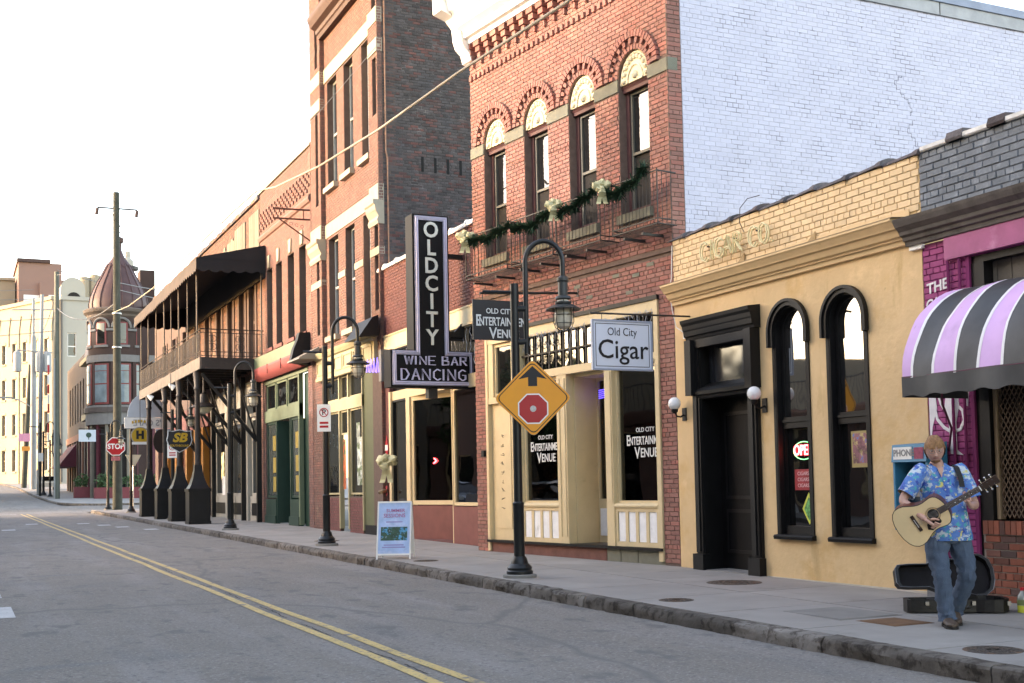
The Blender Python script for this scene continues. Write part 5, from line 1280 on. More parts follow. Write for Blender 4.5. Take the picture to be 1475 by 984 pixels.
MB().fbox(F, 51.6, 66, -.15, .1, 4.2, 5.2).build('frieze', m_mar, BB)
# ---- balcony
m_bal = M('balcony_iron', (.022, .018, .017), .55, .3, 5, .15, 30, stain=((.09, .05, .035), 7, .6, .1)); m_fasc = M('balcony_fascia', (.125, .105, .085), .75, .25, 3, .3, 20)
XB = 7.62; Y0, Y1 = 41.5, 56.2
BK = thing('balcony', (8.8, 49, 5.9), None, None); BK.parent = BB; BK.location = Vector((8.8, 49, 5.9))-wloc(BB)
BKo = BK
MB().box(XB+.03, 9.9, Y0+.03, Y1, 5.95, 6.0).build('deck', m_bal, BKo)
MB().box(XB, XB+.06, Y0, Y1, 5.62, 6.02).build('fascia', m_fasc, BKo)
MB().box(XB+.061, 9.85, Y0, Y0+.06, 5.62, 6.02).build('fascia', m_bal, BKo)
MB().box(XB+.06, 9.88, Y1-.06, Y1, 5.62, 6.02).build('fascia', m_bal, BKo)
y = Y0+1
while y < Y1: MB().box(XB+.062, 9.88, y-.04, y+.04, 5.75, 5.948).build('joist', m_bal, BKo); y += 1.0
def railrun(p, q, nm, dense=True):
    p = Vector(p); q = Vector(q); L_ = (q-p).length; d = (q-p)/L_; u = Vector((0, 0, 1))
    mb = MB()
    for z in (.08, .22, .88, 1.0): mb.tube([p+u*z, q+u*z], .02 if z == 1.0 else .013, 5)
    r = mb.build('railing', m_bal, BKo)
    n = int(L_/.13); cs = MB()
    for k in range(n+1):
        a = p+d*(L_*k/n); MB().tube([a+u*.08, a+u*.88], .009, 4).build('baluster', m_bal, r)
    k = 0
    while .4+k*.95 < L_:
        c = p+d*(.4+k*.95)
        for zz in (.40, .68):
            for sg in (-1, 1):
                cs.tube([c+d*(sg*(.05+.10*cos(a_)))*1+u*(zz+.11*sin(a_)) for a_ in [i*pi/4 for i in range(8)]], .011, 4, closed=True)
        cs.tube([c+u*.22, c+u*.88], .015, 4); k += 1
    cs.build('scrollwork', m_bal, r)
railrun((XB+.03, Y0+.03, 6.0), (XB+.03, Y1-.03, 6.0), 'f'); railrun((XB+.03, Y0+.03, 6.0), (9.85, Y0+.03, 6.0), 's')
# awning
m_can = M('black_canvas', (.010, .010, .012), .85, .15, 2, .3, 20); m_canw = M('brown_canvas', (.06, .048, .042), .85, .2, 2)  # front valance cloth is browner than the rest of the awning
BA = thing('balcony_awning', (8.8, 49, 9), 'long black canvas awning with scalloped edge over the iron balcony', 'awning')
ya, yb = Y0-.15, Y1+.7
xf = 7.50; zf = 9.42; zw = 9.98
mb = MB(); V3 = Vector
def slab(mb, a, b, c, d, t=.012):
    nn = (b-a).cross(d-a).normalized()*t; mb.hexa([a, b, c, d, a+nn, b+nn, c+nn, d+nn])
slab(mb, V3((xf, ya, zf)), V3((9.88, ya, zw+.02)), V3((9.88, yb, zw+.02)), V3((xf, yb, zf))); mb.build('canopy', m_can, BA)
mb = MB(); mb.prism([V3((xf, ya, zf-.01)), V3((9.88, ya, zf-.01)), V3((9.88, ya, zw+.0))], [V3((xf, ya+.01, zf-.01)), V3((9.88, ya+.01, zf-.01)), V3((9.88, ya+.01, zw+.0))]); mb.build('end_panel', m_can, BA)
def valance(p, q, nm):
    mb = MB(); L_ = (q-p).length; n = int(L_/.06); d = (q-p)/L_; nn = Vector((-d.y, d.x, 0))*.008
    for k in range(n):
        a = p+d*(L_*k/n); b = p+d*(L_*(k+1)/n)
        f = lambda t: .36+.09*abs(sin(t*pi/.42))+.02*sin(t*2.1)
        za, zb = f(L_*k/n), f(L_*(k+1)/n)
        mb.add([a, b, b-V3((0, 0, zb)), a-V3((0, 0, za)), a+nn, b+nn, b+nn-V3((0, 0, zb)), a+nn-V3((0, 0, za))], [(0, 1, 2, 3), (7, 6, 5, 4), (3, 2, 6, 7), (0, 4, 5, 1)])
    mb.build('valance', m_can if nm else m_canw, BA)
MB().box(9.80, 9.88, ya+.02, yb, 8.85, 9.97).build('shade_sheet', m_can, BA); MB().prism([V3((xf, yb-.01, 9.1)), V3((9.8, yb-.01, 9.1)), V3((9.8, yb-.01, zw)), V3((xf, yb-.01, zf))], [V3((xf, yb-.03, 9.1)), V3((9.8, yb-.03, 9.1)), V3((9.8, yb-.03, zw)), V3((xf, yb-.03, zf))]).build('end_panel', m_can, BA)  # black sheet on the wall stands in for the shade under the awning
valance(V3((xf, ya, zf)), V3((xf, yb, zf)), 0); valance(V3((xf, ya, zf)), V3((9.88, ya, zf)), 1); valance(V3((9.6, yb, zf)), V3((xf, yb, zf)), 1)
mb = MB(); mb.tube([(xf+.02, ya, zf-.02), (xf+.02, yb, zf-.02)], .02, 6); mb.build('edge_tube', m_bal, BA)
for y in (42.25, 45.97, 49.39, 53.72, 55.9):
    MB().tube([(XB+.05, y, 6.02), (XB+.05, y, zf)], .028, 6).build('awning_post', m_fasc, BA)
for y in (44.1, 47.7, 51.5): MB().tube([(XB+.05, y, 6.02), (XB+.05, y, zf)], .02, 6).build('awning_post', m_fasc, BA)
MB().tube([(9.75, ya+.1, 6.0), (9.75, ya+.1, zf)], .03, 6).build('awning_post', m_bal, BA)
# posts with boxed bases, wall columns and raking braces
m_bp = M('glossy_black_post', (.007, .007, .008), .42, .25, 4, .2, 20, spec=.3)
for y, lab in ((42.3, 'nearest'), (45.97, 'second nearest'), (49.39, 'third'), (53.72, 'farthest')):
    g = gz(y); x = XB+.06
    p = thing('balcony_post', (x, y, g), None, None); p.parent = BB; p.location = Vector((x, y, g))-wloc(BB)
    mb = MB(); w_ = .36
    mb.box(x-w_, x+w_, y-w_, y+w_, g, g+1.18); mb.box(x-w_-.03, x+w_+.03, y-w_-.03, y+w_+.03, g+1.12, g+1.22); mb.box(x-w_-.02, x+w_+.02, y-w_-.02, y+w_+.02, g+.0, g+.10)
    mb.build('base_box', m_bp, p)
    r4 = lambda r, z: [Vector((x+r*a, y+r*b, z)) for a, b in ((-1, -1), (1, -1), (1, 1), (-1, 1))]
    prof = [(.35, g+1.22), (.27, g+1.36), (.19, g+1.6), (.14, g+1.85), (.12, g+2.05)]
    mb = MB()
    for (ra, za), (rb, zb) in zip(prof, prof[1:]): mb.prism(r4(ra, za), r4(rb, zb))
    mb.build('flare', m_bp, p)
    mb = MB(); mb.lathe((x, y, 0), [(.115, g+2.0), (.10, g+2.2), (.09, g+4.6), (.13, g+4.7), (.10, g+4.8), (.16, 5.6)], 12); mb.sm = True; mb.build('shaft', m_bal, p)
for y in (41.9, 44.4, 46.6, 50.0, 53.5):
    MB().box(9.64, 9.80, y-.08, y+.08, gz(y), 5.62).build('wall_post', m_bp, BB)
    MB().tube([(9.66, y, 3.15), (XB+.15, y, 5.5)], .07, 6).build('brace', m_bp, BB)
    MB().tube([(9.66, y, 3.15), (8.9, y, 5.6)], .035, 6).build('brace', m_bp, BB)
# vents and stacks on the roof
MB().lathe((12.2, 62, 12), [(.22, 0), (.22, 1.3), (.34, 1.35), (.34, 1.55), (.05, 1.8)], 12).build('roof_stack', M('galvanised', (.35, .34, .31), .5, .2, 5), BB)
# floodlights beneath the balcony
for y, lab in ((46.7, 'small white floodlight under the balcony fascia, the nearer of two'), (52.2, 'small white floodlight under the balcony fascia, the farther of two')):
    f = thing('floodlight', (XB-.05, y, 5.5), lab, 'floodlight')
    mb = MB(); mb.lathe((0, 0, 0), [(.04, -.16), (.11, .02), (.12, .08), (1e-4, .09)], 12); mm = Matrix.Rotation(radians(125), 3, 'Y'); mb.v = [mm @ v+Vector((XB-.08, y, 5.42)) for v in mb.v]; mb.build('head', m_white, f)
    MB().tube([(XB, y, 5.62), (XB-.05, y, 5.48)], .02, 5).build('arm', m_bal, f)
# bowl lantern hung beneath
bl = thing('hanging_lantern', (8.2, 43.9, 4.7), 'dark bowl lantern hanging beneath the balcony', 'lantern')
mb = MB(); mb.lathe((8.2, 43.9, 4.5), [(1e-4, -.30), (.2, -.24), (.32, -.05)], 16); mb.build('bowl', M('lantern_glass', (.4, .38, .28), .3), bl)
mb = MB(); mb.lathe((8.2, 43.9, 4.5), [(.46, -.04), (.44, .0), (.2, .12), (.14, .42), (.04, .5), (.03, 1.2)], 16); mb.build('cap', m_bal, bl)

# ================================================================ TURRET BUILDING ACROSS THE SIDE STREET
KT = thing('turret_building', (12.1, 100, 1.1), 'red brick corner building with a copper red onion domed turret', 'building')
m_kbr = M('dark_red_brick', (.045, .026, .022), .85, .12, 1.2, .3, 30, stain=((.07, .042, .032), .4, .55, .2))
m_cop2 = M('oxblood_copper', (.065, .030, .028), .55, .15, 1.5, .15, 8, stain=((.09, .05, .045), .9, .55, .2))
m_rdf = M('red_window_frame', (.16, .025, .025), .5); m_kw = M('white_stone_trim', (.16, .155, .15), .8, .1, 3)
CX_, CY_, RT = 12.05, 100.4, 2.35
mb = MB(); mb.lathe((CX_, CY_, 0), [(RT, 6.6), (RT, 15.6)], 28); mb.sm = True; mb.build('turret_wall', m_kbr, KT)
mb = MB(); mb.lathe((CX_, CY_, 0), [(RT, 15.3), (RT+.1, 15.4), (RT+.12, 15.55), (RT+.36, 15.75), (RT+.4, 15.95), (RT+.3, 16.05), (RT-.2, 16.12)], 28); mb.sm = True; mb.build('turret_cornice', M('brown_stone', (.11, .085, .07), .8, .15, 2), KT)
dp = [(2.28, 16.1), (2.30, 16.5), (2.18, 17.1), (1.94, 17.75), (1.68, 18.3), (1.38, 18.85), (1.12, 19.35), (.92, 19.8), (.64, 20.2), (.44, 20.5), (.28, 20.9), (.12, 21.3), (.05, 21.6)]
mb = MB(); mb.lathe((CX_, CY_, 0), dp, 32); mb.sm = True; dm = mb.build('dome', m_cop2, KT)
for k in range(16):
    a = 2*pi*k/16; mb = MB(); mb.tube([(CX_+(r+.02)*cos(a), CY_+(r+.02)*sin(a), z) for r, z in dp[:8]], .05, 5); mb.build('rib', m_cop2, dm)
mb = MB(); 
for k in range(12):
    a = 2*pi*k/12; b = 2*pi*(k+1)/12; m_ = (a+b)/2; 
    mb.add([Vector((CX_+.96*cos(a), CY_+.96*sin(a), 19.8)), Vector((CX_+1.12*cos(m_), CY_+1.12*sin(m_), 19.5)), Vector((CX_+.96*cos(b), CY_+.96*sin(b), 19.8)), Vector((CX_+.72*cos(m_), CY_+.72*sin(m_), 20.1))], [(0, 1, 2, 3)])
mb.build('scalloped_collar', m_cop2, dm)
mb = MB(); mb.lathe((CX_, CY_, 0), [(.06, 21.5), (.13, 21.6), (.06, 21.7), (.1, 21.85), (.04, 21.95), (.04, 22.4), (.12, 22.5), (.04, 22.62), (.03, 22.9), (.12, 22.98), (.1, 23.1), (.01, 23.2)], 8); mb.build('finial', m_cop2, KT)
def ring_seg(name, mat, a0, a1, r0, r1, z0, z1, n=6, par=None):
    mb = MB()
    for k in range(n):
        a = a0+(a1-a0)*k/n; b = a0+(a1-a0)*(k+1)/n; q = []
        for z in (z0, z1): q += [Vector((CX_+r*cos(t), CY_+r*sin(t), z)) for r, t in ((r0, a), (r1, a), (r1, b), (r0, b))]
        mb.hexa(q)
    return mb.build(name, mat, par or KT)
ang = lambda deg: radians(-90-deg)
for c in (-38, 2, 42, 82):       # 0 = facing the camera end; grows towards the street side
    a = ang(c)
    ring_seg('upper_window', m_rdf, a-.20, a+.20, RT-.05, RT+.03, 13.1, 14.9)
    ring_seg('pane', m_glass, a-.14, a+.14, RT-.02, RT+.045, 13.2, 14.8)
    ring_seg('sill', m_kw, a-.26, a+.26, RT-.02, RT+.12, 12.9, 13.08)
    mb = MB(); mb.tube([(CX_+(RT+.05)*cos(a+.30*cos(t)), CY_+(RT+.05)*sin(a+.30*cos(t)), 14.45+.75*sin(t)) for t in [pi*i/10 for i in range(11)]], .10, 5); mb.build('arch_trim', m_kw, KT)
    ring_seg('impost', m_kw, a+.30, a+.5, RT-.02, RT+.1, 14.2, 14.38, 3); ring_seg('impost', m_kw, a-.5, a-.30, RT-.02, RT+.1, 14.2, 14.38, 3)
    w_ = ring_seg('window', m_rdf, a-.29, a+.29, RT-.05, RT+.08, 8.4, 11.6)
    for z0, z1 in ((8.55, 9.95), (10.05, 11.0), (11.05, 11.5)): ring_seg('pane', M('pale_curtain_glass', (.13, .17, .19), .15, .3, 1.2) if 'pale_curtain_glass' not in bpy.data.materials else bpy.data.materials['pale_curtain_glass'], a-.22, a+.22, RT-.02, RT+.10, z0, z1, par=w_)
    ring_seg('pilaster', m_kbr, a+.36, a+.46, RT-.02, RT+.1, 8.0, 11.9, 2)
ring_seg('white_band', m_kw, radians(-230), radians(20), RT-.05, RT+.14, 11.75, 12.3, 24)
ring_seg('lower_cornice', M('dark_moulding', (.07, .055, .05), .6), radians(-230), radians(20), RT-.05, RT+.35, 7.75, 8.15, 24)
ring_seg('sill_band', m_kw, radians(-230), radians(20), RT-.05, RT+.2, 8.16, 8.32, 24)
ring_seg('fascia', m_kw, radians(-230), radians(20), RT-.05, RT+.22, 6.8, 7.74, 24)

m_kf = M('dull_cream_fascia', (.19, .17, .135), .7, .1, 2)
m_burg = M('burgundy_paint', (.09, .018, .028), .5, .1, 2)
mb = MB(); mb.lathe((CX_, CY_, 0), [(RT-.2, .9), (RT-.2, 6.85)], 24); mb.build('ground_floor', m_inside, KT)
for k in range(9):
    a = ang(-50+k*20); ring_seg('column', m_burg if k % 2 else m_kf, a-.05, a+.05, RT-.2, RT+.06, .9, 6.8, 2)
# wings
mb = MB(); mb.box(12.6, 26, 98.3, 108, .8, 15.9); mb.build('wing', m_kbr, KT)
mb = MB(); mb.box(10.35, 13, 100.5, 107.5, .9, 12.4); mb.build('wing', m_kbr, KT)
for x in (15.2, 17.6, 20, 22.5):
    for z0, z1 in ((8.4, 11.6), (12.9, 14.9)):
        w_ = MB().box(x, x+1.1, 98.22, 98.32, z0, z1).build('window', m_rdf, KT); MB().box(x+.12, x+.98, 98.19, 98.23, z0+.12, z1-.12).build('pane', bpy.data.materials['pale_curtain_glass'], w_)
MB().box(14, 26, 98.05, 98.3, 11.75, 12.3).build('white_band', m_kw, KT); MB().box(14, 26, 97.95, 98.3, 7.75, 8.15).build('lower_cornice', m_black, KT); MB().box(14, 26, 98.0, 98.3, 6.8, 7.74).build('fascia', m_kf, KT)
MB().box(13.8, 26, 97.9, 108, 15.9, 16.3).build('cornice', bpy.data.materials['brown_stone'], KT)
for k in range(6): MB().box(14.3+k*1.9, 14.6+k*1.9, 98.1, 98.3, .8, 6.8).build('column', m_burg, KT)
MB().box(14, 26, 98.2, 98.3, .8, 6.8).build('shopfront', m_glass, KT)
# street side wing windows, mansard and bracketed eave
for y in (102.6, 103.9, 105.2, 106.4):
    w_ = MB().box(10.28, 10.36, y, y+.55, 8.3, 11.4).build('window', m_rdf, KT); MB().box(10.26, 10.29, y+.1, y+.45, 8.4, 11.3).build('pane', m_glass, w_)
    MB().box(10.28, 10.36, y, y+.5, 11.9, 13.2).build('window', m_inside, KT)
MB().box(10.2, 10.4, 101.5, 107.5, 11.6, 12.0).build('white_band', m_kw, KT)
MB().box(9.8, 10.4, 101.5, 107.5, 7.5, 8.0).build('lower_cornice', m_black, KT); MB().box(10.1, 10.4, 101.5, 107.5, 6.6, 7.49).build('fascia', m_kf, KT)
MB().prism([Vector(q) for q in ((9.9, 101.8, 12.4), (13.2, 101.8, 12.4), (13.2, 101.8, 17.2), (11.0, 101.8, 17.2))], [Vector(q) for q in ((9.9, 107.6, 12.4), (13.2, 107.6, 12.4), (13.2, 107.6, 17.2), (11.0, 107.6, 17.2))]).build('mansard', m_cop2, KT)
MB().box(9.7, 10.6, 101.6, 107.7, 12.2, 12.55).build('eave', bpy.data.materials['ochre_worn_paint'], KT)
for k in range(5): MB().box(10.22, 10.4, 101.9+k*1.2, 102.2+k*1.2, .9, 6.6).build('column', m_burg if k % 2 else m_kf, KT)
MB().box(14.2, 15.4, 104, 105.5, 16.3, 20.2).build('chimney', m_kbr, KT)
# planters
m_pl = M('burgundy_planter', (.16, .03, .035), .6); m_leaf = M('shrub_leaves', (.05, .10, .035), .7, .4, 3, rnd=.4)
def leafmass(mb, c, rx, ry, rz, n, sz, rg):
    for _ in range(n):
        d = Vector((rg.gauss(0, 1), rg.gauss(0, 1), rg.gauss(0, 1))).normalized()*(rg.random()**.4)
        p = c+Vector((d.x*rx, d.y*ry, d.z*rz)); a = Vector((rg.gauss(0, 1), rg.gauss(0, 1), rg.gauss(0, 1))).normalized(); b = a.orthogonal().normalized()
        s = sz*rg.uniform(.6, 1.3); mb.add([p-a*s, p+b*s*.5, p+a*s, p-b*s*.5], [(0, 1, 2, 3)], False, rg.random())
rg = random.Random(77)
for x, y, lab in ((9.4, 100.5, 'leftmost planter of green shrubs below the turret'), (10.6, 97.3, 'planter of shrubs below the turret window beside the utility pole'), (12.6, 96.8, 'planter of tall green shrubs right of the stop sign'), (14.6, 96.8, 'planter of shrubs behind the round yellow hanging sign')):
    t = thing('planter', (x, y, gz(y)), lab, 'planter', group='planters below the turret')
    MB().box(x-.8, x+.8, y-.3, y+.3, gz(y), gz(y)+.85).build('box', m_pl, t)
    mb = MB(); leafmass(mb, Vector((x, y, gz(y)+1.35)), .85, .35, .6, 260, .13, rg); mb.build('shrub', m_leaf, t, kind='stuff')
# ---- low brown brick building beyond
LB = thing('low_brick_building', (10.3, 117, 1.3), 'three storey brown brick building with a row of narrow windows beyond the turret', 'building')
F = street(10.3)
m_lbr = M('brown_brick', (.085, .06, .045), .85, .12, .8, .3, 20, stain=((.13, .09, .065), .4, .55, .2))
nh = [(110.2+i*2.6, 111.3+i*2.6, 7.9, 11.5) for i in range(6)]
core(F, 107.7, 127, 1, 13.6, -.4, 0, nh).build('wall', m_lbr, LB)
MB().box(10.7, 20, 107.7, 127, 1, 13.4).build('body', m_lbr, LB)
for a, b, z0, z1 in nh: w_ = MB().fbox(F, a, b, -.3, -.25, z0, z1).build('window', m_glass, LB)
MB().fbox(F, 107.7, 127, 0, .12, 6.2, 6.8).build('lower_cornice', m_obr, LB)
for k in range(8): MB().fbox(F, 108+k*2.5, 108.5+k*2.5, 0, .14, 1.1, 6.2).build('pier', m_obr if k % 2 else m_kbr, LB)
MB().fbox(F, 108, 127, -.1, .02, 1.2, 5.4).build('shopfront', m_inside, LB)
aw = thing('shop_awning', (9.6, 121, 4.5), 'maroon slanted awning on the brown brick building in the distance', 'awning')
MB().prism([Vector(q) for q in ((10.2, 116, 6.0), (10.2, 116, 3.9), (8.6, 116, 3.9))], [Vector(q) for q in ((10.2, 125, 6.0), (10.2, 125, 3.9), (8.6, 125, 3.9))]).build('canvas', M('maroon_canvas', (.1, .02, .03), .8), aw)
# ---- cream warehouse
CW = thing('cream_warehouse', (12.5, 172, 2.7), 'huge cream four storey warehouse closing the far end of the street', 'building')
m_cw = M('cream_painted_brick', (.30, .255, .185), .8, .05, .3, .2, 8, stain=[((.26, .22, .16), .25, .55, .2), ((.45, .4, .3), 1.2, .68, .1, .3)])
m_cwg = M('cream_grey_brick', (.36, .345, .295), .8, .05, .3)
ca = Vector((11.85, 170, 0)); dl = Vector((5.9-11.85, 182-170, 0)).normalized()
FL = Fr(ca.x, ca.y, (dl.x, dl.y), (-dl.y*1.0, dl.x)) ; FL = Fr(ca.x, ca.y, (dl.x, dl.y), (dl.x*0-dl.y, dl.x)) 
cols = [.9+i*2.75 for i in range(14)]; rows = [(4.6, 7.6), (9.6, 12.5), (14.6, 17.4), (19.6, 22.3)]
wh = [(c, c+1.05, a, b) for c in cols for a, b in rows]
core(FL, 0, 40, 1.5, 27.4, -.6, 0, wh).build('front_wall', m_cw, CW)
for c, d, a, b in wh:
    if c > 26: continue
    w_ = MB().fbox(FL, c, d, -.35, -.28, a, b).build('window', m_tcr, CW)
    MB().fbox(FL, c+.12, d-.12, -.28, -.26, a+.12, (a+b)/2-.06).build('pane', m_glass_up, w_); MB().fbox(FL, c+.12, d-.12, -.28, -.26, (a+b)/2+.06, b-.12).build('pane', m_glass_up, w_)
    mb = MB(); mb.fprism(FL, [(c-.1, b), (d+.1, b), (d, b+.28), ((c+d)/2, b+.42), (c, b+.28)], -.02, .06); mb.build('window_head', m_cw, CW)
    MB().fbox(FL, c-.1, d+.1, -.1, .14, a-.22, a).build('sill', m_cw, CW)
for i, c in enumerate(cols[:10]):
    if i % 2: MB().fbox(FL, c-.9, c-.75, .02, .14, 2, 25).build('downpipe', bpy.data.materials['ochre_worn_paint'], CW)
    MB().fbox(FL, c-.95, c-.55, .0, .12, 22, 26).build('pilaster', m_cw, CW); 
    MB().fprism(FL, [(c-.75, 23), (c-.1, 26), (c-1.4, 26)], .01, .13).build('corbel', m_cw, CW)
MB().fbox(FL, -.2, 40, -.6, .25, 27.4, 27.9).build('parapet', m_cw, CW)
rdv = Vector((-dl.y, dl.x, 0))*-1
FRt = Fr(ca.x, ca.y, (-FL.O.x, -FL.O.y), (-dl.x, -dl.y))
FRt = Fr(13.0, 169.6, (1, .05), (.05, -1))
wr = [(s, s+1.15, a, b) for s in (.75, 4.4, 8) for a, b in ((4.4, 7.2), (9.5, 12.6), (14.6, 17.6), (19.8, 23))]
core(FRt, 0, 12, 1.5, 27.4, -.5, 0, wr).build('side_wall', m_cwg, CW)
MB().prism([Vector((ca.x, ca.y, 1.5)), Vector((13.0, 169.6, 1.5)), Vector((13.2, 172, 1.5)), Vector((12, 172, 1.5))], [Vector((ca.x, ca.y, 27.4)), Vector((13.0, 169.6, 27.4)), Vector((13.2, 172, 27.4)), Vector((12, 172, 27.4))]).build('corner', m_cw, CW)
for c, d, a, b in wr:
    w_ = MB().fbox(FRt, c, d, -.25, -.2, a, b).build('window', m_white, CW); MB().fbox(FRt, c+.12, d-.12, -.2, -.18, a+.12, (a+b)/2-.3).build('pane', m_glass, w_); MB().fbox(FRt, c+.12, d-.12, -.2, -.18, (a+b)/2-.15, b-.12).build('pane', m_glass, w_)
MB().fbox(FRt, -.1, 12, -.5, .2, 27.4, 27.9).build('parapet', m_cwg, CW)
MB().fbox(FRt, -.12, .1, .02, .22, 3, 27.4).build('downpipe', M('dark_downpipe', (.1, .09, .08), .6), CW)
# brick penthouse, arched roof shed and tanks
PH = thing('brick_penthouse', (8, 190, 27), 'red brick penthouse block rising behind the cream warehouse', 'building')
m_ph = M('red_penthouse_brick', (.25, .15, .12), .85, .06, .3); 
MB().box(8.6, 14.6, 190, 204, 25, 35.9).build('wall', m_ph, PH)
MB().box(8.4, 13.0, 189.6, 204, 35.9, 36.4).build('roof_edge', m_brn, PH); MB().box(14.6, 26, 191, 204, 27, 33.6).build('wing', m_ph, PH); MB().box(11.5, 14.7, 189.2, 190, 27, 32.9).build('lower_block', m_ph, PH)
for a, b in ((9.3, 12.0), (12.7, 13.6)):
    w_ = MB().box(a, b, 189.0 if a > 12 else 189.85, 190.0, 28.8, 31.0).build('window', m_white, PH)
CR = thing('cream_block', (3, 195, 27), 'pale cream block behind the warehouse at the left edge', 'building'); MB().box(-4, 8.4, 196, 206, 20, 34).build('wall', m_cw, CR); MB().box(-4.2, 8.4, 195.6, 206, 34, 34.4).build('roof_edge', m_tcr, CR)
TK = thing('roof_shed', (14.5, 178, 28), 'rounded cream roof shed with an arched opening on the warehouse roof', 'shed')
mb = MB(); mb.prism([Vector((13.4, 176, 27.9))]+[Vector((15+1.6*cos(pi-pi*i/8), 176, 30+1.6*sin(pi-pi*i/8))) for i in range(9)]+[Vector((16.6, 176, 27.9))], [Vector((13.4, 180, 27.9))]+[Vector((15+1.6*cos(pi-pi*i/8), 180, 30+1.6*sin(pi-pi*i/8))) for i in range(9)]+[Vector((16.6, 180, 27.9))]); mb.build('wall', m_cwg, TK)
MB().prism([Vector((14.2+.9+.9*cos(pi*i/8), 175.9, 28.6+.9*sin(pi*i/8))) for i in range(9)], [Vector((14.2+.9+.9*cos(pi*i/8), 176.02, 28.6+.9*sin(pi*i/8))) for i in range(9)]).build('opening', m_inside, TK)
for x, hh in ((17.3, 33.0), (18.7, 33.4)):
    t = thing('roof_tank', (x, 184, 28), 'cream vertical roof tank, %s of the pair left of the dome' % ('left' if x < 18 else 'right'), 'tank', group='cream tanks on the warehouse roof')
    mb = MB(); mb.lathe((x, 184, 0), [(.72, 27.9), (.72, hh), (.01, hh+.2)], 14); mb.sm = True; mb.build('shell', m_cw, t)
    MB().box(x-.1, x+.1, 183.2, 183.3, 27.9, hh).build('ladder', m_tcr, t)
SI = thing('steel_stack', (21, 150, 28), 'steel exhaust stack with small platforms behind the dome', 'stack')
sx, sy = 19.05, 150
mb = MB(); mb.lathe((sx, sy, 0), [(.65, 1), (.65, 29.5), (.3, 29.9), (.3, 30.6), (.01, 30.7)], 12); mb.sm = True; mb.build('shell', m_cwg, SI)
for z in (26.6, 28.4): mb = MB(); mb.lathe((sx, sy, z), [(.6, 0), (1.25, .0), (1.25, .35), (1.2, .35), (1.2, .06), (.6, .06)], 12); mb.build('platform', m_iron, SI)
mb = MB(); mb.lathe((sx-.9, sy, 0), [(.2, 27), (.2, 31.6), (.42, 31.7), (.42, 32.2), (.01, 32.4)], 10); mb.build('flue', m_brn, SI)
# ================================================================ STREET FURNITURE
m_lgl = M('lamp_globe_glass', (.5, .47, .38), .18, .15, 12, spec=.6); m_lampm = M('lamp_head_metal', (.03, .034, .034), .4, .2, 6)
m_cbase = M('concrete_foot', (.2, .195, .18), .9, .15, 8)
def make_lamp():
    r = thing('street_lamp', (0, 0, 0), 'lamp', 'street lamp', group='gooseneck street lamps along the kerb')
    def sm(mb, n, m, p=r): mb.sm = True; return mb.build(n, m, p)
    sm(MB().lathe((0, 0, 0), [(.24, -.03), (.24, .04), (.22, .05), (.0001, .05)], 20), 'footing', m_cbase)
    sm(MB().lathe((0, 0, 0), [(.19, .05), (.19, .09), (.17, .11), (.18, .14), (.16, .17), (.125, .20), (.11, .26), (.088, .30)], 20), 'base', m_pole)
    sm(MB().lathe((0, 0, 0), [(.078, .25), (.078, 1.02), (.082, 1.03), (.082, 1.06), (.066, 1.08)], 18), 'sleeve', m_pole)
    sm(MB().lathe((0, 0, 0), [(.063, 1.05), (.060, 4.22), (.0001, 4.24)], 18), 'pole', m_pole)
    # the curved arm stands beside the pole
    a = [Vector((.165, 0, z)) for z in (3.2, 3.6, 4.0, 4.45)]+[Vector((.165+.27*(1-cos(t)), 0, 4.52+.32*sin(t))) for t in [pi*i/16 for i in range(17)]]+[Vector((.705, 0, 4.4)), Vector((.705, 0, 4.28))]
    sm(MB().tube(a, .036, 12), 'curved_arm', m_pole)
    for z in (3.38, 3.86): sm(MB().tube([(0, 0, z), (.165, 0, z)], .045, 10), 'clamp', m_pole)
    MB().tube([(0, 0, 4.10), (-.46, 0, 4.12)], .024, 8).build('banner_arm', m_pole, r)
    c = (.705, 0, 0)
    hd = sm(MB().lathe(c, [(.05, 4.32), (.085, 4.29), (.085, 4.25), (.07, 4.23), (.07, 4.04), (.11, 4.02), (.12, 3.99), (.07, 3.97), (.07, 3.96), (.12, 3.94), (.12, 3.92), (.09, 3.90)], 18), 'lamp_head', m_lampm)
    sm(MB().lathe(c, [(.09, 3.905), (.16, 3.895), (.255, 3.84), (.255, 3.83), (.15, 3.87), (.09, 3.87)], 28), 'shade', m_lampm)
    sm(MB().lathe(c, [(.10, 3.87), (.125, 3.84), (.135, 3.75), (.13, 3.66), (.10, 3.585), (.05, 3.555), (.0001, 3.55)], 18), 'globe', m_lgl)
    sm(MB().lathe(c, [(.085, 3.97), (.095, 3.95), (.095, 3.89), (.085, 3.88)], 14), 'globe_neck', m_lgl)
    for k in range(8):
        t = 2*pi*k/8; mb = MB(); mb.tube([(.705+q*cos(t), q*sin(t), z) for q, z in ((.145, 3.97), (.15, 3.75), (.148, 3.66), (.12, 3.575), (.06, 3.53), (0, 3.52))], .0055, 4); mb.build('cage_wire', m_lampm, hd)
    for z, q in ((3.75, .15), (3.63, .142)): MB().tube([(.705+q*cos(t), q*sin(t), z) for t in [2*pi*i/20 for i in range(20)]], .005, 4, closed=True).build('cage_ring', m_lampm, hd)
    return r
lamp = make_lamp()
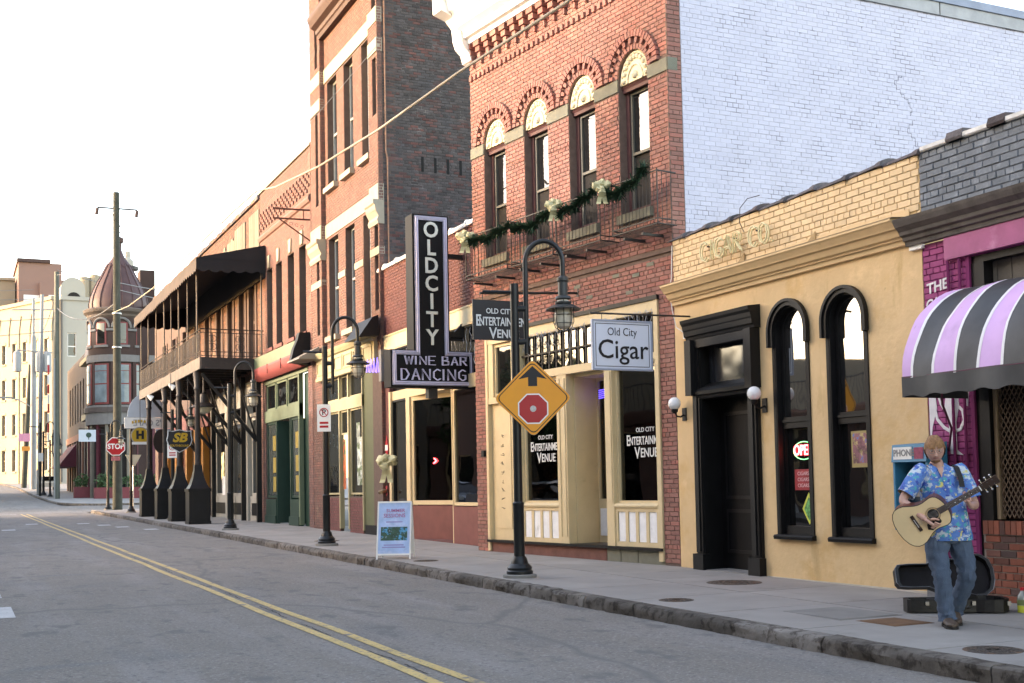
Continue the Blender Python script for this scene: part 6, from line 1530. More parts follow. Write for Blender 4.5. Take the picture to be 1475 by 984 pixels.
LP = [(7.32, 15.5, 1.0, 'nearest gooseneck street lamp, carrying the orange diamond sign'), (7.42, 25.6, 1.04, 'second nearest gooseneck street lamp, with the no parking sign on its pole'),
      (7.5, 36.1, 1.04, 'third gooseneck street lamp, standing right of the black balcony posts'), (7.75, 48.0, 1.02, 'gooseneck street lamp among the black balcony posts'),
      (8.0, 62.0, 1.02, 'gooseneck street lamp left of the balcony, beneath the turret'), (7.72, 69.35, 1.02, 'gooseneck street lamp at the corner beside the stop sign'),
      (6.95, 109.5, 1.3, 'distant gooseneck street lamp across the side street, facing right'), (7.1, 104.0, 1.1, 'distant gooseneck street lamp beside the tall dark pole')]
yaws = [-.44, -.44, -.5, -.44, -.44, -.44, -.44, -.44]
for i, (x, y, k, lab) in enumerate(LP):
    o = lamp if i == 0 else copy_tree(lamp)
    o.location = (x, y, gz(y)); o.scale = (k, k, k); o.rotation_euler = (0, 0, yaws[i]); o['label'] = lab
# pavement signs on the nearest pole
rt = Vector((cos(.44), -sin(.44), 0)); nf = Vector((-sin(.44), -cos(.44), 0)); up = Vector((0, 0, 1))
def plane_fr(c, r=rt):
    n = Vector((r.y, -r.x, 0)); return Fr(c[0], c[1], (r.x, r.y), (n.x, n.y))
m_orange = M('orange_reflective', (.80, .31, .02), .4, .06, 2, .0, stain=((.7, .27, .02), 3, .6, .1)); m_sred = M('sign_red_sheet', (.42, .015, .02), .4, .05, 3); m_salu = M('aluminium_back', (.35, .36, .37), .45, .08, 4, metal=.6)
rl = Vector((cos(.40), -sin(.40), 0))
c = Vector((7.32, 15.5, 0))+Vector((rl.y, -rl.x, 0))*.085+rl*.235
FS_ = plane_fr(c, rl); zc = 2.665
sa = thing('warning_sign', (c.x, c.y, zc), 'orange diamond stop ahead sign with black arrow and red octagon', 'road sign')
def rdia(h, q=.07, n=4):     # diamond with rounded corners
    P_ = []
    for k in range(4):
        t = pi/2*k; v = (cos(t)*h, sin(t)*h)
        a0 = t-pi/4; cx_, cz_ = cos(t)*(h-q*1.414), sin(t)*(h-q*1.414)
        for i in range(n+1): b = a0+pi/2*i/n; P_.append((cx_+q*cos(b), cz_+q*sin(b)))
    return P_
sh = lambda P_: [(a, zc+b) for a, b in P_]
MB().fprism(FS_, sh(rdia(.56)), -.004, .0).build('backing', m_salu, sa)
MB().fprism(FS_, sh(rdia(.558)), .0001, .0015).build('face', m_orange, sa)
A = rdia(.525); B = rdia(.508); mb = MB(); n = len(A)
for i in range(n): j = (i+1) % n; mb.fprism(FS_, sh([A[i], A[j], B[j], B[i]]), .0016, .003)
mb.build('black_border', m_sd, sa)
MB().fprism(FS_, sh([(0, .46), (.205, .27), (.065, .30), (.065, .17), (-.065, .17), (-.065, .30), (-.205, .27)]), .0016, .003).build('arrow', m_sd, sa)
oc = lambda r: [(r*cos(pi/8+pi/4*i), -.155+r*sin(pi/8+pi/4*i)) for i in range(8)]
MB().fprism(FS_, sh(oc(.235)), .0016, .003).build('octagon_border', m_white, sa); MB().fprism(FS_, sh(oc(.215)), .0031, .0042).build('octagon', m_sred, sa)
mb = MB(); mb.fprism(FS_, sh([(.045*cos(2*pi*i/16), -.155+.045*sin(2*pi*i/16)) for i in range(16)]), .0043, .006); mb.build('round_sticker', M('sticker_grey', (.5, .48, .45), .5, .2, 40), sa)
for z in (.3, -.3): MB().fbox(FS_, -.30, -.16, -.05, -.004, zc+z*.6-.015, zc+z*.6+.015).build('bracket', m_pole, sa)
# no parking signs
def nopark(x, y, z, w_, h_, lab, r_=rt):
    F_ = plane_fr((x, y), r_); t = thing('no_parking_sign', (x, y, z), lab, 'road sign')
    MB().fbox(F_, -w_/2, w_/2, 0, .004, z-h_/2, z+h_/2).build('plate', m_white, t)
    zc_ = z+h_*.2; rr = w_*.34
    mb = MB(); n = 20
    for i in range(n):
        a, b = 2*pi*i/n, 2*pi*(i+1)/n; mb.fprism(F_, [(rr*cos(a), zc_+rr*sin(a)), (rr*cos(b), zc_+rr*sin(b)), (rr*.8*cos(b), zc_+rr*.8*sin(b)), (rr*.8*cos(a), zc_+rr*.8*sin(a))], .0051, .0065)
    mb.fprism(F_, [(-rr*.62, zc_+rr*.5), (-rr*.5, zc_+rr*.62), (rr*.62, zc_-rr*.5), (rr*.5, zc_-rr*.62)], .0068, .0075)
    mb.build('red_ring', m_sred, t)
    txt('P', w_*.58, F_.P(0, .005, zc_), r_, (0, 0, 1), m_sd, t, .0005, off=.004)
    for k in range(2): MB().fbox(F_, -w_*.32, w_*.32, .004, .005, z-h_*.22-k*h_*.14, z-h_*.14-k*h_*.14).build('print', m_sred, t)
    return t
cc = Vector((7.42, 25.6, 0))+nf*.08; nopark(cc.x-.02, cc.y, 2.98, .30, .60, 'white and red no parking sign on the second lamp post')
cc = Vector((7.75, 48.0, 0))+nf*.09; nopark(cc.x+.02, cc.y, 3.05, .40, .62, 'no parking sign half hidden behind the shield shaped sign')
# ---- shield sign and round sign under the balcony
sh_ = thing('hanging_sign', (7.4, 44.3, 3.3), 'black shield shaped hanging sign with yellow letters SB', 'hanging sign')
FZ = Fr(7.40, 44.3, (1, 0), (0, -1)); m_yel2 = M('sign_yellow', (.50, .30, .02), .5, .05)
def shield(k): return [(x*k, 3.27+z*k) for x, z in ((-.42, .36), (-.25, .34), (-.1, .38), (0, .40), (.1, .38), (.25, .34), (.42, .36), (.42, .2), (.46, .02), (.40, -.16), (.25, -.30), (0, -.44), (-.25, -.30), (-.40, -.16), (-.46, .02), (-.42, .2))]
MB().fprism(FZ, shield(1.0), -.04, .0).build('board_edge', M('pale_edge', (.55, .58, .6), .5), sh_); MB().fprism(FZ, shield(.93), .0005, .01).build('board', m_sblk, sh_)
txt('SB', .44, FZ.P(0, .015, 3.36), (1, 0, 0), (0, 0, 1), m_yel2, sh_, .004, off=.018, sx=1.1, shear=.25)
txt('SOUTHBOUND', .11, FZ.P(0, .015, 3.08), (1, 0, 0), (0, 0, 1), m_yel2, sh_, .002, off=.002, sx=.9)
mb = MB(); mb.tube([(7.1, 44.3, 3.6), (7.1, 44.3, 5.7)], .012, 5); mb.build('rod', m_iron, sh_); mb = MB(); mb.tube([(7.7, 44.3, 3.6), (7.7, 44.3, 5.7)], .012, 5); mb.build('rod', m_iron, sh_)
hs = thing('hanging_sign', (7.62, 56, 4.0), 'round yellow and black hanging sign with a capital H', 'hanging sign')
FH = Fr(7.62, 56, (1, 0), (0, -1))
circ = lambda r, zc_: [(r*cos(2*pi*i/28), zc_+r*sin(2*pi*i/28)) for i in range(28)]
MB().fprism(FH, circ(.40, 3.98), -.04, 0).build('board', M('grey_rim', (.3, .3, .27), .5), hs); MB().fprism(FH, circ(.365, 3.98), .0005, .01).build('face', m_yel2, hs)
txt('H', .48, FH.P(0, .015, 4.0), (1, 0, 0), (0, 0, 1), m_sd, hs, .004, off=.03)
MB().fbox(FH, -.36, .36, .012, .02, 3.58, 3.70).build('plate', m_white, hs)
for k in range(6): MB().fbox(FH, -.36+k*.13, -.28+k*.13, .0, .02, 4.52+.06*sin(pi*k/5), 4.64+.06*sin(pi*k/5)).build('scroll', m_yel2, hs)
MB().tube([(7.62, 56, 4.5), (7.62, 56, 5.6)], .015, 5).build('rod', m_iron, hs)
cf = thing('hanging_sign', (7.7, 57.5, 5), 'pale round topped sign board with CAFE lettering seen reversed from behind', 'hanging sign')
FG = Fr(8.05, 57.0, (1, 0), (0, -1)); m_pg = M('pale_grey_board', (.42, .47, .52), .6, .06, 2)
MB().fprism(FG, [(-.9*cos(pi*i/16)*.95, 4.88+1.12*sin(pi*i/16)) for i in range(17)], -.05, 0).build('disc', m_pg, cf)
MB().fbox(FG, -.98, 1.2, -.06, .02, 4.36, 4.86).build('board', m_white, cf)
txt("'S CAFE", .40, FG.P(.02, .03, 4.6), (-1, 0, 0), (0, 0, 1), M('faded_grey_print', (.35, .36, .37), .6), cf, .001, off=.01, sx=.95)
MB().fbox(FG, .4, 1.2, -.04, .01, 4.10, 4.34).build('lower_strip', m_pg, cf)
ovs = thing('sign_board', (8.5, 55, 3.6), 'blank dark oval sign board hanging between the balcony posts', 'hanging sign')
FO = Fr(8.62, 56.5, (1, 0), (0, -1)); MB().fprism(FO, [(.36*cos(2*pi*i/20), 3.75+.55*sin(2*pi*i/20)) for i in range(20)], -.03, .0).build('board', M('dark_brown_board', (.03, .02, .017), .6), ovs)
MB().tube([(8.62, 56.5, 4.3), (8.62, 56.5, 5.6)], .015, 5).build('rod', m_iron, ovs)
# grey sign backs on thin posts at the side street
tp = thing('sign_post', (8.6, 66, .45), 'thin grey signpost with a pale triangular sign back left of the balcony posts', 'signpost')
MB().tube([(8.75, 67, gz(67)), (8.75, 67, 3.4)], .035, 6).build('post', m_salu, tp); MB().fprism(Fr(8.75, 66.95, (1, 0), (0, -1)), [(-.42, 3.45), (.42, 3.45), (.1, 2.85), (-.1, 2.85)], 0, .02).build('plate', M('cream_plate', (.5, .5, .36), .6), tp)
# ---- stop sign on the big utility pole
m_wood = M('creosoted_pole', (.042, .045, .034), .85, .25, 3, .6, 12, stain=((.08, .075, .055), 2, .58, .15, .15))
up1 = thing('utility_pole', (8.25, 69.6, .48), 'tall brown wooden utility pole with a thin cross bar, rising above the corner', 'utility pole')
mb = MB(); mb.tube([(8.25, 69.6, .3), (8.25, 69.6, 6), (8.22, 69.6, 18.3)], .27, 14, r1=.17); mb.sm = True; mb.build('pole', m_wood, up1)
mb = MB(); mb.tube([(7.25, 69.9, 17.45), (9.3, 69.2, 17.3)], .045, 6); mb.build('crossbar', m_iron, up1)
for x, y, z in ((7.25, 69.9, 17.4), (9.3, 69.2, 17.25)): mb = MB(); mb.tube([(x, y, z), (x-.05, y, z-.35)], .09, 8); mb.build('insulator', m_brn, up1)
for z in (11.4, 9.5): MB().lathe((8.24, 69.6, z), [(.24, 0), (.26, .0), (.26, .08), (.24, .08)], 14).build('band', m_salu, up1)
FT = plane_fr((8.2, 69.28), Vector((1, 0, 0)))
ss = thing('stop_sign', (8.0, 69.2, 3.9), 'red octagonal STOP sign mounted on the tall wooden utility pole', 'road sign')
o8 = lambda r, zc_: [(r*cos(pi/8+pi/4*i), zc_+r*sin(pi/8+pi/4*i)) for i in range(8)]
FT = Fr(8.10, 69.08, (1, 0), (0, -1))
MB().fprism(FT, o8(.54, 3.98), -.01, 0).build('border', m_white, ss); MB().fprism(FT, o8(.495, 3.98), .001, .006).build('face', m_sred, ss)
txt('STOP', .40, FT.P(0, .012, 3.97), (1, 0, 0), (0, 0, 1), m_white, ss, .002, off=.014, sx=.9)
MB().fbox(FT, -.24, .24, -.01, .0, 3.20, 3.42).build('sub_plate', M('small_red_plate', (.4, .12, .12), .5, .4, 9), ss)
# small white sign with a tree emblem hanging from the low building, green street sign
sg = thing('hanging_sign', (9.2, 103, 5.6), 'small white hanging sign with a round tree emblem in front of the turret building', 'hanging sign')
FQ = Fr(9.2, 96, (1, 0), (0, -1))
MB().fbox(FQ, -.62, .62, -.04, 0, 5.35, 6.25).build('board', m_pg, sg); MB().fprism(FQ, [(.1+.2*cos(2*pi*i/14), 5.85+.2*sin(2*pi*i/14)) for i in range(14)], .001, .01).build('emblem', m_dgr, sg); MB().fbox(FQ, .07, .13, .001, .01, 5.5, 5.68).build('emblem_trunk', m_dgr, sg)
MB().tube([(8.6, 96, 6.35), (10.6, 98.5, 6.4)], .03, 5).build('bracket', m_iron, sg)
# pale notices in the turret windows
# ---- other poles across the side street
m_gpole = M('grey_metal_pole', (.24, .25, .25), .55, .1, 2); m_dpole = M('dark_tall_pole', (.07, .08, .065), .6, .2, 2)
def pole(nm, x, y, h, r0, r1, mat, lab, lean=0.):
    t = thing(nm, (x, y, gz(y)), lab, 'utility pole'); mb = MB(); g = gz(y)
    mb.tube([(x, y, g-.2), (x+lean*.5, y, g+h*.5), (x+lean, y, g+h)], r0, 12, r1=r1); mb.sm = True; mb.build('pole', mat, t); return t
pa = pole('utility_pole', 7.28, 99.5, 17.8, .24, .17, m_dpole, 'tall dark pole across the side street, right of the transformers')
mb = MB(); mb.tube([(7.1, 99.3, 1.0), (7.1, 99.3, 12)], .06, 6); mb.build('conduit', m_gpole, pa)
pb = pole('utility_pole', 6.75, 112, 17.6, .2, .14, m_gpole, 'slim grey pole between the transformers and the tall dark pole', .25)
pc = pole('utility_pole', 7.75, 138, 16.5, .36, .26, m_gpole, 'thick pale pole carrying three grey transformers')
g0 = gz(138)
for k, dx in enumerate((-1.25, .45, 1.05)):
    mb = MB(); x = 7.75+dx*1.3; mb.lathe((x, 137.4, 0), [(.1, g0+12.5), (.42, g0+12.6), (.42, g0+14.5), (.3, g0+14.7), (.08, g0+14.8), (.05, g0+15.1)], 12); mb.sm = True; mb.build('transformer', m_gpole, pc)
MB().tube([(6.0, 137.6, g0+14.9), (9.6, 137.6, g0+14.7)], .07, 6).build('crossarm', m_gpole, pc); MB().tube([(5.6, 137.6, g0+19.2), (9.9, 137.6, g0+19.4)], .07, 6).build('crossarm', m_gpole, pc)
MB().tube([(7.75, 138, g0+16), (7.75, 138, g0+20.6)], .14, 8).build('pole_top', m_gpole, pc)
mb = MB(); mb.tube([(7.6, 138, g0+8.8), (6.2, 138, g0+9.6), (5.3, 138, g0+9.8)], .06, 6); mb.build('lamp_arm', m_gpole, pc); mb = MB(); mb.box(4.3, 5.6, 137.8, 138.2, g0+9.72, g0+9.9); mb.build('lamp_head', m_gpole, pc)
pd_ = pole('utility_pole', 7.2, 146, 14, .3, .22, m_wood, 'short leaning wooden pole with pink and orange signs at the far corner', .7)
MB().box(6.6, 8.0, 145.4, 145.5, 7.4, 8.3).build('pink_sign', M('pink_sign', (.6, .25, .35), .5, .2, 9), pd_); MB().box(6.95, 8.0, 145.4, 145.5, 6.35, 6.85).build('orange_sign', M('orange_tag', (.65, .25, .04), .5), pd_)
pe = pole('signal_post', 6.62, 108.5, 6.2, .1, .08, m_pole, 'black post with a white plate beside the far corner')
MB().box(6.45, 6.85, 108.3, 108.35, 4.2, 4.9).build('plate', m_white, pe); MB().tube([(6.62, 108.5, 7.1), (5.7, 108.5, 7.15)], .04, 5).build('arm', m_pole, pe)
# red and white banner pole seen far off, traffic signal head
tsg = thing('traffic_signal', (8.1, 105, 5), 'dark traffic signal head on the far corner lamp post', 'traffic signal')
for z in (4.6, 5.5): mb = MB(); mb.lathe((0, 0, 0), [(1e-4, 0), (.3, 0), (.3, .3), (1e-4, .3)], 14); mb.v = [Vector((7.55+v.x, 103.4-v.z, z+v.y)) for v in mb.v]; mb.build('signal_face', m_black, tsg)
bp_ = thing('striped_banner', (8, 125, 8), 'thin red and white striped banner pole far down the street', 'banner')
for k in range(9): MB().box(8.3, 8.48, 125, 125.1, 6.5+k*.95, 7.4+k*.95).build('stripe', m_sred if k % 2 else m_white, bp_)
# ---- distant car and rail
dc = thing('parked_car', (8.7, 133, gz(133)), 'small pale parked car, mostly hidden, far down the street', 'car')
m_car = M('pale_car_paint', (.62, .6, .5), .3, .05, 1, spec=.6); g0 = gz(133)
FK = Fr(0, 131, (1, 0), (0, -1))
mb = MB(); mb.fprism(Fr(8.0, 131, (0, 1), (-1, 0)), [(0, g0+.3), (0, g0+.75), (.9, g0+.95), (1.6, g0+1.42), (3.2, g0+1.45), (3.9, g0+1.0), (4.4, g0+.9), (4.5, g0+.3)], -1.7, 0); mb.build('body', m_car, dc)
mb = MB(); mb.fprism(Fr(8.2, 130.99, (0, 1), (-1, 0)), [(.93, g0+.97), (1.6, g0+1.36), (1.6, g0+.97)], -1.5, .0); MB().box(8.25, 9.45, 131.6, 132.4, g0+.98, g0+1.38).build('windscreen', m_glass, dc)
for x in (7.98, 9.55):
    for y in (131.9, 134.6):
        m_ = MB(); m_.lathe((0, 0, 0), [(1e-4, -.1), (.32, -.1), (.32, .1), (1e-4, .1)], 14); m_.v = [Vector((x+v.z, y+v.x, g0+.32+v.y)) for v in m_.v]; m_.build('wheel', m_black, dc)
for x in (8.2, 9.5): MB().ball((x, 130.98, g0+.72), .1, 8).build('headlight', m_white, dc)
# ---- bow on the wine bar, A-frame
cc = Vector((9.62, 27.9, 1.98)); bow(cc, .42, 'large gold ribbon bow on a thin black post beside the poster board', seed=6, group='gold ribbon bows')
MB().tube([(9.66, 27.95, gz(28)), (9.66, 27.95, 1.85)], .02, 6).build('bow_post', m_black, None, label='thin black post carrying the large gold bow', cat='post', loc=(9.66, 27.95, gz(28)))
# a-frame
AF = thing('poster_board', (7.25, 20.6, .14), 'white metal folding pavement board with a pale blue summer sessions poster', 'poster board')
m_pos = M('pale_blue_poster', (.36, .50, .74), .4, .12, 6, stain=[((.52, .60, .80), 5, .52, .15), ((.40, .50, .78), 9, .64, .08)]); m_photo = M('poster_photo', (.03, .08, .05), .5, .4, 14, stain=[((.06, .3, .5), 9, .55, .05), ((.3, .4, .5), 20, .62, .04)])
c0 = Vector((7.26, 20.62, gz(20.6))); ra = Vector((cos(.50), -sin(.50), 0)); na = Vector((-sin(.50), -cos(.50), 0))
def afr(sg):
    # panel leaning: foot at +-.24, top joined
    def Q(a, z, e=0.): t = z/1.03; return c0+ra*a+na*(sg*(.27*(1-t)+.015)+sg*e)+up*z
    mb = MB()
    def qbox(a0, a1, z0, z1, e0, e1): mb.hexa([Q(a, z, e) for a, z, e in ((a0,z0,e0),(a1,z0,e0),(a1,z0,e1),(a0,z0,e1),(a0,z1,e0),(a1,z1,e0),(a1,z1,e1),(a0,z1,e1))])
    qbox(-.31, -.285, .0, 1.03, -.012, .012); qbox(.285, .31, .0, 1.03, -.012, .012); qbox(-.285, .285, 1.0, 1.03, -.012, .012); qbox(-.285, .285, .07, .10, -.012, .012)
    fr = mb.build('frame', m_white, AF); mb = MB(); qbox(-.285, .285, .10, 1.0, -.004, .004); p = mb.build('poster', m_pos if sg > 0 else m_white, AF)
    if sg > 0:
        mb = MB(); qbox(-.24, .24, .33, .57, .0045, .006); mb.build('photo_print', m_photo, p)
        u_ = (Q(0, 1)-Q(0, 0)).normalized()
        txt('SUMMER', .085, Q(.02, .86, .008), ra, u_, M('magenta_print', (.40, .12, .26), .5), p, .0005, sx=1.05, off=.001); txt('SESSIONS', .10, Q(0, .77, .008), ra, u_, bpy.data.materials['magenta_print'], p, .0005, sx=.95, off=.001)
        for z, w_ in ((.24, .36), (.2, .42), (.65, .3)): 
            mb = MB(); qbox(-w_/2, w_/2, z, z+.02, .0045, .006); mb.build('print', M('violet_print', (.28, .25, .5), .5) if 'violet_print' not in bpy.data.materials else bpy.data.materials['violet_print'], p)
afr(1); afr(-1)
for a in (-.298, .298): MB().tube([c0+ra*a+up*1.02-na*.02, c0+ra*a+up*1.02+na*.02], .015, 6).build('hinge', m_iron, AF)
# ---- wires
def wire(pts, r, mat, lab, sag=0., n=14):
    P_ = [Vector(p) for p in pts]; out_ = []
    for a, b in zip(P_, P_[1:]):
        for i in range(n): t = i/n; out_.append(a.lerp(b, t)-up*(sag*4*t*(1-t)))
    out_.append(P_[-1]); return MB().tube(out_, r, 6).build('overhead_wire', mat, None, label=lab, cat='wire', loc=P_[0])
m_cab = M('bleached_cable', (.42, .36, .27), .7, .15, 3); m_wire = M('grey_wire', (.14, .14, .14), .6)
CABLE = [(8.0, 69.4, 11.45), (7.65, 60, 10.45), (7.35, 50, 9.75), (7.15, 40, 9.40), (7.0, 33, 9.16), (7.0, 30.14, 9.08), (7, 28.2, 8.72), (7.0, 24.4, 8.27), (7.0, 20.5, 7.96), (7, 16.7, 7.78), (7.0, 13.1, 7.52), (7, 8, 7.3), (7, 0, 7.2), (7, -12, 7.4)]
mbw = MB().tube(CABLE, .021, 8); mbw.sm = True
mbw.build('overhead_cable', m_cab, None, label='thick bleached overhead cable running from the utility pole across the brick fronts', cat='cable', loc=CABLE[0])
wire([(7.0, 30.1, 9.1), (6.9, 28, 9.3), (6.8, 20, 9.3)], .006, m_wire, 'thin tail wire wrapped above the thick cable', .05)
NW = ['thin wire from the tall dark pole towards the camera over the street', 'thin wire climbing from the left end of the wooden pole cross bar', 'thin wire climbing from the right end of the wooden pole cross bar', 'wire sagging between the tall wooden pole and the dark pole behind it', 'upper wire from the dark pole to the transformer pole', 'upper wire running left out of the picture from the dark pole', 'lower wire running left out of the picture from the dark pole', 'lower wire running left from the transformer crossarm', 'topmost wire running left from the transformer pole', 'wire passing behind the copper dome from the dark pole', 'upper wire from the tall wooden pole across the copper dome', 'lower wire from the tall wooden pole across the copper dome']
for i, (a, b, s_) in enumerate((((7.28, 99.5, 18.6), (7.0, 60, 15), .8), ((7.2, 69.9, 17.1), (-12, 75, 18.5), .8), ((9.3, 69.2, 16.9), (40, 66, 19), .8), ((8.3, 69.6, 12.2), (7.3, 99.5, 16), 1.), ((7.3, 99.5, 17.5), (8.2, 138, 18.5), .8), ((7.3, 99.4, 15.2), (-30, 120, 17.5), 1.), ((7.3, 99.4, 14.2), (-30, 118, 15.5), 1.2), ((7.75, 138, 22.5), (-40, 150, 24), 1.), ((7.75, 138, 23.5), (-40, 150, 25), 1.), ((7.3, 99.5, 19), (24, 140, 25), .8), ((8.25, 69.6, 13.2), (30, 110, 21), 1.), ((8.25, 69.6, 12.8), (30, 112, 20), 1.))):
    wire([a, b], .03 if i > 2 else .02, m_wire, NW[i], s_)['group'] = 'thin overhead wires'
# ================================================================ PAYPHONE, GUITARIST, GUITAR, CASE
F = street(10.2)
m_pb = M('payphone_blue', (.025, .19, .33), .4, .08, 4, .1, 20); m_pbd = M('payphone_dark', (.01, .03, .05), .5, .3, 6); m_steel = M('brushed_steel', (.22, .23, .25), .4, .2, 12, metal=.7)
PP = thing('payphone', (10.0, 10.45, .07), 'blue hooded payphone against the ochre wall behind the guitarist', 'payphone')
a0, a1, o1 = 10.14, 10.68, .34
mb = MB(); mb.fbox(F, a0, a0+.03, .04, o1, .82, 1.80); mb.fbox(F, a1-.03, a1, .04, o1, .82, 1.80); mb.fbox(F, a0+.03, a1-.03, .04, .07, .82, 1.80); mb.fprof(F, [(.04, 1.58), (o1+.02, 1.60), (o1+.0, 1.80), (.04, 1.82)], a0-.005, a1+.005); mb.fbox(F, a0+.03, a1-.03, .07, o1-.1, .80, .86)
mb.build('hood', m_pb, PP)
MB().fbox(F, a0+.22, a1-.03, o1+.011, o1+.02, 1.63, 1.77).build('sign_strip', m_white, PP)
txt('PHONE', .105, F.P(10.48, o1+.023, 1.70), (0, -1, 0), (0, 0, 1), m_steel, PP, .001, off=.003, sx=.95)
MB().fbox(F, a0+.04, a0+.18, o1+.012, o1+.02, 1.63, 1.76).build('red_label', M('phone_label_red', (.3, .05, .1), .5, .4, 20), PP)
MB().fbox(F, a0+.12, a1-.1, .07, .20, .95, 1.5).build('telephone', m_pbd, PP)
MB().fbox(F, a0+.16, a0+.34, .20, .21, 1.2, 1.42).build('keypad', m_steel, PP)
mb = MB(); mb.tube([F.P(10.56, .24, 1.38), F.P(10.56, .22, 1.28), F.P(10.56, .24, 1.16)], .024, 8); mb.ball(F.P(10.56, .26, 1.38), .035, 8); mb.ball(F.P(10.56, .26, 1.16), .035, 8); mb.sm = True; mb.build('handset', m_black, PP)
MB().tube([F.P(10.56, .26, 1.14), F.P(10.52, .26, 1.0), F.P(10.42, .24, .96), F.P(10.36, .22, 1.05)], .008, 6).build('cord', m_steel, PP)
for s_ in (10.34, 10.3): MB().fbox(F, s_-.012, s_+.012, o1-.1, o1-.09, 1.05, 1.35).build('sticker', M('sticker_red', (.5, .12, .05), .5) if s_ > 10.32 else m_white, PP)
MB().fbox(F, 10.24, 10.36, .06, .20, .06, .82).build('pedestal', m_steel, PP)
# bottle
bt = thing('plastic_bottle', (9.52, 8.75, .06), 'small clear bottle with red cap and yellow liquid by the brick wall', 'bottle')
mb = MB(); mb.lathe((9.60, 8.66, .06), [(.045, 0), (.05, .01), (.05, .14), (.045, .17), (.02, .205), (.016, .22), (.0001, .22)], 14); mb.sm = True; mb.build('bottle', M('clear_plastic', (.22, .24, .22), .15, .1, 20, spec=.7), bt)
mb = MB(); mb.lathe((9.60, 8.66, .06), [(.0505, .005), (.051, .07), (.0505, .075)], 14); mb.sm = True; mb.build('liquid', M('yellow_drink', (.5, .5, .06), .2), bt); mb = MB(); mb.lathe((9.60, 8.66, .06), [(.051, .08), (.0515, .13)], 14); mb.build('label', M('olive_label', (.13, .16, .06), .6), bt)
mb = MB(); mb.lathe((9.60, 8.66, .06), [(.018, .22), (.019, .25), (.0001, .25)], 12); mb.build('cap', M('red_cap', (.5, .02, .03), .4), bt)
bc = MB(); bc.tube([(9.95, 9.9, .08), (9.95, 9.9, .2)], .03, 8)

# ---- guitar case
R_ = Vector((cos(.44), -sin(.44), 0)); N_ = Vector((-sin(.44), -cos(.44), 0)); U_ = Vector((0, 0, 1))
m_case = M('black_case_vinyl', (.010, .009, .009), .45, .25, 12, .3, 60); m_plush = M('black_plush', (.012, .011, .013), .95, .2, 6); m_chr = M('chrome_latch', (.4, .4, .4), .2, .05, 9, metal=.9)
GC = thing('guitar_case', (8.95, 9.0, .06), 'open black guitar case lying on the pavement behind the guitarist', 'guitar case')
cdir = (R_*.97+N_*.05).normalized(); cper = Vector((-cdir.y, cdir.x, 0))     # along, and away from the camera
CO = Vector((8.60, 9.14, gz(9)+.012))
def case_out(k=1.):
    top = [(0, .075), (.03, .115), (.15, .125), (.36, .125), (.46, .16), (.55, .185), (.64, .175), (.72, .17), (.80, .20), (.90, .225), (1.0, .215), (1.08, .16), (1.115, .06)]
    top = [(.9*(.55+(u-.55)*k), v*k) for u, v in top]; return [(u, v) for u, v in top]+[(u, -v) for u, v in reversed(top)]
def cpt(u, v, z): return CO+cdir*u+cper*(v+.2)+U_*z
def shell(P, depth, wall, name, mat, parent, plush):
    """P(u,v,h): open tray; h = 0 is the closed side"""
    A = case_out(); B = case_out(.93); n = len(A); mb = MB()
    mb.prism([P(u, v, 0) for u, v in A], [P(u, v, wall) for u, v in A])
    for i in range(n):
        j = (i+1) % n
        mb.hexa([P(*A[i], wall), P(*A[j], wall), P(*B[j], wall), P(*B[i], wall), P(*A[i], depth), P(*A[j], depth), P(*B[j], depth), P(*B[i], depth)])
    o = mb.build(name, mat, parent); mb = MB(); mb.prism([P(u, v, wall+.001) for u, v in B], [P(u, v, wall+.006) for u, v in B]); mb.build('lining', plush, o)
    mb = MB(); mb.tube([P(u, v, depth) for u, v in A], .0032, 5, closed=True); mb.build('rim', m_steel if name == 'lid' else m_case, o); return o
tray = shell(lambda u, v, h: cpt(u, v, h), .125, .01, 'tray', m_case, GC, m_plush)
la = radians(68)      # lid folded back about the far edge
def lidP(u, v, h):    # v -> distance from the hinge, h -> thickness away
    w_ = .225-v
    return CO+cdir*u+cper*(.42+.02)+U_*.125+(cper*cos(la)*1+U_*sin(la))*w_+(cper*sin(la)-U_*cos(la))*(.10-h)
shell(lidP, .10, .01, 'lid', m_case, GC, m_plush)
for u in (.18, .62, .95):
    v = .135 if u < .4 else (.19 if u < .7 else .23)
    mb = MB(); p = cpt(u, -v-.004, .09); mb.obox(Matrix.Translation(p) @ Matrix.Rotation(atan2(cdir.y, cdir.x), 4, 'Z'), .035, .010, .04); mb.build('latch', m_chr, GC)
mb = MB(); mb.tube([cpt(.45, -.19, .05), cpt(.46, -.23, .06), cpt(.56, -.23, .06), cpt(.57, -.2, .05)], .01, 6); mb.build('handle', m_case, GC)
MB().obox(Matrix.Translation(cpt(.30, 0, .07)) @ Matrix.Rotation(atan2(cdir.y, cdir.x), 4, 'Z'), .12, .2, .10).build('neck_rest', m_plush, GC)

# ---- person
G0 = Vector((8.207, 8.255, gz(8.255)))
def Q(a, b, z): return G0+R_*a+N_*b+U_*z          # a: image right, b: towards the camera
def skinmesh(verts, edges, root=0, sub=2):
    import bmesh
    bm = bmesh.new(); sl = bm.verts.layers.skin.verify(); vs = []
    for i, (p, rx, ry) in enumerate(verts):
        v = bm.verts.new(p); v[sl].radius = (rx, ry); v[sl].use_root = (i == root); vs.append(v)
    for a, b in edges: bm.edges.new((vs[a], vs[b]))
    me = bpy.data.meshes.new('t'); bm.to_mesh(me); bm.free()
    o = bpy.data.objects.new('t', me); COL.objects.link(o)
    o.modifiers.new('s', 'SKIN').use_smooth_shade = True; o.modifiers.new('u', 'SUBSURF').levels = sub
    r = bpy.data.meshes.new_from_object(o.evaluated_get(bpy.context.evaluated_depsgraph_get()))
    bpy.data.objects.remove(o); return r
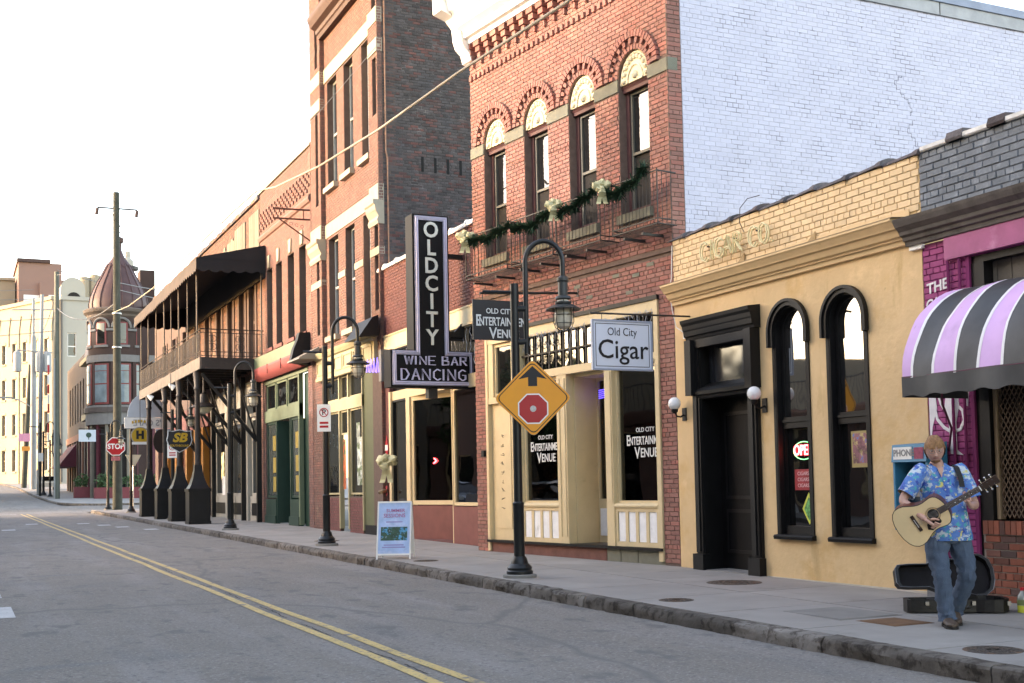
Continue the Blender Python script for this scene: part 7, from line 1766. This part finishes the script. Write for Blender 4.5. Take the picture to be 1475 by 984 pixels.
def chain_mesh(chains, sub=2):
    """chains: list of (points, radii, attach index or None); joined in one skeleton"""
    V = []; E = []; idx = {}
    for name, pts, att in chains:
        prev = att if att is None else idx[att]
        for k, (p, r) in enumerate(pts):
            V.append((p, r if not isinstance(r, tuple) else r[0], r if not isinstance(r, tuple) else r[1])); i = len(V)-1
            if prev is not None: E.append((prev, i))
            prev = i; idx[(name, k)] = i
    return skinmesh(V, E, 0, sub)
def obj_from(meshes, name, mat, parent, label=None):
    import bmesh
    bm = bmesh.new()
    for m in meshes: bm.from_mesh(m)
    L = wloc(parent)
    for v in bm.verts: v.co -= L
    me = bpy.data.meshes.new(name); bm.to_mesh(me); bm.free(); me.materials.append(mat)
    me.polygons.foreach_set('use_smooth', [True]*len(me.polygons))
    o = bpy.data.objects.new(name, me); COL.objects.link(o); o.parent = parent
    return o
m_skin = M('skin', (.52, .30, .235), .5, .08, 14, .1, 200, stain=((.5, .22, .17), 16, .58, .1)); m_hair = M('ginger_hair', (.30, .155, .07), .7, .35, 40, .8, 150)
PE = thing('person', G0, 'ginger bearded man in blue floral shirt and jeans playing a guitar', 'person')
Rsh, Lsh = Q(-.205, .0, 1.425), Q(.165, -.02, 1.42)
Rel, Lel = Q(-.395, .04, 1.155), Q(.265, .06, 1.10)
Rwr, Lwr = Q(-.27, .30, .985), Q(.13, .30, 1.10)
body = chain_mesh([
    ('sp', [(Q(.03, -.03, .90), (.12, .085)), (Q(.01, -.03, 1.08), (.12, .085)), (Q(-.01, -.03, 1.26), (.12, .08)), (Q(-.03, -.02, 1.38), (.085, .06)), (Q(-.055, .02, 1.47), .062), (Q(-.075, .05, 1.545), .06)], None),
    ('ra', [(Rsh, .062), (Rsh.lerp(Rel, .5), .052), (Rel, .043), (Rel.lerp(Rwr, .35), .043), (Rel.lerp(Rwr, .8), .030), (Rwr, .026)], ('sp', 3)),
    ('la', [(Lsh, .062), (Lsh.lerp(Lel, .5), .052), (Lel, .043), (Lel.lerp(Lwr, .35), .042), (Lel.lerp(Lwr, .8), .030), (Lwr, .026)], ('sp', 3)),
    ('rl', [(Q(-.07, -.03, .84), .095), (Q(-.075, .02, .62), .075), (Q(-.06, .05, .47), .055), (Q(-.03, .0, .28), .052), (Q(.0, -.03, .10), .036)], ('sp', 0)),
    ('ll', [(Q(.12, -.04, .84), .095), (Q(.17, -.03, .62), .075), (Q(.195, -.03, .46), .055), (Q(.185, -.17, .29), .052), (Q(.165, -.27, .13), .036)], ('sp', 0))])
def hand(wr, pd, nrm, curl, thumb_side, lens=(.075, .082, .078, .062), spread=.019, palm=.085, first=.35):
    """pd: palm direction, nrm: palm normal (fingers curl towards it)"""
    pd = pd.normalized(); sd_ = pd.cross(nrm).normalized()*thumb_side; nrm = sd_.cross(pd).normalized()*(1 if True else 1)
    if nrm.dot(sd_.cross(pd)) < 0: nrm = -nrm
    ms = []
    pc = wr+pd*palm
    ms.append(skinmesh([(wr-pd*.02, .027, .023), (wr+pd*.03, .034, .017), (pc, .037, .015)], [(0, 1), (1, 2)], 0, 2))
    for k in range(4):
        base = wr+pd*(palm*.82)+sd_*(spread*(1.5-k)); L_ = lens[k]; d = pd; p = base; vs = [(p, .0098, .0098)]; ang_ = first+.1*k
        cn = curlN(nrm, pd, thumb_side)
        for j, f in enumerate((.5, .3, .22)):
            d = (pd*cos(ang_)+cn*sin(ang_)).normalized(); p = p+d*L_*f*1.1; vs.append((p, .0092-.0008*j, .0092-.0008*j)); ang_ += curl*(.9+.12*k)
        ms.append(skinmesh(vs, [(0, 1), (1, 2), (2, 3)], 0, 2))
    cn = curlN(nrm, pd, thumb_side)
    tb = wr+pd*.028+sd_*.026; d1 = (pd*.6+sd_*.7+cn*.3).normalized(); d2 = (pd*.85+sd_*.15+cn*.5).normalized()
    ms.append(skinmesh([(tb, .013, .013), (tb+d1*.032, .011, .011), (tb+d1*.032+d2*.03, .0098, .0098), (tb+d1*.032+d2*.052, .0085, .0085)], [(0, 1), (1, 2), (2, 3)], 0, 2))
    return ms
def curlN(nrm, pd, ts): return CUR
gax = (R_*.60+U_*.40+N_*.42).normalized()          # guitar axis, lower bout to headstock
gn = (N_-gax*N_.dot(gax)).normalized()             # face normal
gv = gn.cross(gax).normalized()                    # across the strings, roughly up
CUR = -gn
rh = hand(Rwr, (R_*.55+N_*.25-U_*.45), -gn, .55, 1, first=.5)
CUR = (-gn*.2+gv).normalized()
lh = hand(Lwr, (-R_*.42+N_*.10+U_*.72), gv, .85, -1, first=.5, palm=.07)
obj_from([body]+rh+lh, 'body', m_skin, PE)
# head
Mh = Matrix.Translation(Q(-.09, .075, 1.615)) @ Matrix(((R_.x, -N_.x, 0, 0), (R_.y, -N_.y, 0, 0), (0, 0, 1, 0), (0, 0, 0, 1))) @ Matrix.Rotation(radians(-14), 4, 'Z') @ Matrix.Rotation(radians(20), 4, 'X') @ Matrix.Rotation(radians(-3), 4, 'Y')
def hp(x, y, z): return Mh @ Vector((x, y, z))      # x image right, y away from the camera, z up
def head_surface(scale=1., zmin=-9, grow=0., test=None, jitter=0., seed=0):
    mb = MB(); nu, nv = 28, 20; P_ = []
    for j in range(nv+1):
        th = pi*j/nv
        for i in range(nu):
            ph = 2*pi*i/nu; x, y, z = sin(th)*sin(ph), -sin(th)*cos(ph), cos(th)
            rx, ry, rz = .084, .104, .124
            X, Y, Z = x*rx, y*ry, z*rz
            if Z < 0: X *= 1-.30*(-Z/rz)**1.3; Y = Y*(1-.12*(-Z/rz)) - .008*(-Z/rz)    # jaw
            if y < -.4 and Z < 0: Y -= .006
            f = 1+grow+jitter*(mnoise.noise(Vector((X*40+seed, Y*40, Z*40))))
            P_.append(Vector((X*f*scale, Y*f*scale, Z*f*scale)))
    fs = []
    for j in range(nv):
        for i in range(nu):
            q = (j*nu+i, (j+1)*nu+i, (j+1)*nu+(i+1) % nu, j*nu+(i+1) % nu); c = sum((P_[k] for k in q), Vector())/4
            if test is None or test(c): fs.append(q)
    mb.add([hp(*p) for p in P_], fs); mb.sm = True; return mb
head_surface().build('head', m_skin, PE)
mb = MB(); mb.lathe((0, 0, 0), [(1e-4, -.02), (.012, -.018), (.016, -.006), (.011, .012), (.007, .03), (1e-4, .034)], 10); mb.v = [hp(v.x, -.100+v.y-.006*(v.z < .0), -.012+v.z) for v in mb.v]; mb.sm = True; mb.build('nose', m_skin, PE)
for sg in (-1, 1):
    mb = MB().ball((0, 0, 0), .012, 8); mb.v = [hp(sg*.031+v.x, -.086+v.y, .018+v.z) for v in mb.v]; mb.sm = True; mb.build('eye', M('eye_shadowed', (.35, .3, .28), .5) if sg < 0 else bpy.data.materials['eye_shadowed'], PE)
    mb = MB().ball((0, 0, 0), .006, 8); mb.v = [hp(sg*.031+v.x, -.096+v.y, .016+v.z) for v in mb.v]; mb.sm = True; mb.build('pupil', m_black, PE)
    mb = MB().ball((0, 0, 0), .02, 10); mb.v = [hp(sg*.077+v.x*.35, .0+v.y*.8, -.0+v.z*1.5) for v in mb.v]; mb.sm = True; mb.build('ear', m_skin, PE)
    mb = MB(); mb.tube([hp(sg*(.031)+.024*cos(t), -.103, .016+.017*sin(t)) for t in [2*pi*i/14 for i in range(14)]], .0016, 4, closed=True); mb.tube([hp(sg*.055, -.1, .02), hp(sg*.08, .0, .015)], .0016, 4); mb.build('glasses_frame', m_steel, PE)
    mb = MB(); mb.tube([hp(sg*.014, -.098, .043), hp(sg*.03, -.098, .05), hp(sg*.048, -.088, .043)], .0045, 5); mb.build('eyebrow', m_hair, PE)
mb = MB(); mb.tube([hp(-.022, -.098, -.047), hp(0, -.103, -.045), hp(.022, -.098, -.047)], .0045, 6); mb.build('lips', M('lips', (.3, .1, .09), .5), PE)
head_surface(grow=.11, jitter=.09, seed=2, test=lambda c: (c.z > .052+.02*(c.x/.08)**2*-1 or c.y > -.035) and not (c.y < -.0 and c.z < .03 and abs(c.x) < .06) and c.z > -.085).build('hair', m_hair, PE)
head_surface(grow=.035, jitter=.08, seed=7, test=lambda c: (c.z < -.080 and c.y < -.03 and abs(c.x) < .04) or (c.z < -.032 and c.z > -.046 and c.y < -.07 and abs(c.x) < .032)).build('beard', m_hair, PE)
# shirt
m_shirt = M('blue_floral_shirt', (.075, .20, .52), .75, .12, 8, .2, 60, detail=3, stain=[((.03, .07, .33), 13, .54, .05), ((.50, .58, .64), 10, .525, .04, 1.4), ((.05, .36, .42), 15, .57, .03), ((.60, .54, .18), 14, .60, .025), ((.38, .07, .12), 24, .635, .02), ((.05, .12, .42), 9, .60, .04, .7)])
def loft(rings, n=26, fold=.0, seed=0, cap=False):
    mb = MB(); P_ = []
    for k, (c, ax, ay, ra, rb) in enumerate(rings):
        for i in range(n):
            t = 2*pi*i/n; w_ = 1+fold*(mnoise.noise(Vector((cos(t)*2+seed, sin(t)*2, k*.35)))+.5*mnoise.noise(Vector((cos(t)*5+seed, sin(t)*5, k*.7))))
            P_.append(c+ax*(ra*cos(t)*w_)+ay*(rb*sin(t)*w_))
    fs = [(k*n+i, k*n+(i+1) % n, (k+1)*n+(i+1) % n, (k+1)*n+i) for k in range(len(rings)-1) for i in range(n)]
    if cap: fs += [tuple(range(n-1, -1, -1)), tuple(range((len(rings)-1)*n, len(rings)*n))]
    mb.add(P_, fs); mb.sm = True; return mb
tor = [(.785, .05, .205, .158), (.83, .046, .205, .16), (.90, .038, .202, .16), (.98, .028, .20, .16), (1.06, .015, .198, .158), (1.14, .005, .198, .152), (1.22, -.003, .202, .146), (1.30, -.01, .208, .138), (1.36, -.016, .212, .13), (1.41, -.02, .20, .118), (1.445, -.03, .155, .10), (1.465, -.04, .10, .082), (1.48, -.05, .078, .072)]
mb = loft([(Q(a, -.025+.012*(z > 1.4), z), R_, N_, ra, rb) for z, a, ra, rb in tor], 40, .055, 3)
lip = len(mb.v)
def sleeve(sh, el, seed):
    d = (el-sh).normalized(); x = d.orthogonal().normalized(); y = d.cross(x); L_ = (el-sh).length
    return loft([(sh-d*.06, x, y, .045, .045), (sh-d*.02, x, y, .066, .066), (sh+d*.05, x, y, .078, .078), (sh+d*L_*.45, x, y, .084, .084), (sh+d*L_*.66, x, y, .083, .083), (sh+d*L_*.80, x, y, .086, .086), (sh+d*L_*.79, x, y, .08, .08)], 22, .09, seed)
for s_, e_, sd_ in ((Rsh, Rel, 5), (Lsh, Lel, 9)):
    q = sleeve(s_, e_, sd_); mb.add(q.v, q.f)
mb.build('shirt', m_shirt, PE)
for sg in (-1, 1):     # collar and button line
    mb = MB(); p0 = Q(-.055+sg*.062, .035, 1.492); p1 = Q(-.055+sg*.012, .092, 1.435); p2 = Q(-.055+sg*.07, .098, 1.40); p3 = Q(-.055+sg*.10, .06, 1.462)
    mb.hexa([p0, p1, p2, p3, p0+N_*.006+U_*.004, p1+N_*.006, p2+N_*.006, p3+N_*.006]); mb.build('collar', m_shirt, PE)
mb = MB(); mb.prism([Q(-.085, .103, 1.455), Q(-.025, .103, 1.455), Q(-.052, .12, 1.36)], [Q(-.085, .108, 1.455), Q(-.025, .108, 1.455), Q(-.052, .125, 1.36)]); mb.build('neckline', m_skin, PE)
for z in (1.33, 1.25, 1.17, .9): mb = MB().ball(Q(-.03+(1.33-z)*.08, .125 if z > 1 else .127, z), .007, 8); mb.build('button', m_white, PE)
# jeans
m_jean = M('worn_denim', (.07, .105, .16), .85, .15, 12, .5, 120, stain=[((.12, .16, .22), 3.5, .56, .15), ((.03, .045, .08), 6, .62, .1)])
def trouser(pts, seed):
    rings = []
    for k, (p, r) in enumerate(pts):
        a = pts[max(k-1, 0)][0]; b = pts[min(k+1, len(pts)-1)][0]; d = (b-a).normalized(); x = (R_-d*R_.dot(d)).normalized(); y = d.cross(x); rings.append((p, x, y, r, r*1.05))
    fine = []
    for q0, q1 in zip(rings, rings[1:]):
        for t in (0, .25, .5, .75): fine.append((q0[0].lerp(q1[0], t), q0[1], q0[2], q0[3]+(q1[3]-q0[3])*t+.004*sin(len(fine)*1.9+seed), q0[4]+(q1[4]-q0[4])*t+.004*cos(len(fine)*2.3)))
    fine.append(rings[-1]); return loft(fine, 30, .17, seed)
mb = loft([(Q(.04, -.03, .98), R_, N_, .165, .125), (Q(.035, -.03, .90), R_, N_, .175, .13), (Q(.03, -.03, .82), R_, N_, .18, .13), (Q(.03, -.03, .76), R_, N_, .15, .11)], 30, .02, 1, True)
tr = trouser([(Q(-.055, -.03, .86), .10), (Q(-.07, -.02, .76), .108), (Q(-.078, .01, .64), .095), (Q(-.07, .045, .54), .082), (Q(-.06, .055, .47), .080), (Q(-.045, .03, .38), .076), (Q(-.03, .005, .28), .074), (Q(-.012, -.02, .17), .073), (Q(.0, -.03, .095), .076), (Q(.005, -.025, .055), .082)], 11); mb.add(tr.v, tr.f)
tl = trouser([(Q(.115, -.03, .86), .10), (Q(.145, -.03, .76), .106), (Q(.17, -.025, .64), .094), (Q(.19, -.015, .54), .082), (Q(.198, -.03, .46), .080), (Q(.195, -.09, .37), .075), (Q(.185, -.16, .28), .072), (Q(.172, -.23, .19), .072), (Q(.162, -.275, .13), .075), (Q(.16, -.28, .09), .078)], 14); mb.add(tl.v, tl.f)
mb.build('jeans', m_jean, PE)
m_shoe = M('brown_leather_shoe', (.085, .06, .045), .5, .2, 14, .2, 60); m_sole = M('dark_sole', (.02, .018, .016), .8)
def shoe(heel, toe, lift):
    d = (toe-heel); d.z = 0; L_ = d.length; d = d/L_; x = Vector((-d.y, d.x, 0)); tilt = lift
    S_ = [(-.04, .045, .035, .05), (.0, .052, .047, .06), (.06, .055, .052, .062), (.12, .045, .052, .05), (.18, .036, .056, .042), (.24, .03, .052, .034), (.275, .024, .036, .026), (.29, .02, .012, .014)]
    mb = loft([(heel+d*u+U_*(h_*.5+.025+tilt*max(0, (.22-u))/.22), x, U_, wd, hh*.75) for u, h_, wd, hh in S_], 16, 0, 0, True); o = mb.build('shoe', m_shoe, PE)
    mb = MB(); bt_ = [(u, wd) for u, h_, wd, hh in S_]; ring0 = [heel+d*u+x*wd*1.02+U_*(tilt*max(0, (.22-u))/.22) for u, wd in bt_]+[heel+d*u-x*wd*1.02+U_*(tilt*max(0, (.22-u))/.22) for u, wd in reversed(bt_)]
    mb.prism([q+U_*.002 for q in ring0], [q+U_*.024 for q in ring0]); mb.build('sole', m_sole, o)
shoe(Q(.01, -.06, 0), Q(-.03, .20, 0), 0.); shoe(Q(.165, -.31, 0), Q(.10, -.06, 0), .06)
# strap
m_strap = M('black_strap', (.015, .014, .014), .7, .2, 12)
mb = MB(); sp_ = [Q(-.20, .20, .86), Q(-.05, -.18, 1.0), Q(.08, -.17, 1.25), Q(.125, -.10, 1.43), Q(.115, -.02, 1.475), Q(.105, .07, 1.45), Q(.115, .125, 1.36), Q(.12, .15, 1.27)]
for a, b in zip(sp_, sp_[1:]):
    x = R_*.024; mb.hexa([a-x, a+x, b+x, b-x, a-x+N_*.004, a+x+N_*.004, b+x+N_*.004, b-x+N_*.004])
# ---- guitar
GT = thing('acoustic_guitar', Q(-.20, .30, 1.04), 'pale spruce topped acoustic guitar with dark neck held by the man', 'guitar')
GO = Q(-.205, .30, 1.035)
def gp(u, v, n): return GO+gax*u+gv*v+gn*n
prof = [(0, 0), (.015, .075), (.05, .13), (.10, .168), (.17, .192), (.25, .198), (.34, .19), (.43, .168), (.52, .146), (.60, .135), (.68, .133), (.76, .139), (.83, .144), (.89, .138), (.94, .12), (.98, .08), (1, .04)]
ol = [(-.355+.49*t, v) for t, v in prof]+[(-.355+.49*t, -v) for t, v in reversed(prof[1:])]
m_spr = M('spruce_top', (.80, .60, .34), .3, .08, 3, spec=.6); m_mah = M('mahogany', (.12, .035, .02), .3, .2, 5, spec=.6); m_rose = M('rosewood', (.045, .025, .018), .45, .2, 12)
mb = MB(); mb.prism([gp(u, v, -.115) for u, v in ol], [gp(u, v, -.004) for u, v in ol]); mb.build('body', m_mah, GT)
mb = MB(); mb.prism([gp(u, v, -.004) for u, v in ol], [gp(u, v, .0) for u, v in ol]); mb.build('top', m_spr, GT)
mb = MB(); mb.tube([gp(u, v, -.002) for u, v in ol], .004, 5, closed=True); mb.build('binding', m_strap, GT)
mb = MB(); mb.prism([gp(.05*cos(2*pi*i/24), .05*sin(2*pi*i/24), .0005) for i in range(24)], [gp(.05*cos(2*pi*i/24), .05*sin(2*pi*i/24), .0012) for i in range(24)]); mb.build('sound_hole', m_strap, GT)
for r in (.058, .064): MB().tube([gp(r*cos(2*pi*i/28), r*sin(2*pi*i/28), .001) for i in range(28)], .0015, 4, closed=True).build('rosette', m_mah, GT)
mb = MB(); pgd = [(.03, -.05), (-.02, -.055), (-.07, -.03), (-.10, -.06), (-.115, -.10), (-.08, -.125), (-.02, -.115), (.03, -.09)]; mb.prism([gp(u, v, .0005) for u, v in pgd], [gp(u, v, .002) for u, v in pgd]); mb.build('pickguard', m_strap, GT)
def gbox(u0, u1, v0, v1, n0, n1, v2=None):
    v2 = v2 or (v0, v1); return MB().hexa([gp(u0, v0, n0), gp(u0, v1, n0), gp(u1, v2[1], n0), gp(u1, v2[0], n0), gp(u0, v0, n1), gp(u0, v1, n1), gp(u1, v2[1], n1), gp(u1, v2[0], n1)])
gbox(-.185, -.155, -.08, .08, .0, .010).build('bridge', m_rose, GT); gbox(-.172, -.168, -.04, .04, .010, .014).build('saddle', m_white, GT)
nk = gbox(.12, .47, -.026, .026, -.022, .004, (-.022, .022)).build('neck', m_mah, GT)
fb = gbox(.055, .47, -.028, .028, .004, .010, (-.0225, .0225)).build('fretboard', m_rose, GT)
for k in range(14):
    u = .47-.47*(1-2**(-k/12))*1.35
    if u > .06: gbox(u-.0012, u+.0012, -.025, .025, .010, .0115).build('fret', m_chr, fb)
for k in (3, 5, 7, 9):
    u = .47-.47*(1-2**(-(k-.5)/12))*1.35; gbox(u-.004, u+.004, -.004, .004, .0102, .0108).build('inlay', m_white, fb)
gbox(.468, .474, -.0225, .0225, .0, .014).build('nut', m_white, GT)
hs_ = gbox(.474, .64, -.028, .028, -.018, .002, (-.038, .038)).build('headstock', m_rose, GT)
for sg in (-1, 1):
    for k in range(3):
        u = .50+k*.048; 
        mb = MB(); mb.tube([gp(u, sg*.03, -.010), gp(u, sg*.052, -.010)], .004, 6); mb.ball(gp(u, sg*.060, -.010), .010, 8); mb.sm = True; mb.build('tuning_peg', m_chr, hs_)
        mb = MB(); mb.tube([gp(u, sg*.018, .0), gp(u, sg*.018, .012)], .0045, 6); mb.build('string_post', m_chr, hs_)
for k in range(6):
    v = -.019+.0076*k; MB().tube([gp(-.17, v*1.3, .0145), gp(.47, v, .0135)], .0007, 3).build('string', m_chr, GT)
mb.sm = False
mb = MB()
for a, b in zip(sp_, sp_[1:]):
    x = R_*.024; mb.hexa([a-x, a+x, b+x, b-x, a-x+N_*.004, a+x+N_*.004, b+x+N_*.004, b-x+N_*.004])
mb.build('strap', m_strap, GT)
# ================================================================ OTHER SIDE OF THE STREET (outside the picture, it shades the fronts and shows in the glass)
m_ob = M('far_side_brick', (.16, .09, .07), .85, .1, 1); m_ob2 = M('far_side_stone', (.2, .17, .13), .85, .1, 1)
sheet('far_side_pavement', [-9, -2.34], [-14, 0, 20, 40, 60, 72], 0, m_slab)
MB().hexa([Vector(q) for q in ((-2.34, -14, -.3), (-2.2, -14, -.3), (-2.2, 71, .2), (-2.34, 71, .2), (-2.34, -14, gz(-14)), (-2.2, -14, gz(-14)), (-2.2, 71, gz(71)), (-2.34, 71, gz(71)))]).build('far_side_kerb', m_kerb, kind='structure')
OB = [(-20, 8, 12.5, m_ob, 'wide dark brick building on the far side of the street', -6.5), (8.2, 24, 11.2, m_ob2, 'stone coloured building on the far side of the street', -6.5), (24.2, 39, 3.9, m_ob, 'low brick garage on the far side of the street', -6.5), (39.2, 52, 6.7, m_ob2, 'low shop on the far side of the street', -6.5), (52.2, 68, 7.2, m_ob, 'low brick corner shop on the far side of the street', -6.5), (86, 132, 16.5, m_ob2, 'tall unseen block added beyond the side street to shade the turret', -7), (33, 42.5, 13.6, m_ob, 'tall brick block set back behind the far side shops', -22)]  # the tall block beyond the side street is added to shade the turret
for y0, y1, h, mt, lab, xo in OB:
    b = thing('opposite_building', (xo, (y0+y1)/2, 0), lab, 'building')
    F = street(xo); F.O = -F.O; F.flip = not F.flip
    n = int((y1-y0)/3); hs = []
    for k in range(n):
        c = y0+(k+.5)*(y1-y0)/n; hs.append((c-1.1, c+1.1, .6, 3.2))
        z = 4.6
        while z+2.2 < h-.6: hs.append((c-.55, c+.55, z, z+2)); z += 3.2
    core(F, y0, y1, 0, h, -.4, 0, hs).build('wall', mt, b)
    MB().box(xo-11, xo-.4, y0, y1, 0, h-.3).build('body', mt, b)
    for a, c, z0, z1 in hs: window(F, b, a, c, z0, z1, -.15, m_white if z0 > 1 else m_tan, m_glass, .08, (z0+z1)/2 if z0 > 1 else None, d=.06)
    MB().fprof(F, [(0, h-.5), (.15, h-.45), (.35, h-.1), (.35, h), (-.4, h)], y0, y1).build('cornice', mt, b)
# street trees on the far side, whose crowns soften the edge of the shade
m_leafb = M('tree_leaves', (.055, .095, .03), .7, .3, 1.5, rnd=.4); m_bark = M('bark', (.09, .07, .05), .9, .3, 6, .6, 20)
def tree(x, y, h, r, lab, seed, n=2600):
    rg = random.Random(seed); t = thing('street_tree', (x, y, gz(y)), lab, 'tree')
    mb = MB(); mb.tube([(x, y, -.1), (x+.1, y+.1, h*.4), (x, y, h*.7)], .2, 8, r1=.08)
    for k in range(7):
        a = 2*pi*k/7+rg.random(); z = h*(.35+.05*k); mb.tube([(x, y, z), (x+cos(a)*r*.4, y+sin(a)*r*.4, z+h*.12), (x+cos(a)*r*.7, y+sin(a)*r*.7, z+h*.25)], .07, 5, r1=.02)
    mb.build('trunk', m_bark, t)
    mb = MB()
    for k in range(16):
        a = rg.random()*2*pi; q = rg.random()**.5*r*.7; c = Vector((x+q*cos(a), y+q*sin(a), h*(.5+.42*rg.random())))
        leafmass(mb, c, r*.42, r*.42, h*.10, n//16, .14, rg)
    mb.build('crown', m_leafb, t, kind='stuff')
tree(-4.2, 20.0, 12.7, 2.8, 'tall street tree on the far side opposite the brick building', 1, 5200)
tree(-4.4, 35.5, 6.2, 1.7, 'small street tree on the far side opposite the ochre shop windows', 2, 1800)
tree(-4.2, 13.5, 14.0, 3.0, 'leafy street tree on the far side opposite the ochre shop', 3, 3600)
tree(-4.3, 44, 7.6, 2.0, 'small street tree on the far side opposite the balcony', 4, 1600)

# iron railing on the low garage roof, mirrored in the arched panes
rl_ = MB()
for k in range(74): rl_.tube([(-6.6, 24.4+.2*k, 3.9), (-6.6, 24.4+.2*k, 4.9)], .014, 4)
rl_.tube([(-6.6, 24.3, 4.85), (-6.6, 39, 4.85)], .02, 4); rl_.build('roof_railing', m_iron, None, label='iron roof railing on the far side of the street', cat='railing', loc=(-6.6, 30, 4.6), kind='stuff')
# cars parked on the far side, seen in the shop glass
def car(x, y, mt, lab):
    t = thing('parked_car', (x, y, gz(y)-.14), lab, 'car', group='cars parked on the far side'); g = gz(y)-.14
    FC_ = Fr(x+.88, y-2.2, (0, 1), (-1, 0))
    mb = MB(); prof_ = [(0, .35), (.03, .62), (.25, .72), (1.15, .86), (1.2, .88), (3.7, .92), (4.3, .84), (4.42, .6), (4.4, .32), (0, .30)]
    mb.prism([FC_.P(a, 0, g+b_) for a, b_ in prof_], [FC_.P(a, 1.76, g+b_) for a, b_ in prof_]); mb.sm = False
    mb.build('body', mt, t)
    cab0 = [(1.15, .88), (1.85, 1.38), (3.0, 1.42), (3.85, .92)]
    MB().prism([FC_.P(a, .06+.14*(b_ > 1), g+b_) for a, b_ in cab0], [FC_.P(a, 1.70-.14*(b_ > 1), g+b_) for a, b_ in cab0]).build('glasshouse', m_glass, t)
    rf = [(1.75, 1.375), (1.9, 1.43), (2.95, 1.46), (3.1, 1.41)]; MB().prism([FC_.P(a, .18, g+b_) for a, b_ in rf], [FC_.P(a, 1.58, g+b_) for a, b_ in rf]).build('roof', mt, t)
    for a in (.85, 3.5):
        for o in (.02, 1.56):
            m_ = MB(); m_.lathe((0, 0, 0), [(1e-4, 0), (.18, .0), (.32, .01), (.32, .18), (1e-4, .18)], 18); m_.v = [FC_.P(a+v.x, o+v.z, g+.32+v.y) for v in m_.v]; m_.build('wheel', m_black, t)
    for o in (.15, 1.4): MB().fbox(FC_, -.02, .03, o, o+.25, g+.55, g+.68).build('headlight', m_white, t)
m_c1 = M('silver_blue_car', (.30, .36, .42), .25, .05, 1, metal=.5); m_c2 = M('white_car', (.6, .62, .64), .25, .04, 1)
car(-1.2, 31, m_c2, 'white parked car on the far side, nearest of the row'); car(-1.2, 37.5, m_c1, 'silver blue parked car on the far side, second of the row')
car(-1.2, 46, m_c2, 'white parked car on the far side, third of the row'); car(-1.2, 52, m_c1, 'silver blue parked car on the far side, farthest of the row')
